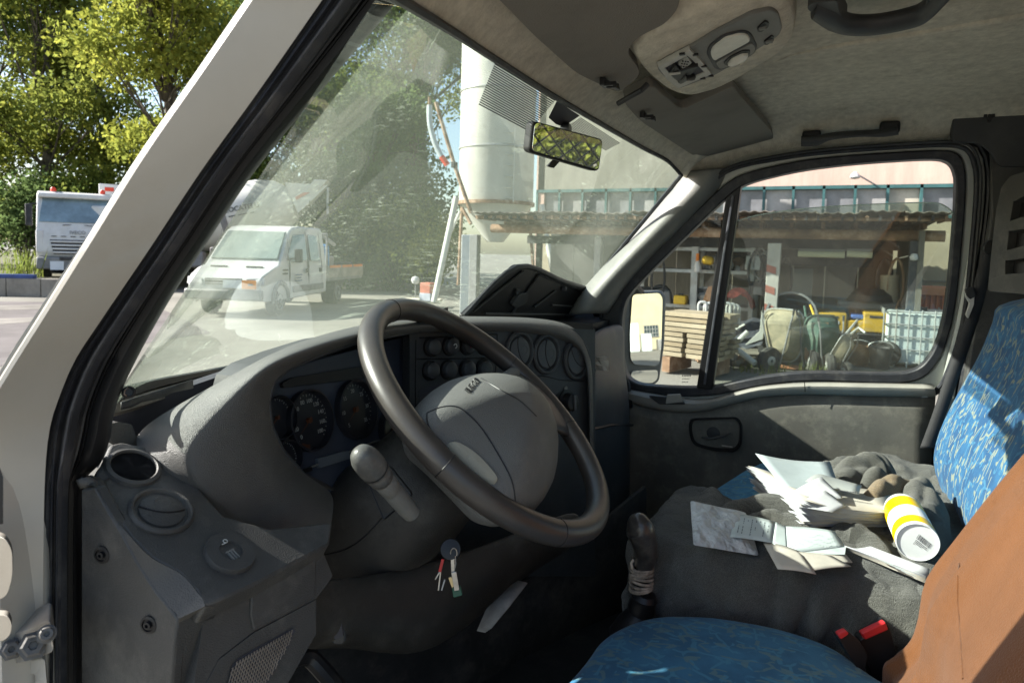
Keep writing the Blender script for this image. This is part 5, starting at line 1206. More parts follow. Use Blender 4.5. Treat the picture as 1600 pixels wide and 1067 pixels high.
fs = thing('folded_sheet', 'white sheet folded to a peak at the front of the paper stack', 'sheet of paper', Z(1285, 765, 1.27))
sheet('sheet_half', [Z(1232, 772, 1.257), Z(1283, 744, 1.285), Z(1318, 778, 1.262), Z(1296, 782, 1.257)], paper, fs, .002)
sheet('sheet_half', [Z(1240, 790, 1.25), Z(1290, 766, 1.272), Z(1322, 790, 1.256), Z(1300, 800, 1.25)], paper, fs, .002)
pv = thing('clear_folder', 'grey see through folder sleeve behind the folded sheet', 'folder', Z(1300, 755, 1.27))
fold_m = mat('folder_plastic', (.32, .34, .33), .25, .1, 10)
sheet('folder_sleeve', [Z(1258, 752, 1.268), Z(1285, 741, 1.28), Z(1347, 758, 1.262), Z(1342, 772, 1.258)], fold_m, pv, .006, .001)
tl = MB()
for k in range(12): tl.poly([Z(1309+k*2.4+dx, 765+k*.3+dy, 1.2655) for dx, dy in ((0, 0), (1.5, .2), (1.5, 1.8), (0, 1.6))])
tl.build('folder_print', ink, pv, smooth=False)
# ---- padded envelope and the open booklet
en = thing('padded_envelope', 'crumpled silvery white padded envelope at the front edge of the bench', 'envelope', Z(1130, 830, 1.23))
envm = mat('envelope_film', (.5, .54, .55), .35, .12, 30, .8, 45, dirt=(.35, .33, .28), dirtamt=.3, ds=12)
P = [Z(1078, 781, 1.262), Z(1166, 800, 1.24), Z(1187, 868, 1.21), Z(1083, 851, 1.235)]
rows = []
for i in range(16):
    s = i/15; row = []
    for j in range(14):
        f = j/13; p = (P[0]*(1-f)+P[3]*f)*(1-s)+(P[1]*(1-f)+P[2]*f)*s
        e = min(s, 1-s, f, 1-f)*6; e = min(1, e)
        row.append(p+np.array([0, 0, e*(.008+.003*math.sin(s*17+f*9)+.003*math.sin(f*23-s*7))]))
    rows.append(row)
MB().grid(rows).build('envelope_film', envm, en, solid=.002, sub=1)
bk = thing('open_booklet', 'open pale booklet, printed lines on its left leaf, on the grey sweater', 'booklet', Z(1230, 835, 1.235))
pl_ = [Z(1149, 802, 1.242), Z(1212, 815, 1.240), Z(1207, 848, 1.233), Z(1141, 838, 1.236)]
pm_ = [Z(1212, 815, 1.240), Z(1228, 822, 1.236), Z(1231, 865, 1.228), Z(1207, 848, 1.233)]
pr_ = [Z(1228, 822, 1.236), Z(1304, 829, 1.24), Z(1323, 866, 1.228), Z(1231, 865, 1.228)]
bkm = mat('booklet_leaf', (.44, .5, .49), .6, .05, 20, .05, 200)
sheet('leaf', pl_, bkm, bk, .002); sheet('leaf', pm_, bkm, bk, 0)
sheet('leaf', [pr_[0], pr_[1], Z(1322, 854, 1.231), pr_[3]], bkm, bk, .002)
MB().poly([Z(1322, 854, 1.231), Z(1320, 866, 1.2285), pr_[3]]).build('leaf_corner', bkm, bk, smooth=False, solid=0.0003)
def bil(P, s, f, h=0): 
    p = (P[0]*(1-f)+P[3]*f)*(1-s)+(P[1]*(1-f)+P[2]*f)*s
    return p+np.array([0, 0, h+.002*math.sin(math.pi*s)*(1-.5*f)])
ln = MB(); rg = random.Random(5)
for c_ in range(8):
    s0 = .14+.1*c_; f = .16
    while f < .82:
        w_ = rg.uniform(.04, .11)
        if rg.random() < .72 and not (c_ in (2, 5) and f > .5): ln.poly([bil(pl_, s0, f, 0.0003), bil(pl_, s0+.022, f, 0.0003), bil(pl_, s0+.022, f+w_, 0.0003), bil(pl_, s0, f+w_, 0.0003)])
        f += w_+.025
ln.build('printed_lines', mat('grey_ink', (.14, .16, .17), .7, 0), bk, smooth=False)['kind'] = 'stuff'
gp = MB()
for i in range(17):
    for j in range(3): 
        if rg.random() < .8: gp.poly([bil(pr_, .06+.05*i+a, .30+.18*j+.06*math.sin(i+j)+b, .0003) for a, b in ((0, 0), (.035, .01), (.035, .06), (0, .05))])
gp.build('faint_picture', faint, bk, smooth=False)['kind'] = 'stuff'
MB().poly([bil(pr_, a, b, .001) for a, b in ((.045, .93), (.11, .93), (.11, .99), (.045, .99))]).build('blue_mark', mat('blue_ink', (.02, .06, .35), .6, 0), bk, smooth=False)
pu = thing('papers_under_booklet', 'yellowed folded papers lying under the open booklet', 'papers', Z(1270, 875, 1.21))
for k, P_ in enumerate(([(1192, 846), (1252, 862), (1275, 896), (1215, 888)], [(1215, 862), (1300, 868), (1330, 884), (1262, 892)], [(1248, 866), (1322, 866), (1332, 878), (1268, 884)])):
    sheet('sheet', [Z(u, v, 1.226-.002*k+.004*(i in (0, 1))) for i, (u, v) in enumerate(P_)], paper_w, pu, .003, .0012)
npd = thing('note_pad', 'curled white note pad in sunlight to the right of the booklet', 'note pad', Z(1385, 880, 1.22))
for k in range(6):
    dz = .0018*k
    sheet('sheet', [Z(1322-k*.5, 857-k, 1.225+dz), Z(1355+k, 858-k, 1.232+dz), Z(1452, 898-2*k, 1.222+dz), Z(1446, 910-2*k, 1.214+dz)], paper if k > 3 else paper_w, npd, -.004, .0012)
nl = MB()
for j in range(5): nl.poly([Z(1372+j*9, 872+j*4.6, 1.2315), Z(1395+j*9, 881+j*4.6, 1.2305), Z(1395+j*9, 882.2+j*4.6, 1.2305), Z(1372+j*9, 873.2+j*4.6, 1.2315)])
nl.build('printed_lines', faint, npd, smooth=False)
# ---- cardboard tube tin
A_, B_ = D(1434, 847, 1.13), D(1411, 799, 1.255); axt = A_-B_; Lt = np.linalg.norm(axt); axt /= Lt
tin = thing('cardboard_tin', 'white round tin with two yellow bands and a barcode on its base', 'tin', B_)
RR = .0325; white = mat('tin_white', (.75, .77, .77), .35, .03, 20); yel = mat('tin_yellow', (.78, .52, .0), .35, .05, 20)
MB().lathe(B_, axt, [(.0001, -.016), (RR*.86, -.016), (RR*.9, -.013), (RR*.9, 0), (RR, .0015), (RR, Lt-.001), (RR*.985, Lt), (RR*.95, Lt), (RR*.945, Lt-.002), (.0001, Lt-.002)], 48).build('tin_body', white, tin, ang=40)
MB().lathe(B_, axt, [(RR*1.004, .006), (RR*1.006, .0065), (RR*1.006, Lt*.36), (RR*1.004, Lt*.365)], 48, cap=False).build('yellow_band', yel, tin)
MB().lathe(B_, axt, [(RR*1.004, Lt*.72), (RR*1.006, Lt*.725), (RR*1.006, Lt*.93), (RR*1.004, Lt*.935)], 48, cap=False).build('yellow_band', yel, tin)
EP = Plane(A_-axt*.0012, axt)
bcd = MB(); rg = random.Random(2); o = EP.at(1436, 834, 0); ex = EP.at(1456, 850, 0)-o; ey = EP.at(1431, 841, 0)-o
t = 0
while t < 1:
    w_ = rg.choice((.012, .02, .035)); bcd.poly([o+ex*t, o+ex*(t+w_), o+ex*(t+w_)+ey*.95, o+ex*t+ey*.95]); t += w_+rg.choice((.014, .02, .03))
for r_ in range(4):
    t = .05
    while t < .95:
        w_ = rg.uniform(.02, .05); bcd.poly([o+ex*t+ey*(1.12+.26*r_), o+ex*(t+w_)+ey*(1.12+.26*r_), o+ex*(t+w_)+ey*(1.27+.26*r_), o+ex*t+ey*(1.27+.26*r_)]); t += w_+.02
        if r_ and rg.random() < .1: break
bcd.build('barcode', ink, tin, smooth=False)['kind'] = 'stuff'
gb = MB(); 
a1 = np.cross(axt, [0, 0, 1]); a1 /= np.linalg.norm(a1); a2 = np.cross(axt, a1)
for r_ in range(3):
    for k in range(14):
        q = math.radians(150+k*5.2); h = Lt*(.42+.075*r_)
        q2 = q+math.radians(3.6)
        if (k+r_) % 5: gb.poly([B_+axt*(h+dh)+(a1*math.cos(x)+a2*math.sin(x))*RR*1.008 for x, dh in ((q, 0), (q2, 0), (q2, Lt*.04), (q, Lt*.04))])
gb.build('faint_lettering', faint, tin, smooth=False)['kind'] = 'stuff'
# ---- large sheet of paper on the dash top: it mirrors in the windscreen
dp_ = thing('dash_paper', 'big creased white paper on the dash top, mirrored in the windscreen', 'sheet of paper', (1.0, .82, 1.485))
P = [np.array(q) for q in ((.84, .87, 1.478), (1.13, .925, 1.478), (1.22, .80, 1.478), (.93, .69, 1.478))]
MB().grid([[(P[0]*(1-s)+P[1]*s)*(1-f)+(P[3]*(1-s)+P[2]*s)*f+np.array([0, 0, .003*math.sin(s*9+f*5)+.002*math.sin(f*14-s*4)]) for f in np.linspace(0, 1, 8)] for s in np.linspace(0, 1, 12)]).build('sheet', paper, dp_, solid=.0005)
# ================================================================== OUTSIDE
def G(u, v, z=0): return Z(u, v, z)
gm_ = mat('yard_concrete', (.205, .194, .168), .9, .14, .35, .5, 30, dirt=(.12, .115, .1), dirtamt=.5, ds=.5, spec=.15)
MB().poly([(-300, -300, 0), (500, -300, 0), (500, 500, 0), (-300, 500, 0)]).build('ground', gm_, None, smooth=False)['kind'] = 'structure'
rd = mat('old_asphalt', (.15, .135, .13), .92, .16, .6, .4, 40, dirt=(.22, .2, .18), dirtamt=.4, ds=.8, spec=.1)
a, b, c_, d_ = G(-420, 466), G(235, 474), G(330, 520), G(-420, 640)
MB().poly([a+[0, 0, .004], b+[0, 0, .004], c_+[0, 0, .004], d_+[0, 0, .004]]).build('road', rd, None, smooth=False)['kind'] = 'structure'
for k, (q0, q1, q2, q3) in enumerate((((-60, 478), (120, 476), (118, 482), (-60, 487)), ((-60, 500), (60, 496), (58, 503), (-60, 512)))):
    MB().poly([G(*q)+[0, 0, .008] for q in (q0, q1, q2, q3)]).build('pale_patch', mat('dusty_strip', (.2, .185, .165), .95, .2, .8, 0, dirt=(.25, .23, .2), dirtamt=.6, ds=1.2, spec=.1), None, smooth=False)['kind'] = 'structure'
# raised bank and its low wall on the far left
conc = mat('concrete', (.24, .22, .19), .9, .18, 1.2, .4, 30, dirt=(.12, .11, .1), dirtamt=.6, ds=1.6, spec=.15)
w0, w1 = G(-330, 458), G(170, 466); wd_ = (w1-w0)/np.linalg.norm(w1-w0); wn = np.array([-wd_[1], wd_[0], 0])
if wn @ w0 < 0: wn = -wn
bank = MB().prism([w0+wn*.35, w1+wn*.35, w1+wn*70-wd_*2, w0+wn*70-wd_*60], (0, 0, .4)).build('bank', mat('dry_earth', (.11, .1, .06), .95, .3, .8, .5, 10, dirt=(.06, .08, .03), dirtamt=.7, ds=1), None, smooth=False); bank['kind'] = 'structure'
lw = thing('low_wall', 'stained low concrete wall with a blue rail along its top at the far left', 'wall', (w0+w1)/2)
L_ = np.linalg.norm(w1-w0)
for k in range(9):
    p = w0+wd_*(k+.5)*L_/9+wn*.17; MB().box(p+np.array([0, 0, .275]), (L_/9-.02, .34, .55), (wd_, wn, (0, 0, 1))).build('wall_block', conc, lw, bevel=.015)
p = (w0+w1)/2-wd_*.3+wn*.1+np.array([0, 0, .61]); MB().box(p, (L_-3.6, .22, .12), (wd_, wn, (0, 0, 1))).build('blue_rail', mat('blue_paint', (.03, .06, .2), .5, .15, 3), lw, bevel=.02)
# ---- trees
leafm = {}
def leafmat(name, c1, c2, c3):
    m = bpy.data.materials.new(name); m.use_nodes = True; nt = m.node_tree; nt.nodes.clear(); L = nt.links.new
    tc = _n(nt, 'ShaderNodeTexCoord'); no = _n(nt, 'ShaderNodeTexNoise'); no.inputs['Scale'].default_value = 1.1; no.inputs['Detail'].default_value = 7; no.inputs['Roughness'].default_value = .8; L(tc.outputs['Object'], no.inputs['Vector'])
    rp = _n(nt, 'ShaderNodeValToRGB'); e = rp.color_ramp.elements; e[0].position = .36; e[0].color = (*c1, 1); e[1].position = .7; e[1].color = (*c3, 1); x = e.new(.53); x.color = (*c2, 1); L(no.outputs['Fac'], rp.inputs[0])
    df = _n(nt, 'ShaderNodeBsdfDiffuse'); tl = _n(nt, 'ShaderNodeBsdfTranslucent'); gl = _n(nt, 'ShaderNodeBsdfGlossy'); gl.inputs['Roughness'].default_value = .45
    L(rp.outputs[0], df.inputs[0]); L(rp.outputs[0], tl.inputs[0])
    m1 = _n(nt, 'ShaderNodeMixShader'); m1.inputs[0].default_value = .58; L(df.outputs[0], m1.inputs[1]); L(tl.outputs[0], m1.inputs[2])
    m2 = _n(nt, 'ShaderNodeMixShader'); m2.inputs[0].default_value = .0; L(m1.outputs[0], m2.inputs[1]); L(gl.outputs[0], m2.inputs[2])
    o = _n(nt, 'ShaderNodeOutputMaterial'); L(m2.outputs[0], o.inputs[0]); return m
lf_green = leafmat('leaves_green', (0.078, 0.117, 0.039), (0.156, 0.202, 0.046), (0.286, 0.299, 0.065))
lf_yel = leafmat('leaves_yellow', (0.130, 0.163, 0.039), (0.260, 0.280, 0.052), (0.429, 0.403, 0.072))
lf_dark = leafmat('leaves_dark', (0.058, 0.098, 0.042), (0.104, 0.150, 0.052), (0.182, 0.221, 0.072))
lf_mix = leafmat('leaves_mixed', (0.098, 0.137, 0.039), (0.221, 0.247, 0.052), (0.390, 0.377, 0.065))
bark = mat('bark', (.09, .075, .055), .95, .3, 4, .6, 20)
def leaves(P, S, name, m, parent, seed):
    rg = np.random.default_rng(seed); n = len(P); P = np.asarray(P); S = np.asarray(S)
    a = rg.normal(size=(n, 3)); a /= np.linalg.norm(a, axis=1)[:, None]; t = rg.normal(size=(n, 3)); b = np.cross(a, t); b /= np.linalg.norm(b, axis=1)[:, None]
    a *= S[:, None]; b *= S[:, None]*.62; c = np.cross(a, b)/S[:, None]*.35
    V = np.stack([P-a, P+b+c, P+a, P-b+c], 1).reshape(-1, 3)
    me = bpy.data.meshes.new(name); me.vertices.add(4*n); me.vertices.foreach_set('co', V.ravel())
    f = np.arange(4*n).reshape(n, 4); tri = np.concatenate([f[:, [0, 1, 2]], f[:, [0, 2, 3]]]).ravel()
    me.loops.add(len(tri)); me.loops.foreach_set('vertex_index', tri); me.polygons.add(2*n); me.polygons.foreach_set('loop_start', np.arange(0, 6*n, 3))
    me.materials.append(m); me.update(); me.validate()
    o = bpy.data.objects.new(name, me); COL.objects.link(o); o.parent = parent; return o
def tree(label, u, d, H, Rc, m, seed, n=9000, base=.1, ls=.125, z0=0, dens=30):
    p = D(u, 395, d); loc = np.array([p[0], p[1], z0]); rg = np.random.default_rng(seed)
    t = thing('tree', label, 'tree', loc, group='trees at the back of the yard')
    tr = MB(); 
    tk = [np.array([0, 0, -.2])]+[np.array([rg.normal()*.12*k, rg.normal()*.12*k, H*(.12+.14*k)]) for k in range(1, 6)]
    tr.tube(crom(tk, 4), np.linspace(.3, .05, 21)*H/14, 8)
    cl = []
    for k in range(dens):
        h = base+(1-base)*rg.random()**.9; wdt = Rc*(math.sin(math.pi*min(1, (h-base)/(1-base)*.82+.15))**.7)
        q = rg.random()*6.283; rr = wdt*math.sqrt(rg.random()); c = np.array([rr*math.cos(q), rr*math.sin(q), H*h]); cl.append((c, Rc*rg.uniform(.28, .55)))
        b0 = tk[min(5, max(1, int(h*5.2)))]*np.array([1, 1, .8]); mid = (b0+c)/2+np.array([0, 0, -.2*rg.random()])
        tr.tube([b0, mid, c], [.075*H/14, .045*H/14, .015], 5)
        for j in range(3): e = c+rg.normal(size=3)*Rc*.22; tr.tube([mid, (mid+e)/2+np.array([0, 0, .1]), e], [.03, .02, .008], 4)
    tr.build('trunk', bark, t, local=True)
    n = int(n*2.1); P = []; S = []
    w_ = np.array([r**2 for _, r in cl]); w_ /= w_.sum()
    for (c, r), f in zip(cl, w_):
        k = int(n*f); x = rg.normal(size=(k, 3)); x /= np.linalg.norm(x, axis=1)[:, None]; x *= (r*rg.random(k)**.6)[:, None]*np.array([1.15, 1.15, .8]); P.append(c+x); S.append(rg.uniform(.6, 1.25, k)*ls)
    leaves(np.concatenate(P), np.concatenate(S), 'crown', m, t, seed)
    return t
tree('tall dark green tree at the far left edge', -30, 36, 17, 4.4, lf_green, 1, 13000, z0=.5)
tree('bushy olive tree behind the tipper truck', 70, 33, 14, 3.6, lf_mix, 2, 12000, z0=.5)
tree('yellow green tree whose bright boughs overhang the tipper truck', 262, 28, 16, 3.0, lf_yel, 3, 9000, base=.28, z0=.5, ls=.12)
tree('thin dark tree showing sky between its boughs beside the yellow tree', 170, 40, 19, 3.8, lf_dark, 4, 7000, z0=.5)
tree('dark tree seen through the driver corner of the windscreen', 400, 42, 18, 4.4, lf_dark, 5, 10000)
tree('broad green tree behind the mixer truck', 505, 37, 20, 4.6, lf_green, 6, 14000)
tree('dense green tree just left of the silo', 640, 36, 20, 4.6, lf_dark, 7, 14000)
tree('yellow tipped tree high beside the silo top', 655, 43, 24, 4.5, lf_mix, 8, 9000, base=.3)
tree('sparse tree far back beyond the yellow tree', 330, 50, 22, 5.0, lf_green, 9, 9000)
tree('low tree closing the yard behind the flatbed', 585, 30, 8.5, 3.2, lf_dark, 10, 8000, base=.05)
def shrub(label, u, d, H, R, m, seed, n=2500, z0=0, name='shrub', cat='shrub', grp='shrubs below the trees'):
    p = D(u, 395, d); t = thing(name, label, cat, (p[0], p[1], z0), group=grp); rg = np.random.default_rng(seed)
    b = MB(); P = []; S = []
    for k in range(12):
        e = np.array([rg.normal()*R*.45, rg.normal()*R*.45, H*rg.uniform(.35, .85)]); b.tube([(0, 0, -.1), e*.5+[0, 0, .1], e], [.04, .025, .01], 4)
        x = rg.normal(size=(n//12, 3))*R*.24; P.append(e+x); S.append(rg.uniform(.06, .13, n//12))
    P = np.concatenate(P); P[:, 2] = np.abs(P[:, 2])
    b.build('stems', bark, t, local=True); leaves(P, np.concatenate(S), 'foliage', m, t, seed); return t
shrub('dark shrub against the bank at the left edge', -20, 31, 3.4, 2.4, lf_green, 21, 4500, .5)
shrub('dark shrub left of the tipper truck cab', 42, 29, 4.2, 1.8, lf_dark, 22, 4500, .5)
shrub('shrub hiding the trunks behind the tipper truck', 130, 31, 4.5, 2.4, lf_green, 23, 4000, .5)
shrub('shrub filling the gap behind the mixer truck cab', 300, 32, 4.0, 2.6, lf_dark, 24, 4000)
shrub('bright sunlit shrub low beside the silo leg', 665, 27, 2.6, 1.4, lf_mix, 25, 2500)
shrub('dark hedge shrub behind the flatbed load', 560, 31, 3.4, 2.2, lf_dark, 26, 4000)
shrub('dark hedge shrub between flatbed and silo leg', 620, 28, 3.8, 2.0, lf_green, 27, 4000)
def weeds(label, u, d, z0, H, n, m, seed, spread=.6):
    p = D(u, 395, d); t = thing('weed_clump', label, 'weeds', (p[0], p[1], z0), group='weed clumps'); rg = np.random.default_rng(seed); b = MB()
    for k in range(n):
        o = np.array([rg.normal()*spread, rg.normal()*spread*.5, 0]); h = H*rg.uniform(.4, 1); l = np.array([rg.normal()*.25, rg.normal()*.25, 1])*h; w_ = .012*max(.5, H); s = np.array([rg.normal(), rg.normal(), 0]); s = s/np.linalg.norm(s)*w_
        b.add([o-s, o+s, o+l*.6+s*.8, o+l, o+l*.6-s*.8], [(0, 1, 2, 4), (4, 2, 3)])
    b.build('leaf_blades', m, t, local=True, smooth=False)['kind'] = 'stuff'; return t
grassm = leafmat('weeds', (.1, .14, .03), (.2, .24, .06), (.32, .33, .1))
weeds('tall pale weeds on the bank left of the tipper truck', 28, 23.5, .4, 1.2, 120, grassm, 31, .45)
weeds('low pale weeds at the far left end of the bank', -12, 23, .4, .6, 110, grassm, 32, .9)

# ---- vehicles ---------------------------------------------------------------
vwhite = mat('truck_white', (.58, .58, .57), .35, .06, 2, dirt=(.35, .31, .25), dirtamt=.35, ds=3, coat=.2)
vgrey = mat('truck_grey', (.2, .2, .2), .5, .15, 3, dirt=DUST, dirtamt=.3, ds=3)
vdark = mat('truck_dark', (.03, .03, .032), .6, .15, 3, dirt=DUST, dirtamt=.3, ds=3)
vglass = mat('truck_glass', (.03, .045, .05), .08, .1, 2, spec=.8, coat=.5)
vglass2 = mat('van_windscreen', (.22, .27, .24), .12, .1, 2, spec=.8, coat=.5)
tyre = mat('tyre', (.03, .03, .03), .85, .2, 6, dirt=DUST, dirtamt=.4, ds=4)
amber = mat('amber_lamp', (.75, .22, .02), .35, .1, 6); redl = mat('red_lamp', (.6, .06, .03), .35, .1, 6)
orangep = mat('orange_board', (.75, .26, .04), .6, .1, 4); plate = mat('plate_white', (.65, .68, .72), .5, .05, 5)
def wheel(par, x, y, z, r, wd, side=1):
    w_ = MB().lathe((x, y, z), (1, 0, 0), [(r*.6, -wd/2), (r*.95, -wd/2), (r, -wd*.35), (r, wd*.35), (r*.95, wd/2), (r*.6, wd/2)], 24).build('wheel', tyre, par, local=True)
    MB().lathe((x+side*wd*.5, y, z), (side, 0, 0), [(r*.6, 0), (r*.56, .02), (r*.5, -.04), (r*.2, -.04), (r*.18, .05), (.001, .05)], 20).build('rim', vgrey, w_, local=True)
# tipper truck: local +y is forward, x to its right
def facing(az): return math.radians(az)-math.pi/2
tp0 = D(122, 395, 24.2); tt = thing('tipper_truck', 'white heavy tipper truck facing the yard with orange beacons on its roof', 'truck', (tp0[0], tp0[1], .22), facing(234))
cabb = MB(); P = [(.02, 1.1), (.0, 1.7), (-.08, 2.1), (-.42, 3.1), (-.62, 3.22), (-1.9, 3.22), (-1.9, .9), (-.1, .9)]
MB().prism([(-1.22, y, z) for y, z in P], (2.44, 0, 0)).build('cab', vwhite, tt, local=True, bevel=.06, seg=3)
MB().prism([(x, y, z) for x, y, z in ((-1.14, -.085, 2.12), (1.14, -.085, 2.12), (1.05, -.375, 2.98), (-1.05, -.375, 2.98))], (0, .03, .012)).build('windscreen', mat('truck_screen', (.16, .23, .27), .08, .25, 1.2, spec=.8, coat=.5), tt, local=True, bevel=.01)
MB().box((0, -.28, 3.06), (2.34, .3, .17)).build('sun_visor_panel', vwhite, tt, local=True, bevel=.04)
for s in (-1, 1):
    MB().lathe((s*.75, -.7, 3.22), (0, 0, 1), [(.09, 0), (.09, .1), (.06, .15), (.001, .16)], 14).build('beacon', redl, tt, local=True)
    m_ = MB().box((s*1.42, -.1, 2.35), (.2, .12, .75)).build('mirror', vdark, tt, local=True, bevel=.03); MB().tube([(s*1.2, -.2, 2.75), (s*1.42, -.1, 2.72)], .025, 6).build('mirror_arm', vdark, m_, local=True)
    MB().box((s*1.12, -.03, 1.45), (.22, .1, .8)).build('corner_deflector', vwhite, tt, local=True, bevel=.04)
    MB().prism([(s*.62, .12, .55), (s*1.2, .0, .55), (s*1.22, .0, .85), (s*.7, .12, .8)], (0, -.1, 0)).build('headlight', mat('headlamp', (.5, .5, .5), .1, .1, 10, spec=.8) if s < 0 else bpy.data.materials['headlamp'], tt, local=True, bevel=.02)
    wheel(tt, s*1.05, -1.2, .5, .5, .3, s)
    wheel(tt, s*1.05, -5.0, .5, .5, .55, s)
    MB().tube([(s*.45, -.02, 2.03), (s*.1, -.1, 2.06), (s*.0-.2, -.1, 2.09)], .012, 5).build('wiper', vdark, tt, local=True)
gr_ = MB().prism([(x, .01, z) for x, z in ((-.82, 1.52), (.82, 1.52), (.72, 1.02), (-.72, 1.02))], (0, .03, 0)).build('grille', vdark, tt, local=True)
for k in range(4): MB().box((0, .05, 1.08+.125*k), (1.46+.05*k, .06, .06)).build('slat', vwhite, gr_, local=True, bevel=.012)
for k in range(6): MB().box((-.7+.28*k, .012, 1.64), (.16, .03, .025)).build('intake_slot', vdark, tt, local=True)
text('IVECO', 'front_lettering', vgrey, tt, WM[tt.name] @ Vector((0, .02, 1.78)), WM[tt.name].to_3x3() @ Vector((-1, 0, 0)), (0, 0, 1), .17, .02)
MB().box((0, -.02, .7), (2.44, .3, .42)).build('bumper', vgrey, tt, local=True, bevel=.05)
MB().box((0, .14, .86), (1.1, .04, .1)).build('bumper_step', vdark, tt, local=True, bevel=.01)
MB().box((-.2, .145, .6), (.6, .02, .14)).build('number_plate', plate, tt, local=True)
MB().box((.62, .145, .62), (.4, .02, .3)).build('hazard_plate', plate, tt, local=True)
MB().box((0, -4.6, 2.1), (2.45, 5.0, 1.7)).build('tipper_body', vgrey, tt, local=True, bevel=.04)
MB().box((-.95, -2.05, 3.1), (.7, .1, 1.2)).build('headboard', vwhite, tt, local=True, bevel=.03); MB().box((-.95, -1.99, 3.5), (.3, .02, .15)).build('red_panel', redl, tt, local=True)
MB().box((0, -4.2, .75), (.9, 6.2, .3)).build('chassis', vdark, tt, local=True)
# double cab flatbed van
vp = np.array([11.75, 12.75, 0]); vh = 199.
vn = thing('flatbed_van', 'white double cab flatbed van with an orange hazard plate on its nose', 'van', vp, facing(vh))
prof = [(-.02, .45), (.0, .85), (-.08, 1.0), (-.95, 1.28), (-1.02, 1.3), (-1.85, 2.12), (-2.1, 2.24), (-3.9, 2.24), (-3.98, 2.1), (-4.0, .42), (-1.6, .38), (-.3, .38)]
prof = [(.0, .42), (.03, .62), (.0, .86), (-.14, 1.0), (-.5, 1.14), (-.88, 1.24), (-1.3, 1.68), (-1.72, 2.1), (-1.95, 2.2), (-2.4, 2.25), (-3.85, 2.25), (-3.96, 2.15), (-4.0, 1.2), (-4.0, .42), (-1.6, .38), (-.3, .38)]
def hw_(y, z): return (.97-.14*max(0, z-1.2)/1.05)*(1-.10*max(0, (y+.5)/.5)**2)
b = MB(); n = len(prof); rows = [[(s*hw_(y, z), y, z) for y, z in prof] for s in (-1, -.86, 0, .86, 1)]
for r_, ins in ((0, 1), (4, -1)): pass
b.grid(rows, closed=True); b.f += [tuple(range(n)), tuple(4*n+k for k in range(n))]; b.m += [0, 0]
b.build('cab', vwhite, vn, local=True, bevel=.05, seg=3)
MB().prism([(-.87, -.99, 1.365), (.87, -.99, 1.365), (.77, -1.68, 2.06), (-.77, -1.68, 2.06)], (0, .03, .03)).build('windscreen', vglass2, vn, local=True, bevel=.02)
for s in (-1, 1):
    x = s*.972
    def tw_(L): return [(s*(hw_(-2, z)+.002), y, z) for y, z in L]
    MB().prism(tw_(((-1.3, 1.38), (-1.42, 1.52), (-1.85, 2.0), (-2.62, 2.05), (-2.62, 1.36), (-1.9, 1.30))), (s*.012, 0, 0)).build('door_window', vglass, vn, local=True, bevel=.01)
    MB().prism(tw_(((-2.82, 2.05), (-3.46, 2.02), (-3.5, 1.33), (-2.86, 1.33))), (s*.012, 0, 0)).build('rear_door_window', vglass, vn, local=True, bevel=.03)
    for yy in (-1.5, -2.72, -3.66): MB().prism([(s*(hw_(-2, z)-.004), yy+e, z) for e, z in ((0, .5), (.014, .5), (.014, 1.2), (.014, 2.12), (0, 2.12), (0, 1.2))], (s*.008, 0, 0)).build('door_joint', vgrey, vn, local=True)
    for yy in (-2.55, -3.52): MB().box((x+s*.012, yy, 1.08), (.03, .16, .12)).build('door_handle', vdark, vn, local=True, bevel=.02)
    MB().box((x+s*.005, -2.7, .62), (.03, 2.1, .17)).build('side_moulding', vgrey, vn, local=True, bevel=.02)
    ml = MB().box((x+s*.16, -1.62, 1.48), (.2, .12, .34)).build('mirror', vdark, vn, local=True, bevel=.04); MB().box((x+s*.05, -1.6, 1.4), (.16, .05, .05)).build('mirror_arm', vdark, ml, local=True)
    wheel(vn, s*.82, -.95, .35, .35, .22, s); wheel(vn, s*.75, -5.0, .35, .35, .4, s)
    MB().ringtube([(x, -.95+.46*math.cos(q), .38+.46*math.sin(q)) for q in np.linspace(-.1, math.pi+.1, 14)]+[(x, -.95-.40*math.cos(q), .38+.40*math.sin(q)) for q in np.linspace(-.1, math.pi+.1, 14)], .03, 6).build('wheel_arch', vgrey, vn, local=True)
    MB().prism([(s*.5, .0, .78), (s*.95, -.1, .78), (s*.95, -.14, .95), (s*.55, -.03, .93)], (0, .03, 0)).build('headlight', bpy.data.materials['headlamp'], vn, local=True, bevel=.01)
    for k in range(2): MB().box((s*.97, -1.2+.02*k, 1.12-.09*k), (.02, .3, .045)).build('wing_vent', vdark, vn, local=True)
for k in range(2): MB().box((.45-.9*k, -.62, 1.19), (.42, .06, .03), ((1, 0, 0), (0, .95, .3), (0, -.3, .95))).build('bonnet_vent', vdark, vn, local=True)
vg = MB().box((0, .01, .86), (.9, .04, .14)).build('grille', vdark, vn, local=True, bevel=.01)
for k in range(2): MB().box((0, .04, .82+.07*k), (.9, .02, .025)).build('grille_bar', vwhite, vg, local=True)
MB().box((0, .0, .55), (1.9, .16, .26)).build('bumper', vgrey, vn, local=True, bevel=.05)
MB().box((-.28, .085, .80), (.5, .02, .18)).build('number_plate', plate, vn, local=True)
hz = MB().box((-.66, .085, .80), (.34, .025, .2)).build('hazard_plate', orangep, vn, local=True); MB().box((-.70, .10, .80), (.12, .01, .05)).build('plate_figures', vgrey, hz, local=True)
for k in range(3): MB().box((-.985, -2.0, .98-.075*k), (.01, .42-.1*(k == 1), .035)).build('door_print', mat('blue_grey_print', (.2, .24, .32), .6, .1) if not k else bpy.data.materials['blue_grey_print'], vn, local=True)
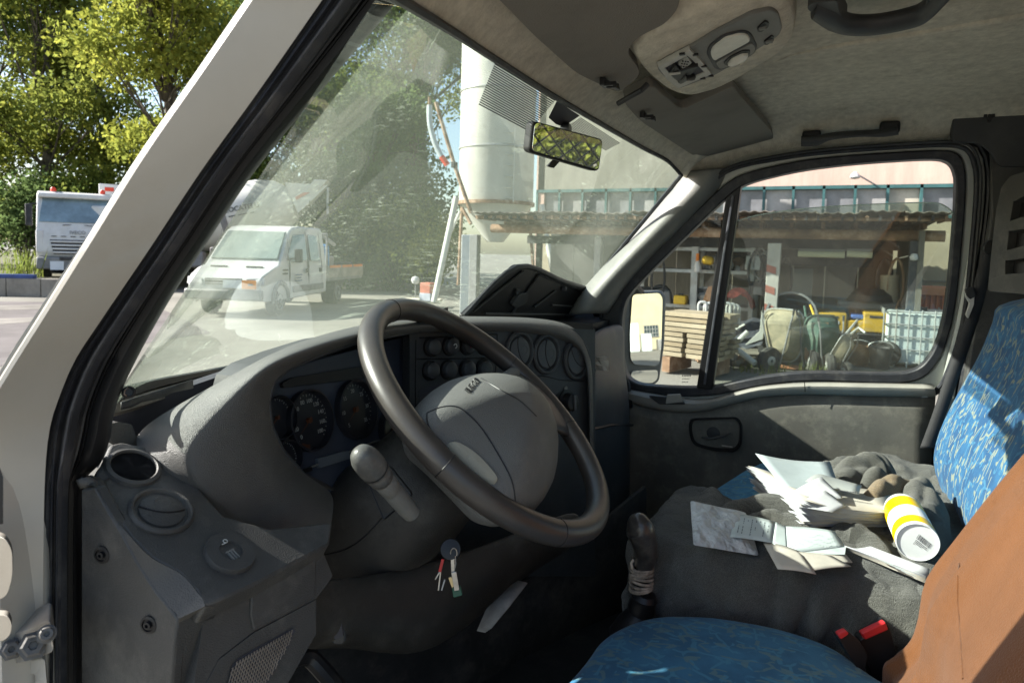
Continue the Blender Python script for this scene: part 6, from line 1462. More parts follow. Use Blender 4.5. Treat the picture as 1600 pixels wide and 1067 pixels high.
MB().box((0, -5.7, .78), (1.95, 3.2, .1)).build('flatbed', vgrey, vn, local=True, bevel=.01)
for s in (-1, 1):
    sd = MB().box((s*.98, -5.7, 1.0), (.04, 3.2, .36)).build('drop_side', mat('drop_side', (.32, .3, .26), .6, .2, 3, dirt=(.15, .13, .1), dirtamt=.5) if s < 0 else bpy.data.materials['drop_side'], vn, local=True)
    for k in range(3): MB().box((s*1.003, -4.65-1.05*k, 1.15), (.012, .9, .07)).build('reflector_strip', amber, sd, local=True)
MB().tube([(-.9, -4.2, .8), (-.9, -4.2, 2.1), (.9, -4.2, 2.1), (.9, -4.2, .8)], .04, 6).build('ladder_rack', vgrey, vn, local=True)
MB().box((0, -5.5, .55), (.7, 3.4, .2)).build('chassis', vdark, vn, local=True)
def onvan(l): return WM[vn.name] @ Vector(l)
bt = thing('blue_drum', 'blue plastic drum standing on the flatbed behind the cab', 'drum', onvan((-.45, -4.75, .83)))
MB().lathe(onvan((-.45, -4.75, .83)), (0, 0, 1), [(.28, 0), (.3, .03), (.3, .3), (.315, .32), (.3, .34), (.3, .62), (.315, .64), (.3, .66), (.29, .92), (.2, .98), (.001, .98)], 22).build('drum_shell', mat('blue_plastic', (.05, .22, .5), .45, .1, 4), bt)
gn = thing('site_machine', 'grey machine with pipes loaded on the flatbed beside the blue drum', 'machine', onvan((.2, -5.7, .83)))
b = MB()
for l, s_ in (((.1, -5.6, 1.15), (.9, 1.0, .6)), ((.3, -6.4, 1.05), (.6, .5, .45)), ((.2, -5.5, 1.6), (.35, .45, .35))): b.box(onvan(l), s_)
b.build('machine_housing', vgrey, gn, bevel=.04); MB().tube([onvan(q) for q in ((.2, -5.3, 1.4), (.2, -5.3, 2.0), (-.2, -5.6, 2.1), (-.4, -6.2, 1.8))], .06, 8).build('pipe', galv, gn)
# concrete mixer truck behind the van
mp_ = D(352, 395, 26.5); mx_ = thing('mixer_truck', 'cream concrete mixer truck parked behind the flatbed van, lettering on its drum', 'truck', (mp_[0], mp_[1], 0), facing(124))
drm = mat('mixer_drum', (.55, .55, .5), .5, .08, 1.5, dirt=(.3, .27, .22), dirtamt=.45, ds=1.5)
# local: +y forward; hopper at the rear (-y)
ax_l = Vector((0, -.97, .22)).normalized()
dr = MB().lathe((0, 1.9, 2.35), ax_l, [(.5, -.1), (.95, .1), (1.15, .8), (1.2, 1.5), (1.2, 3.4), (1.05, 4.0), (.7, 4.5), (.62, 4.6), (.001, 4.6)], 36).build('drum', drm, mx_, local=True)
MB().lathe((0, 1.9, 2.35), ax_l, [(1.2, 2.0), (1.24, 2.05), (1.24, 2.2), (1.19, 2.25)], 36, cap=False).build('drum_ring', vgrey, dr, local=True)
W3 = WM[mx_.name]
# lettering on the flank the camera sees
side = -1 if (W3.to_3x3() @ Vector((-1, 0, 0))) @ Vector((-mp_[0], -mp_[1], 0)) > 0 else 1
xa_l = Vector((0, 1, 0)) if side > 0 else Vector((0, -1, 0))
xa_w = W3.to_3x3() @ (Vector((0, -.97, .22)) if side < 0 else Vector((0, .97, -.22)))
text('LOCATELLI', 'drum_lettering', mat('drum_ink', (.06, .07, .07), .6, .1), dr, W3 @ (Vector((0, 1.9, 2.35))+ax_l*2.85+Vector((side*1.2, 0, .12))), xa_w, (0, 0, 1), .26, .02, squash=.95, bold=.012)
sl_ = MB()
for k in range(11):
    if k not in (3, 8): sl_.box(W3 @ (Vector((0, 1.9, 2.35))+ax_l*(2.4+.085*k)+Vector((side*1.2, 0, -.12))), (.07, .03, .04), (np.array(xa_w), np.array((W3.to_3x3() @ Vector((1, 0, 0)))), (0, 0, 1)))
sl_.build('drum_small_print', bpy.data.materials['drum_ink'], dr)
MB().prism([(-.6, -2.6, 3.3), (.6, -2.6, 3.3), (.75, -3.4, 4.3), (-.75, -3.4, 4.3)], (0, -.5, 0)).build('hopper', drm, mx_, local=True, bevel=.03)
MB().prism([(side*.62, -2.8, 3.0), (side*.62, -2.3, 4.15), (side*.62, -3.9, 4.1)], (side*.04, 0, 0)).build('hopper_side', drm, mx_, local=True)
MB().box((side*.67, -3.05, 3.75), (.01, .8, .12), ((1, 0, 0), (0, .85, -.5), (0, .5, .85))).build('red_stripe', mat('faded_red', (.55, .22, .15), .6, .15, 3), mx_, local=True)
MB().tube([(side*.6, -3.9, 3.0), (side*.6, -3.9, 4.0), (-side*.6, -3.9, 4.0)], .05, 6).build('ladder_rail', galv, mx_, local=True)
MB().box((0, -.6, 1.0), (.9, 8.4, .35)).build('chassis', vdark, mx_, local=True); MB().box((side*.95, 1.2, 1.15), (.5, 1.4, .6)).build('water_tank', vgrey, mx_, local=True, bevel=.08)
for s in (-1, 1):
    for y in (3.6, -1.2, -2.5): wheel(mx_, s*1.0, y, .5, .5, .35, s)
    MB().box((s*1.05, -1.8, 1.12), (.5, 2.8, .06)).build('mudguard', vdark, mx_, local=True, bevel=.02)
MB().prism([(-1.2, y, z) for y, z in ((4.6, .6), (4.6, 1.9), (4.3, 3.0), (2.9, 3.0), (2.9, .7))], (2.4, 0, 0)).build('cab', vwhite, mx_, local=True, bevel=.07, seg=3)
MB().prism([(-1.05, 4.6, 1.95), (1.05, 4.6, 1.95), (1.0, 4.36, 2.85), (-1.0, 4.36, 2.85)], (0, .03, 0)).build('windscreen', vglass, mx_, local=True)
# ---- silo, poles and yard fittings -----------------------------------------
sp_ = D(773, 395, 20); sx, sy = sp_[0], sp_[1]
silo = thing('silo', 'tall white cylindrical silo on slanting steel legs', 'silo', (sx, sy, 0))
silom = mat('silo_white', (.54, .54, .49), .45, .07, 1.2, dirt=(.3, .27, .22), dirtamt=.45, ds=1.4, stretch=(1, 1, .3))
MB().lathe((sx, sy, 0), (0, 0, 1), [(.25, 2.0), (1.05, 3.05), (1.08, 3.1), (1.08, 8.4), (.5, 8.9), (.01, 8.95)], 48, cap=False).build('shell', silom, silo)
for z in (4.65, 6.25, 7.9): MB().lathe((sx, sy, z), (0, 0, 1), [(1.08, -.03), (1.11, -.02), (1.11, .02), (1.08, .03)], 48, cap=False).build('band', galv, silo)
MB().lathe((sx, sy, 3.1), (0, 0, 1), [(1.08, -.05), (1.13, -.05), (1.13, .05), (1.08, .05)], 48, cap=False).build('band', rust, silo)
rr_ = -RT*.30-FW*1.17; rr_[2] = 0; rr_ = RT*.3-FW*1.03; rr_[2] = 0
lad = MB(); lx = np.array([sx, sy, 0])+rr_*1.02; t_ = np.array([RT[0], RT[1], 0])*.2
for s in (-1, 1): lad.tube([lx+t_*s+[0, 0, 3.1], lx+t_*s+[0, 0, 8.5]], .02, 5)
for k in range(18): lad.tube([lx-t_+[0, 0, 3.2+.3*k], lx+t_+[0, 0, 3.2+.3*k]], .014, 4)
lad.build('ladder', silom, silo)
for q0, q1, mm in (((713, 308), (678, 472), silom), ((722, 322), (716, 446), rust), ((846, 320), (872, 470), silom), ((826, 325), (835, 440), rust)):
    d = 18.9 if mm is silom else 20.6
    MB().tube([D(*q0, d), D(*q1, d)], .085 if mm is silom else .05, 10).build('leg', mm, silo)
MB().tube([D(700, 372, 18.9), D(718, 332, 20.4)], .045, 8).build('brace', silom, silo); MB().tube([D(722, 325, 19.4), D(736, 350, 19.2)], .05, 8).build('brace', rust, silo)
ch = thing('barrier_pole', 'slanting rusty pole with a curved blue and white tube ending in red', 'pole', D(735, 332, 18.5))
MB().tube([D(681, 160, 18.5), D(709, 255, 18.5), D(736, 333, 18.5)], .055, 8).build('pole', rust, ch)
MB().tube(crom([D(671, 165, 18.3), D(672, 195, 18.3), D(680, 225, 18.3), D(690, 245, 18.3)], 5), .075, 10).build('curved_tube', mat('pale_blue_tube', (.45, .5, .52), .4, .1, 3), ch)
MB().tube([D(690, 245, 18.3), D(699, 258, 18.3)], .08, 10).build('red_end', redl, ch); MB().tube([D(671, 165, 18.3), D(671, 152, 18.3)], .04, 8).build('rusty_tip', rust, ch)
MB().box(D(710, 258, 18.5), (.2, .1, .16)).build('clamp', vdark, ch, bevel=.01)
wp = thing('white_post', 'plain white square post standing before the silo leg', 'post', D(723, 492, 17.5))
MB().prism([D(u, v, 17.5) for u, v in ((721.5, 367), (735, 367), (732, 492), (718, 492))], FW*.2).build('post', mat('post_white', (.55, .57, .57), .6, .1, 2, dirt=(.3, .27, .22), dirtamt=.4), wp, bevel=.01)
rc_ = thing('red_crate', 'faded red crate on a pale block near the foot of the silo leg', 'crate', D(669, 455, 19.5))
MB().box(D(669, 450, 19.5), (.34, .34, .3)).build('crate', mat('faded_crate', (.5, .16, .1), .6, .15, 4), rc_, bevel=.02); MB().box(D(669, 464, 19.5), (.36, .36, .22)).build('block', mat('pale_block', (.4, .42, .48), .6, .1), rc_, bevel=.01)
ts = thing('concrete_slab', 'low pale concrete slab on blocks beyond the steering wheel rim', 'slab', G(655, 478))
g0 = G(655, 480); MB().box(g0+np.array([0, 0, .2]), (1.3, .8, .1), (RT*[1, 1, 0]/np.linalg.norm(RT[:2]), np.array([FW[0], FW[1], 0])/np.linalg.norm(FW[:2]), (0, 0, 1))).build('slab', mat('pale_concrete', (.5, .47, .38), .85, .1, 4), ts, bevel=.02); MB().box(g0+np.array([0, 0, .08]), (.5, .4, .14)).build('block', conc, ts)
gl3 = thing('site_lamp', 'small white round lamp on a short stake beyond the flatbed', 'lamp', D(649, 450, 21))
MB().lathe(D(649, 438, 21), (0, 0, 1), [(.001, -.13), (.1, -.09), (.13, 0), (.1, .09), (.001, .13)], 14).build('globe', vwhite, gl3); MB().tube([D(649, 440, 21), D(649, 470, 21)], .02, 6).build('stake', vgrey, gl3)
# ---- the open shed -----------------------------------------------------------
shed = thing('open_shed', 'low open fronted storage shed with a rusty corrugated roof', 'shed', (13.5, 2, 0))
XF = 11.3
corr = mat('corrugated_sheet', (.13, .115, .095), .85, .3, 2.5, .2, 40, dirt=(.35, .32, .28), dirtamt=.6, ds=2)
y0, y1 = X(736, 330, XF)[1], X(1492, 338, XF)[1]
sheets = 13
for k in range(sheets):
    ya, yb_ = y1+(y0-y1)*k/sheets, y1+(y0-y1)*(k+1.03)/sheets; rows = []
    for i, xx in enumerate((XF, 13, 15.6)):
        rows.append([(xx+.02*(k % 2), ya+(yb_-ya)*j/18, 2.42-.05*i+.012*math.cos(j/18*6.283*4)+.006*(k % 2)+.015*math.sin(k*2.1)) for j in range(19)])
    MB().grid(rows).build('sheet', corr, shed, solid=.012, ang=180)
for k in range(16):
    yy = y1+(y0-y1)*(k+.5)/16; MB().box((13.9, yy, 2.28), (3.2, .06, .10)).build('rafter', rust, shed)
for k in range(46):
    yy = y1+(y0-y1)*(k+.5)/46; MB().box((11.78, yy, 2.345), (.8, .035, .07)).build('rib', vdark if k % 3 else rust, shed, smooth=False)
MB().tube([(12.2, y1-.02, 2.12), (12.2, 2, 2.14), (12.2, y0, 2.17)], .085, 12).build('front_beam', rust, shed)
MB().tube([(11.5, y1, 2.33), (11.5, y0, 2.36)], .03, 6).build('purlin', rust, shed)
MB().box((12.9, 2.2, 1.98), (.1, y0-y1-1, .16)).build('lintel', vdark, shed)
for u, u2, x in ((1420, 1437, 12.1), (736, 748, 12.2), (930, 940, 12.4)):
    a_ = X(u, 400, x); b_ = X(u2, 400, x); MB().box((x, (a_[1]+b_[1])/2, 1.02), (.16, abs(a_[1]-b_[1]), 2.04)).build('post', vgrey if u != 1420 else mat('post_dark', (.05, .055, .065), .6, .15, 3, dirt=DUST, dirtamt=.3), shed, bevel=.01)
MB().lathe(X(1428, 402, 12.0), (0, 0, 1), [(.001, -.06), (.05, -.04), (.06, 0), (.04, .05), (.001, .06)], 12).build('insulator', vwhite, shed)
bw = mat('back_board', (.17, .16, .135), .8, .14, 1.5, .2, 20, dirt=(.12, .11, .09), dirtamt=.4, ds=1.3, stretch=(1, 3, .3))
yl = y1+.4
k = 0
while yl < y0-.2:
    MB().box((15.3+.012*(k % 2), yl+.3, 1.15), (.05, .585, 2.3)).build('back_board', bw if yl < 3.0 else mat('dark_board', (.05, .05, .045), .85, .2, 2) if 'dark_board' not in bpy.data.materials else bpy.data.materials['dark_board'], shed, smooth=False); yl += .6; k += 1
MB().box((13.6, y1+.3, 1.1), (3.2, .08, 2.2)).build('end_wall', bw, shed, smooth=False)
MB().prism([X(u, v, 14.4) for u, v in ((1240, 420), (1271, 420), (1266, 500), (1232, 500))], (.03, 0, 0)).build('leaning_sheet', mat('grey_sheet', (.34, .38, .38), .5, .08, 2), shed)
MB().box((14.2, y1+2.2, 1.75), (.08, 2.8, .3)).build('inner_beam', vdark, shed, smooth=False)
for u0_, u1_ in ((1247, 1320), (1323, 1363)):
    a_, b_ = X(u0_, 396.5, 12.7), X(u1_, 398.5, 12.7); lt = thing('strip_light', 'long unlit strip light fixed under the shed beam' if u0_ < 1300 else 'short unlit strip light fixed under the shed beam', 'strip light', (a_+b_)/2, group='strip lights under the shed roof')
    MB().tube([a_, b_], .055, 10).build('diffuser', mat('diffuser', (.62, .62, .45), .4, .05, 4) if u0_ < 1300 else bpy.data.materials['diffuser'], lt); MB().box((a_+b_)/2+np.array([.03, 0, .07]), (.1, abs(b_[1]-a_[1]), .04)).build('fitting', vgrey, lt)
# kerb of the shed floor
kerb = MB().box((13.4, (y0+y1)/2, .06), (4.0, y0-y1+1.2, .12)).build('shed_floor', conc, None, smooth=False, bevel=.02); kerb['kind'] = 'structure'
# ---- the racking inside
rack = thing('storage_rack', 'grey steel storage rack under the shed roof, its shelves piled with parts', 'rack', X(1130, 490, 13.2))
rackm = galv
RX = 12.9
for u in (985, 1083, 1173):
    p = X(u, 480, RX); MB().box((RX, p[1], 1.05), (.09, .12 if u == 1083 else .08, 2.1)).build('upright', rackm, rack); MB().box((RX+.9, p[1], 1.05), (.08, .08, 2.1)).build('upright', rackm, rack)
ya, yb_ = X(1175, 480, RX)[1], X(985, 480, RX)[1]
for v in (390, 425, 481): z = X(1120, v, RX)[2]; MB().box((RX+.45, (ya+yb_)/2, z), (.9, yb_-ya, .06)).build('shelf', rackm, rack)
rgd = random.Random(4)
def junk(u0, u1, zpx, n, label, cols, hmax=.35, xx=RX+.3):
    z = X((u0+u1)/2, zpx, RX)[2]+.03; a_, b_ = X(u1, zpx, RX)[1], X(u0, zpx, RX)[1]
    t = thing('parts_pile', label, 'pile of parts', (xx, (a_+b_)/2, z), group='piles of parts on the rack')
    for k in range(n):
        y = rgd.uniform(a_, b_); h = rgd.uniform(.06, hmax); q = rgd.random(); m = rgd.choice(cols)
        c = np.array([xx+rgd.uniform(-.25, .3), y, z])
        if q < .35: MB().lathe(c+[0, 0, .0], (rgd.uniform(-.5, .5), rgd.uniform(-.5, .5), 1), [(h*.35, 0), (h*.35, h*.7), (h*.2, h*.8), (.001, h*.8)], 10).build('canister', m, t)
        elif q < .7: MB().box(c+[0, 0, h/2], (h*.9, h*1.1, h), tap=rgd.uniform(.7, 1)).build('case', m, t, bevel=.01)
        else: MB().ringtube([c+[0, h*.55*math.cos(s), h*.6+h*.55*math.sin(s)] for s in np.linspace(0, 6.283, 13)[:-1]], h*.14, 6).build('coil', m, t)
    return t
jm = [vdark, vgrey, galv, rust, mat('junk_pale', (.42, .42, .38), .6, .2, 6)]
junk(1100, 1168, 425, 14, 'dark machine parts and coils on the upper shelf beside the divider bar', jm)
junk(1088, 1125, 481, 8, 'dark cases on the lower shelf left of the red netting', jm)
junk(1000, 1075, 481, 10, 'dim cases in the dark left bay of the rack', [vdark, vgrey])
junk(1176, 1205, 425, 16, 'tangle of black hose fittings hung at the right end of the rack', [vdark, galv, vdark], .3, RX-.1)
junk(1176, 1200, 462, 14, 'tangle of grey fittings stacked low at the right end of the rack', [vgrey, galv, vdark], .28, RX-.1)
def simple(name, label, cat, parts):
    t = thing(name, label, cat, parts[0][1].v[0])
    for nm_, b_, m_, bev in parts: b_.build(nm_, m_, t, bevel=bev)
    return t
simple('yellow_case', 'yellow case on the dark left side of the rack', 'case', [('case_body', MB().box(X(1064, 468, RX-.05), (.3, .22, .16)), mat('case_yellow', (.65, .42, .03), .5, .1, 4), .02), ('case_handle', MB().box(X(1064, 460, RX-.05), (.05, .1, .03)), vdark, .005)])
simple('yellow_jug', 'yellow topped pale jug on the upper shelf by the grey upright', 'jug', [('jug', MB().lathe(X(1090, 416, RX-.2), (0, 0, 1), [(.06, -.1), (.065, 0), (.03, .08), (.03, .1)], 12), vwhite, 0), ('cap', MB().lathe(X(1090, 403, RX-.2), (0, 0, 1), [(.03, -.06), (.03, .08), (.001, .08)], 10), amber, 0)])
simple('yellow_pump', 'small yellow motor on the upper shelf left of the divider bar', 'motor', [('motor', MB().lathe(X(1106, 407, RX-.2), (-.3, 1, .2), [(.05, -.1), (.08, -.06), (.08, .06), (.05, .1), (.001, .1)], 12), bpy.data.materials['case_yellow'], 0), ('foot', MB().box(X(1106, 417, RX-.2), (.15, .12, .05)), vdark, .005)])
rn = thing('red_netting', 'heap of red netting slumped on the lower rack shelf', 'netting', X(1152, 478, RX))
rows = []
for i in range(12):
    q = i/11*math.pi; rows.append([X(1153, 479, RX-.1)+np.array([(-.35+.7*j/9), .30*math.cos(q)*(1-.2*abs(j-4.5)/4.5), .42*math.sin(q)*(.75+.25*math.sin(j*1.9+i))*(1-.25*abs(j-4.5)/4.5)+.02*math.sin(i*3+j*2)]) for j in range(10)])
MB().grid(rows).build('netting', mat('red_net', (.55, .1, .07), .85, .25, 9, .8, 25), rn, sub=1)
simple('cardboard_sheet', 'brown cardboard sheet leaning behind the hoop barriers', 'cardboard', [('sheet', MB().prism([X(u, v, 12.5) for u, v in ((1098, 470), (1106, 448), (1122, 446), (1124, 472))], (.05, 0, 0)), mat('cardboard', (.4, .22, .11), .85, .1, 4), .005)])
pc = thing('striped_post', 'white post with faded red and grey bands before the shed', 'post', X(1205, 490, 11.9))
pw = mat('striped_white', (.5, .48, .45), .6, .12, 3, dirt=(.3, .22, .18), dirtamt=.5, ds=4); pr__ = mat('striped_red', (.45, .16, .12), .65, .2, 4)
MB().prism([X(u, v, 11.9) for u, v in ((1200, 380), (1221, 380), (1213, 500), (1193, 500))], (.2, 0, 0)).build('post', pw, pc, bevel=.01)
for (v0, v1) in ((413, 424), (445, 456), (474, 484)):
    l0, r0_ = 1200-7*(v0-380)/120, 1221-8*(v0-380)/120
    MB().prism([X(u, v, 11.892) for u, v in ((l0, v0), (r0_-6, v0+5), (r0_-6.5, v1+5), (l0-.6, v1))], (.01, 0, 0)).build('red_band', pr__, pc)
# ---- stacked planks: each board its own part
pk = thing('plank_stack', 'stack of pale sawn planks on bearers beside the wing mirror', 'plank stack', X(1075, 560, 11.0))
plm = [mat('plank%s' % s, tuple(q*.58 for q in c), .85, .15, 3, .3, 40, dirt=(.2, .15, .1), dirtamt=.3, ds=5, stretch=(1, .25, 1)) for s, c in zip(('_pale', '_buff', '_tan'), ((.52, .44, .3), (.46, .38, .25), (.4, .32, .2)))]
pb = [Z(1036, 556, .25), Z(1112, 566, .25)]; pd = (pb[1]-pb[0])/np.linalg.norm(pb[1]-pb[0]); pn = np.array([-pd[1], pd[0], 0]); pn *= 1 if pn@FW > 0 else -1
LP_ = np.linalg.norm(pb[1]-pb[0])*1.25; pc0 = (pb[0]+pb[1])/2
for r_ in range(9):
    for c_ in range(3):
        jit = rgd.uniform(-.05, .05)
        if r_ < 5 and c_ == 0:
            for s, ln_ in ((-1, .40), (1, .52)):
                MB().box(pc0+pd*(s*LP_*(.5-ln_/2)*.98+jit*.3)+pn*(.11+.22*c_)+[0, 0, .04+.073*r_], (LP_*ln_, .2, .058), (pd, pn, (0, 0, 1))).build('plank', plm[(r_+c_) % 3], pk, bevel=.004)
        else: MB().box(pc0+pd*jit+pn*(.11+.22*c_+rgd.uniform(-.012, .012))+[0, 0, .04+.073*r_], (LP_, .2, .058), (pd, pn, (0, 0, 1))).build('plank', plm[(r_*2+c_) % 3], pk, bevel=.004)
for s in (-.32, .32): MB().box(pc0+pd*LP_*s+pn*.3+[0, 0, -.11], (.12, .7, .22), (pd, pn, (0, 0, 1))).build('bearer', rust, pk)
# ---- galvanised hoop barriers
hoops = [(1092, 1104, 472, 566, 11.5), (1101, 1116, 474, 566, 11.6), (1130, 1142, 474, 545, 11.5), (1136, 1149, 475, 545, 11.6), (1141, 1155, 477, 548, 11.7)]
hname = ['between the planks and the divider bar', 'half hidden by the divider bar', 'just right of the divider bar', 'in the middle of the group right of the divider bar', 'last to the right of the divider bar']
for (u0_, u1_, v0, v1, xx), lb in zip(hoops, hname):
    a_, b_, c_, d_ = X(u0_-2, v1, xx), X(u0_, v0, xx), X(u1_, v0, xx), X(u1_-2, v1, xx)
    hb_ = thing('hoop_barrier', 'galvanised steel hoop barrier '+lb, 'barrier', (a_+d_)/2, group='hoop barriers leaning in the shed')
    P = rnd([a_, b_, c_, d_], .09, 6); i0 = 3
    P = [a_]+rnd([a_, b_, c_, d_], .1, 6)[7:21]+[d_]
    MB().tube(P, .026, 8).build('hoop', galv, hb_)
    MB().tube([a_*.4+b_*.6, d_*.4+c_*.6], .018, 6).build('cross_bar', galv, hb_)
# ---- odd boards, pipes and sheets on the kerb
simple('white_pipe', 'white plastic pipe lying aslant on the kerb', 'pipe', [('pipe', MB().tube([X(1144, 540, 10.9), X(1180, 568, 10.7)], .045, 10), mat('pvc_white', (.5, .5, .46), .4, .06, 4), 0), ('socket', MB().tube([X(1143, 539, 10.9), X(1149, 544, 10.9)], .055, 10), bpy.data.materials['pvc_white'], 0)])
simple('offcut', 'white offcut of pipe leaning over the dark sheeting', 'offcut', [('pipe', MB().tube([X(1140, 547, 11.2), X(1168, 518, 11.3)], .04, 10), bpy.data.materials['pvc_white'], 0)])
simple('white_board', 'white triangular board propped between pipe and wheelbarrow', 'board', [('board', MB().prism([X(u, v, 11.2) for u, v in ((1163, 540), (1187, 517), (1190, 485), (1196, 500), (1192, 530))], (.05, 0, .0)), bpy.data.materials['pvc_white'], .004)])
ds2 = thing('dark_sheeting', 'rumpled dark grey sheeting heaped behind the white pipes', 'sheeting', X(1165, 540, 11.8))
MB().grid([[X(1136+i*7, 500+j*9-3*math.sin(i*1.3+j)-i*.5, 12.0-.18*j+.06*math.sin(i*2+j*1.7)) for i in range(9)] for j in range(6)]).build('sheeting', mat('tarpaulin', (.07, .075, .09), .45, .2, 5, .3, 20), ds2, solid=.02, sub=1)
for q0, q1, m_, lb in (((1150, 514), (1163, 507), bpy.data.materials['pvc_white'], 'short white slat lying on the dark sheeting'), ((1141, 522), (1153, 508), galv, 'grey slat resting on the dark sheeting')):
    simple('slat_offcut', lb, 'offcut', [('slat', MB().tube([X(*q0, 11.25), X(*q1, 11.3)], .03, 6, flat=.5), m_, 0)])
rub = thing('rubble_heap', 'heap of brick and timber scraps on the kerb under the divider bar', 'rubble', X(1120, 568, 10.9))
for k in range(46):
    p = X(rgd.uniform(1085, 1160), rgd.uniform(556, 572), rgd.uniform(10.8, 11.4)); p[2] = max(.1, p[2]); a_ = np.array([rgd.gauss(0, 1) for _ in range(3)]); a_ /= np.linalg.norm(a_); b_ = np.cross(a_, [0, 0, 1]); b_ /= max(.01, np.linalg.norm(b_)); c_ = np.cross(a_, b_)
    MB().box(p, (rgd.uniform(.06, .2), rgd.uniform(.04, .1), rgd.uniform(.03, .08)), (a_, b_, c_)).build('scrap', rgd.choice([rust, plm[2], vdark, conc]), rub, smooth=False)
# ---- wheelbarrows tipped on their noses
wcream = wgreen = None
def barrow(label, P, rz, m, lean=1.25, sc=1.):
    t = thing('wheelbarrow', label, 'wheelbarrow', P, rz, 'wheelbarrows tipped up by the shed')
    Rl = Matrix.Rotation(lean, 4, 'Y')
    def tr(l): return Rl @ (Vector(l)*sc)
    # local: wheel at +x, underside of the tray faces -x once tipped up
    sec = [(.5, 0), (.66, .02), (.8, .1), (.93, .2), (1., .27), (1.05, .275), (1.0, .255)]
    rows = []
    for s, z in sec:
        rows.append([tr((-.05+.42*s*math.copysign(abs(math.cos(q))**.6, math.cos(q))*(1.18 if math.cos(q) > 0 else 1), .33*s*math.copysign(abs(math.sin(q))**.5, math.sin(q))*(1-.22*math.cos(q)), z)) for q in np.linspace(0, 6.283, 25)[:-1]])
    b = MB().grid(rows, closed=True); b.f.append(tuple(range(24))); b.m.append(0); b.build('tray', m, t, local=True, solid=.006)
    MB().ringtube([(np.array(p)) for p in rows[5]], .014*sc, 6).build('tray_rim', galv if m is wcream else m, t, local=True)
    for s in (-1, 1):
        MB().tube([tr(q) for q in ((-.44, s*.27, .03), (-.3, s*.25, -.03), (.2, s*.14, -.05), (.5, s*.07, -.1))], .016*sc, 8).build('handle_tube', vgrey, t, local=True)
        MB().tube([tr(q) for q in ((-.54, s*.275, .06), (-.44, s*.27, .03))], .02*sc, 8).build('grip', vdark, t, local=True)
    w_ = MB().lathe(tr((.36, .05, -.2)), (.5, 1, 0), [(.13*sc, -.05), (.21*sc, -.055), (.24*sc, -.025), (.24*sc, .025), (.21*sc, .055), (.13*sc, .05)], 22).build('wheel', tyre, t, local=True)
    MB().lathe(tr((.36, .05, -.2)), (.5, 1, 0), [(.14*sc, -.04), (.03*sc, -.06), (.03*sc, .06), (.14*sc, .04)], 18).build('hub', galv, w_, local=True)
    return t
wcream = mat('barrow_cream', (.34, .3, .21), .7, .2, 6, .2, 30, dirt=(.35, .25, .15), dirtamt=.5, ds=6); wgreen = mat('barrow_green', (.06, .12, .095), .6, .2, 4, dirt=(.3, .28, .22), dirtamt=.5, ds=5)
def gp_(u, v, x, z=.12): p = X(u, v, x); return (x, p[1], z)
barrow('cement caked cream wheelbarrow tipped up on its wheel', gp_(1212, 570, 11.1, .5), math.radians(-20), wcream, 1.45, .86)
barrow('dark green wheelbarrow tipped up between the cream one and the shovels', gp_(1254, 570, 11.35, .5), math.radians(62), wgreen, 1.5, .84)
barrow('dented green wheelbarrow with its rounded tray towards the yard', gp_(1292, 570, 11.2, .46), math.radians(38), wgreen, 1.4, .8)
barrow('mud splashed wheelbarrow lying low before the yellow machine', gp_(1322, 570, 11.15, .33), math.radians(70), wcream, 1.1, .55)
for k, (q0, q1, lb, cm) in enumerate((((1257, 478), (1268, 560), 'shovel with a green handle among the wheelbarrows', wgreen), ((1243, 488), (1276, 572), 'long wooden handled shovel leaning across the green barrow', plm[0]), ((1266, 477), (1282, 520), 'yellow handled tool behind the shovels', bpy.data.materials['case_yellow']))):
    t = thing('shovel', lb, 'shovel', X(*q1, 11.25), group='tools leaning by the wheelbarrows'); MB().tube([X(*q0, 11.6), X(*q1, 11.2)], .018, 7).build('handle', cm, t)
    e = X(*q1, 11.2); MB().prism([e+np.array([0, s*.1, z]) for s, z in ((-1, .16), (1, .16), (1, 0), (.3, -.08), (-.3, -.08), (-1, 0))], (.02, 0, 0)).build('blade', rust, t)
bl_ = thing('black_tub', 'round black mixing tub leaning behind the green wheelbarrow', 'tub', X(1238, 500, 11.9))
MB().lathe(X(1236, 492, 11.9), (-.8, -.1, .35), [(.36, 0), (.38, -.02), (.3, -.3), (.001, -.3)], 28, cap=False).build('tub', vdark, bl_); MB().lathe(X(1236, 492, 11.9), (-.8, -.1, .35), [(.37, .0), (.395, .0), (.395, .03), (.36, .03)], 28, cap=False).build('tub_rim', vgrey, bl_)
# ---- yellow site machine and IBC tank
ym = thing('yellow_machine', 'yellow and black compressor trailer parked under the shed', 'machine', X(1330, 560, 12.2))
yel_m = mat('machine_yellow', (.42, .26, .02), .5, .12, 3, dirt=(.2, .15, .08), dirtamt=.5, ds=4)
xm = 11.95
def ybox(u0_, v0, u1_, v1, x0, dx, m_, nm_, bev=.02, par=None):
    a_, b_ = X(u0_, v0, x0), X(u1_, v1, x0); return MB().box(((x0+dx/2), (a_[1]+b_[1])/2, (a_[2]+b_[2])/2), (dx, abs(a_[1]-b_[1]), abs(a_[2]-b_[2]))).build(nm_, m_, par or ym, bevel=bev)
ybox(1276, 488, 1322, 519, xm, .9, yel_m, 'hood'); ybox(1322, 500, 1352, 520, xm+.02, .9, yel_m, 'middle_panel'); ybox(1350, 488, 1395, 522, xm, .9, yel_m, 'hood')
ybox(1330, 492, 1352, 500, xm+.1, .6, mat('machine_blue', (.05, .12, .35), .5, .1), 'blue_tank')
ybox(1285, 500, 1311, 507, xm-.01, .02, plate, 'name_plate', .002); ybox(1286, 493, 1310, 497, xm-.008, .02, vdark, 'air_grille', .002); ybox(1359, 493, 1382, 498, xm-.008, .02, vdark, 'air_grille', .002)
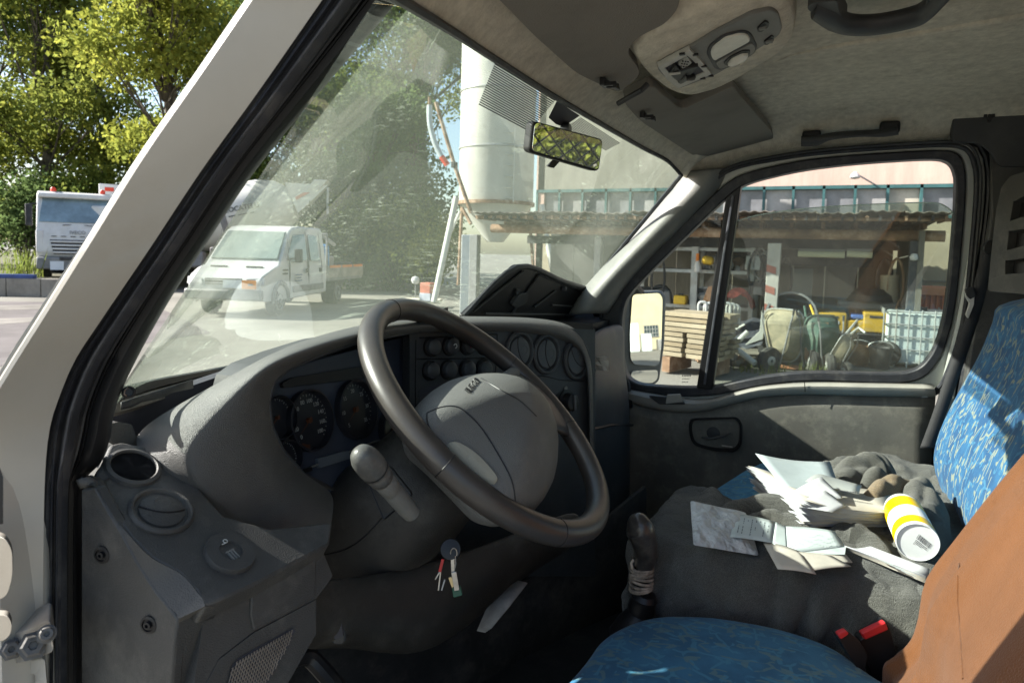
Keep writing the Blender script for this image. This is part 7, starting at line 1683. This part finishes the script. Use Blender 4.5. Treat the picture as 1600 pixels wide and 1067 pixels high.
for k in range(5): ybox(1288+k*4.4, 502, 1290.6+k*4.4, 504.6, xm-.016, .01, vgrey, 'plate_mark', 0)
ybox(1300, 520, 1398, 545, xm+.1, .8, vdark, 'undercarriage'); ybox(1275, 519, 1398, 524, xm-.02, .9, vdark, 'chassis_rail')
for u in (1316, 1386): 
    w_ = MB().lathe(X(u, 552, xm-.1), (-1, 0, 0), [(.1, -.06), (.17, -.06), (.19, -.03), (.19, .03), (.17, .06), (.1, .06)], 22).build('wheel', tyre, ym); MB().lathe(X(u, 552, xm-.1), (-1, 0, 0), [(.15, .05), (.05, .03), (.001, .05)], 16).build('rim', vgrey, w_)
MB().tube([X(1322, 528, xm-.15), X(1342, 512, xm-.3), X(1352, 520, xm-.4)], .02, 6).build('tow_bar', galv, ym)
cvx = thing('covered_engine', 'grey machine with a domed black cover behind the yellow machine', 'machine', X(1355, 485, 13))
MB().lathe(X(1360, 470, 12.9), (0, 0, 1), [(.35, 0), (.33, .1), (.2, .2), (.001, .22)], 20).build('black_dome', vdark, cvx); MB().box(X(1355, 477, 12.9), (.5, .9, .14)).build('cover', vgrey, cvx, bevel=.04); MB().tube([X(1390, 480, 12.9), X(1390, 430, 12.9)], .14, 12).build('exhaust_pipe', mat('buff_pipe', (.36, .31, .23), .6, .15, 3), cvx)
ibc = thing('water_tank', 'white plastic water tank in a galvanised wire cage beside the door frame', 'water tank', X(1425, 583, 10.7))
a_, b_ = Z(1386, 584, .0), Z(1470, 588, .0); ic = np.array([a_[0]+.5, (a_[1]+b_[1])/2-.05, 0]); hw = .5
tankm = mat('tank_plastic', (.5, .56, .56), .35, .06, 3, dirt=(.35, .33, .28), dirtamt=.3)
MB().box(ic+[0, 0, .56], (.94, .94, .82)).build('tank', tankm, ibc, bevel=.07, seg=3); MB().lathe(ic+[0, 0, .96], (0, 0, 1), [(.12, 0), (.12, .06), (.001, .06)], 16).build('tank_lid', vdark, ibc)
for k in range(5):
    z = .2+.19*k; MB().tube([ic+np.array([sx_*hw, sy_*hw, z]) for sx_, sy_ in ((-1, -1), (1, -1), (1, 1), (-1, 1), (-1, -1))], .013, 6).build('cage_ring', galv, ibc)
for f_ in range(4):
    for k in range(6):
        t = -hw+k*.2*hw*2*.999 if False else -hw+2*hw*k/6
        p = [(t, -hw), (hw, t), (-t, hw), (-hw, -t)][f_]; MB().tube([ic+np.array([p[0]*1.01, p[1]*1.01, .12]), ic+np.array([p[0]*1.01, p[1]*1.01, 1.0])], .011, 6).build('cage_bar', galv, ibc)
MB().box(ic+[0, 0, .06], (1.02, 1.02, .12)).build('pallet', vgrey, ibc)
hs = thing('hose', 'coil of pale hose on the ground at the foot of the water tank', 'hose', G(1365, 582)); cP = G(1366, 580)
MB().tube([cP+np.array([.28*math.cos(t)*(1+.03*t), .25*math.sin(t), .03+.008*t]) for t in np.linspace(0, 15, 60)], .018, 6).build('hose', mat('hose_cream', (.5, .44, .3), .6, .1), hs)
tl_ = thing('terracotta_slab', 'flat terracotta slab on the kerb before the wheelbarrows', 'slab', G(1247, 577)); MB().box(G(1247, 577)+np.array([0, 0, .05]), (.4, .75, .06)).build('slab', mat('terracotta', (.45, .2, .1), .85, .15, 3), tl_, bevel=.01)
weeds('weeds sprouting under the cream wheelbarrow', 1218, 10.1, .0, .22, 60, grassm, 41, .25); weeds('weeds on the kerb beside the dented green wheelbarrow', 1283, 10.0, .0, .26, 60, grassm, 42, .22); weeds('weeds by the end of the white pipe', 1172, 10.4, .0, .15, 40, grassm, 43, .2)
# ---- more of the yard's jumble, low and dark under the roof
for (u, v, x, r, hh, m_, lb) in ((1200, 540, 12.3, .2, .34, vdark, 'black bucket beside the striped post'), (1262, 515, 12.6, .22, .4, vgrey, 'grey bucket behind the green wheelbarrow'), (1342, 556, 11.7, .17, .3, rust, 'rusty bucket under the yellow machine'), (1376, 552, 11.5, .17, .32, vdark, 'black bucket next to the water tank')):
    p = X(u, v, x); p[2] = .12; t = thing('bucket', lb, 'bucket', p)
    MB().lathe(p, (0, 0, 1), [(r*.75, 0), (r, hh), (r*1.04, hh), (r*.95, hh-.02), (r*.72, .02)], 18).build('bucket_wall', m_, t); MB().tube([p+np.array([0, r*math.cos(q), hh+.5*r*math.sin(q)]) for q in np.linspace(0, math.pi, 9)], .008, 5).build('bail', galv, t)
for k, (u, v0, v1, x, m_) in enumerate(((1182, 392, 452, 12.6, vdark), (1190, 388, 436, 12.7, vgrey), (1228, 400, 470, 13.0, vdark), (1384, 405, 462, 12.9, vdark), (1402, 404, 480, 12.8, rust), (1130, 388, 420, 12.6, vdark), (1030, 392, 470, 12.7, vdark))):
    a_, b_ = X(u, v0, x), X(u, v1, x); t = thing('hanging_hose', '%s hose loop hanging under the shed beam, %s' % ('rusty' if m_ is rust else 'grey' if m_ is vgrey else 'black', ('nearest the rack on its right end', 'second from the rack end', 'just right of the striped post', 'left of the dark end post', 'tall one beside the dark end post', 'over the red netting', 'in the dark left bay')[k]), 'hose', a_, group='hoses hanging in the shed')
    hh = a_[2]-b_[2]; MB().tube([a_+np.array([.02*math.sin(q*3), .13*math.sin(q)*(.6+.4*math.sin(q*.5)), -hh*.5*(1-math.cos(q))+.0]) for q in np.linspace(.05, 6.23, 30)], .022, 6).build('hose', m_, t)
for k, (q0, q1, x, lb) in enumerate((((1290, 560), (1340, 500), 11.6, 'long grey bar leaning on the yellow machine'), ((1370, 565), (1405, 470), 12.0, 'rusty bar leaning by the end post'), ((1205, 560), (1232, 470), 12.2, 'dark bar leaning behind the cream wheelbarrow'))):
    t = thing('leaning_bar', lb, 'bar', X(*q0, x)); MB().tube([X(*q0, x), X(*q1, x+.4)], .02, 6).build('bar', (galv, rust, vdark)[k], t); MB().lathe(X(*q0, x), (0, 0, 1), [(.05, -.01), (.05, .03), (.02, .04)], 10).build('foot', vdark, t)
# ---- the pink factory building behind
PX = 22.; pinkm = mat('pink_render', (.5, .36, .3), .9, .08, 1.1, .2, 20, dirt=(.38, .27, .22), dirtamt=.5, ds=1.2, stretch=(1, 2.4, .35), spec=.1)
fb_ = thing('factory_building', 'pink rendered factory building with a long teal framed window band', 'building', (PX, 0, 0))
yl_, yr_ = X(840, 300, PX)[1], X(1660, 300, PX)[1]-8
zt_, zb_ = X(1300, 290, PX)[2], X(1300, 342, PX)[2]
ym_ = X(1095, 300, PX)[1]
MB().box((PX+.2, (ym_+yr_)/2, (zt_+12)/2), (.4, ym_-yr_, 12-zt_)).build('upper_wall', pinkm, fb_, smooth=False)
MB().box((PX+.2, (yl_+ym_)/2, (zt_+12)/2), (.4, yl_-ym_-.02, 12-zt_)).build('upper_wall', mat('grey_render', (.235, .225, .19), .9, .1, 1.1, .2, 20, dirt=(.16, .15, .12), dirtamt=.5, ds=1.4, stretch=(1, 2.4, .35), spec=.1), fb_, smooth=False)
MB().box((PX+.2, (yl_+yr_)/2, zb_/2), (.4, yl_-yr_, zb_)).build('lower_wall', mat('beige_render', (.38, .33, .24), .9, .08, 1.2, spec=.1), fb_, smooth=False)
MB().box((PX+6, yl_-.1, 6), (12, .3, 12)).build('end_wall', pinkm, fb_, smooth=False); MB().box((PX+6, (yl_+yr_)/2, 12.1), (12.5, yl_-yr_+.3, .3)).build('roof', vgrey, fb_, smooth=False)
MB().box((PX+1.6, (yl_+yr_)/2, (zt_+zb_)/2), (.1, yl_-yr_, zt_-zb_+1)).build('room_back', mat('room_wall', (.3, .28, .27), .9, .2, .6), fb_, smooth=False)
teal = mat('teal_frame', (.035, .10, .1), .5, .12, 3)
for z in (zt_-.05, zb_+.05): MB().box((PX+.03, (yl_+yr_)/2, z), (.14, yl_-yr_, .1)).build('window_rail', teal, fb_, smooth=False)
yy = yl_; k = 0
paneg = [mat('pane_%s' % n_, c_, .15, .2, 1.2, spec=.6) for n_, c_ in (('grey', (.19, .19, .2)), ('pale', (.3, .29, .28)), ('blind', (.36, .33, .27)))]
while yy > yr_:
    wz = .82; MB().box((PX+.02, yy, (zt_+zb_)/2), (.12, .07, zt_-zb_)).build('mullion', teal, fb_, smooth=False)
    MB().box((PX+.14, yy-wz/2, (zt_+zb_)/2), (.02, wz-.07, zt_-zb_-.2)).build('pane', paneg[(0, 1, 0, 0, 1, 2, 0, 1)[k % 8]], fb_, smooth=False)
    yy -= wz; k += 1
wl_ = MB().lathe(X(1336, 275, PX-.35), (-.2, 0, -1), [(.02, -.12), (.1, -.05), (.13, .06), (.001, .1)], 14).build('wall_lamp', vwhite, fb_); MB().tube([X(1336, 272, PX-.35), X(1345, 276, PX-.3), X(1366, 288, PX)], .025, 6).build('lamp_bracket', galv, wl_)
# far right: beige wall and an orange skip
bwall = thing('beige_building', 'plain beige wall beyond the right end of the shed', 'building', (16, -3.5, 0)); 
by0 = y1+.15; MB().box((16.2, by0-4, 1.15), (.3, 8.6, 2.3)).build('wall', bpy.data.materials['beige_render'], bwall, smooth=False); MB().box((16.03, by0-4, 1.35), (.03, 8.6, .03)).build('wall_joint', conc, bwall, smooth=False)
bwall.location = (16, -3.5, 0)
sk = thing('orange_skip', 'orange red ribbed steel skip against the beige wall', 'skip', X(1455, 500, 14.2))
orr = mat('skip_orange', (.6, .16, .07), .6, .12, 3, dirt=(.3, .15, .1), dirtamt=.4)
a_, b_ = X(1434, 449, 14.2), X(1520, 492, 14.2); MB().box((14.9, (a_[1]+b_[1])/2, (a_[2]+b_[2])/2-.2), (1.3, abs(a_[1]-b_[1]), a_[2]-b_[2]+.4)).build('skip_body', orr, sk, smooth=False); MB().box((14.2, (a_[1]+b_[1])/2, a_[2]-.06), (.14, abs(a_[1]-b_[1])+.04, .14)).build('top_rail', mat('skip_rail', (.75, .3, .15), .6, .1, 3), sk, bevel=.01)
for k in range(14): MB().box((14.21, a_[1]-.06-.085*k, (a_[2]+b_[2])/2-.08), (.05, .03, a_[2]-b_[2]-.1)).build('rib', orr, sk, smooth=False)
# ---- behind the camera: what the two mirrors show
cbld = thing('cream_warehouse', 'cream warehouse wall with a grid window, seen in the wing mirror', 'building', (16, -60, 0))
crm = mat('cream_render', (.38, .34, .23), .9, .06, .8, spec=.1)
MB().box((16, -60.5, 5), (44, 1, 10)).build('wall', crm, cbld, smooth=False)
for k, xw in enumerate((13.8, 18.5)):
    wf = MB().box((xw, -59.97, 1.62), (1.3, .06, 1.05)).build('window', vglass, cbld, smooth=False)
    g_ = MB()
    for i in range(6): g_.box((xw-.65+.26*i, -59.92, 1.62), (.05, .06, 1.05))
    for i in range(4): g_.box((xw, -59.915, 1.1+.35*i), (1.3, .06, .05))
    g_.build('window_bars', vgrey, wf, smooth=False)
for (x, y, s_, m_, lb) in ((10.9, -53, (1.0, .9, 2.3), tankm, 'tall white cabinet standing before the cream warehouse'), (12.0, -53, (.8, .9, 1.4), tankm, 'low white cabinet standing before the cream warehouse'), (13.9, -54, (1.6, .9, .9), vgrey, 'grey cage pallet before the cream warehouse')):
    t = thing('cabinet', lb, 'cabinet', (x, y, 0)); MB().box((x, y, s_[2]/2), s_).build('cabinet_body', m_, t, bevel=.04); MB().box((x, y+s_[1]/2+.01, s_[2]/2), (.03, .03, s_[2]*.9)).build('cabinet_joint', vdark, t)
def treeat(label, x, y, H, Rc, m, seed, n):
    global D
    _D = D; D = lambda u, v, d: np.array([x, y, 0.])
    t = tree(label, 0, 0, H, Rc, m, seed, n); D = _D; t['group'] = 'trees behind the cab'; return t
treeat('olive green tree behind the cab, seen only in the rear view mirror', 2.5, -20, 9, 2.1, lf_mix, 51, 7000)
treeat('taller olive tree farther off behind the cab, left of the mirrored one', -11, -26, 14, 5.5, lf_mix, 52, 6000)
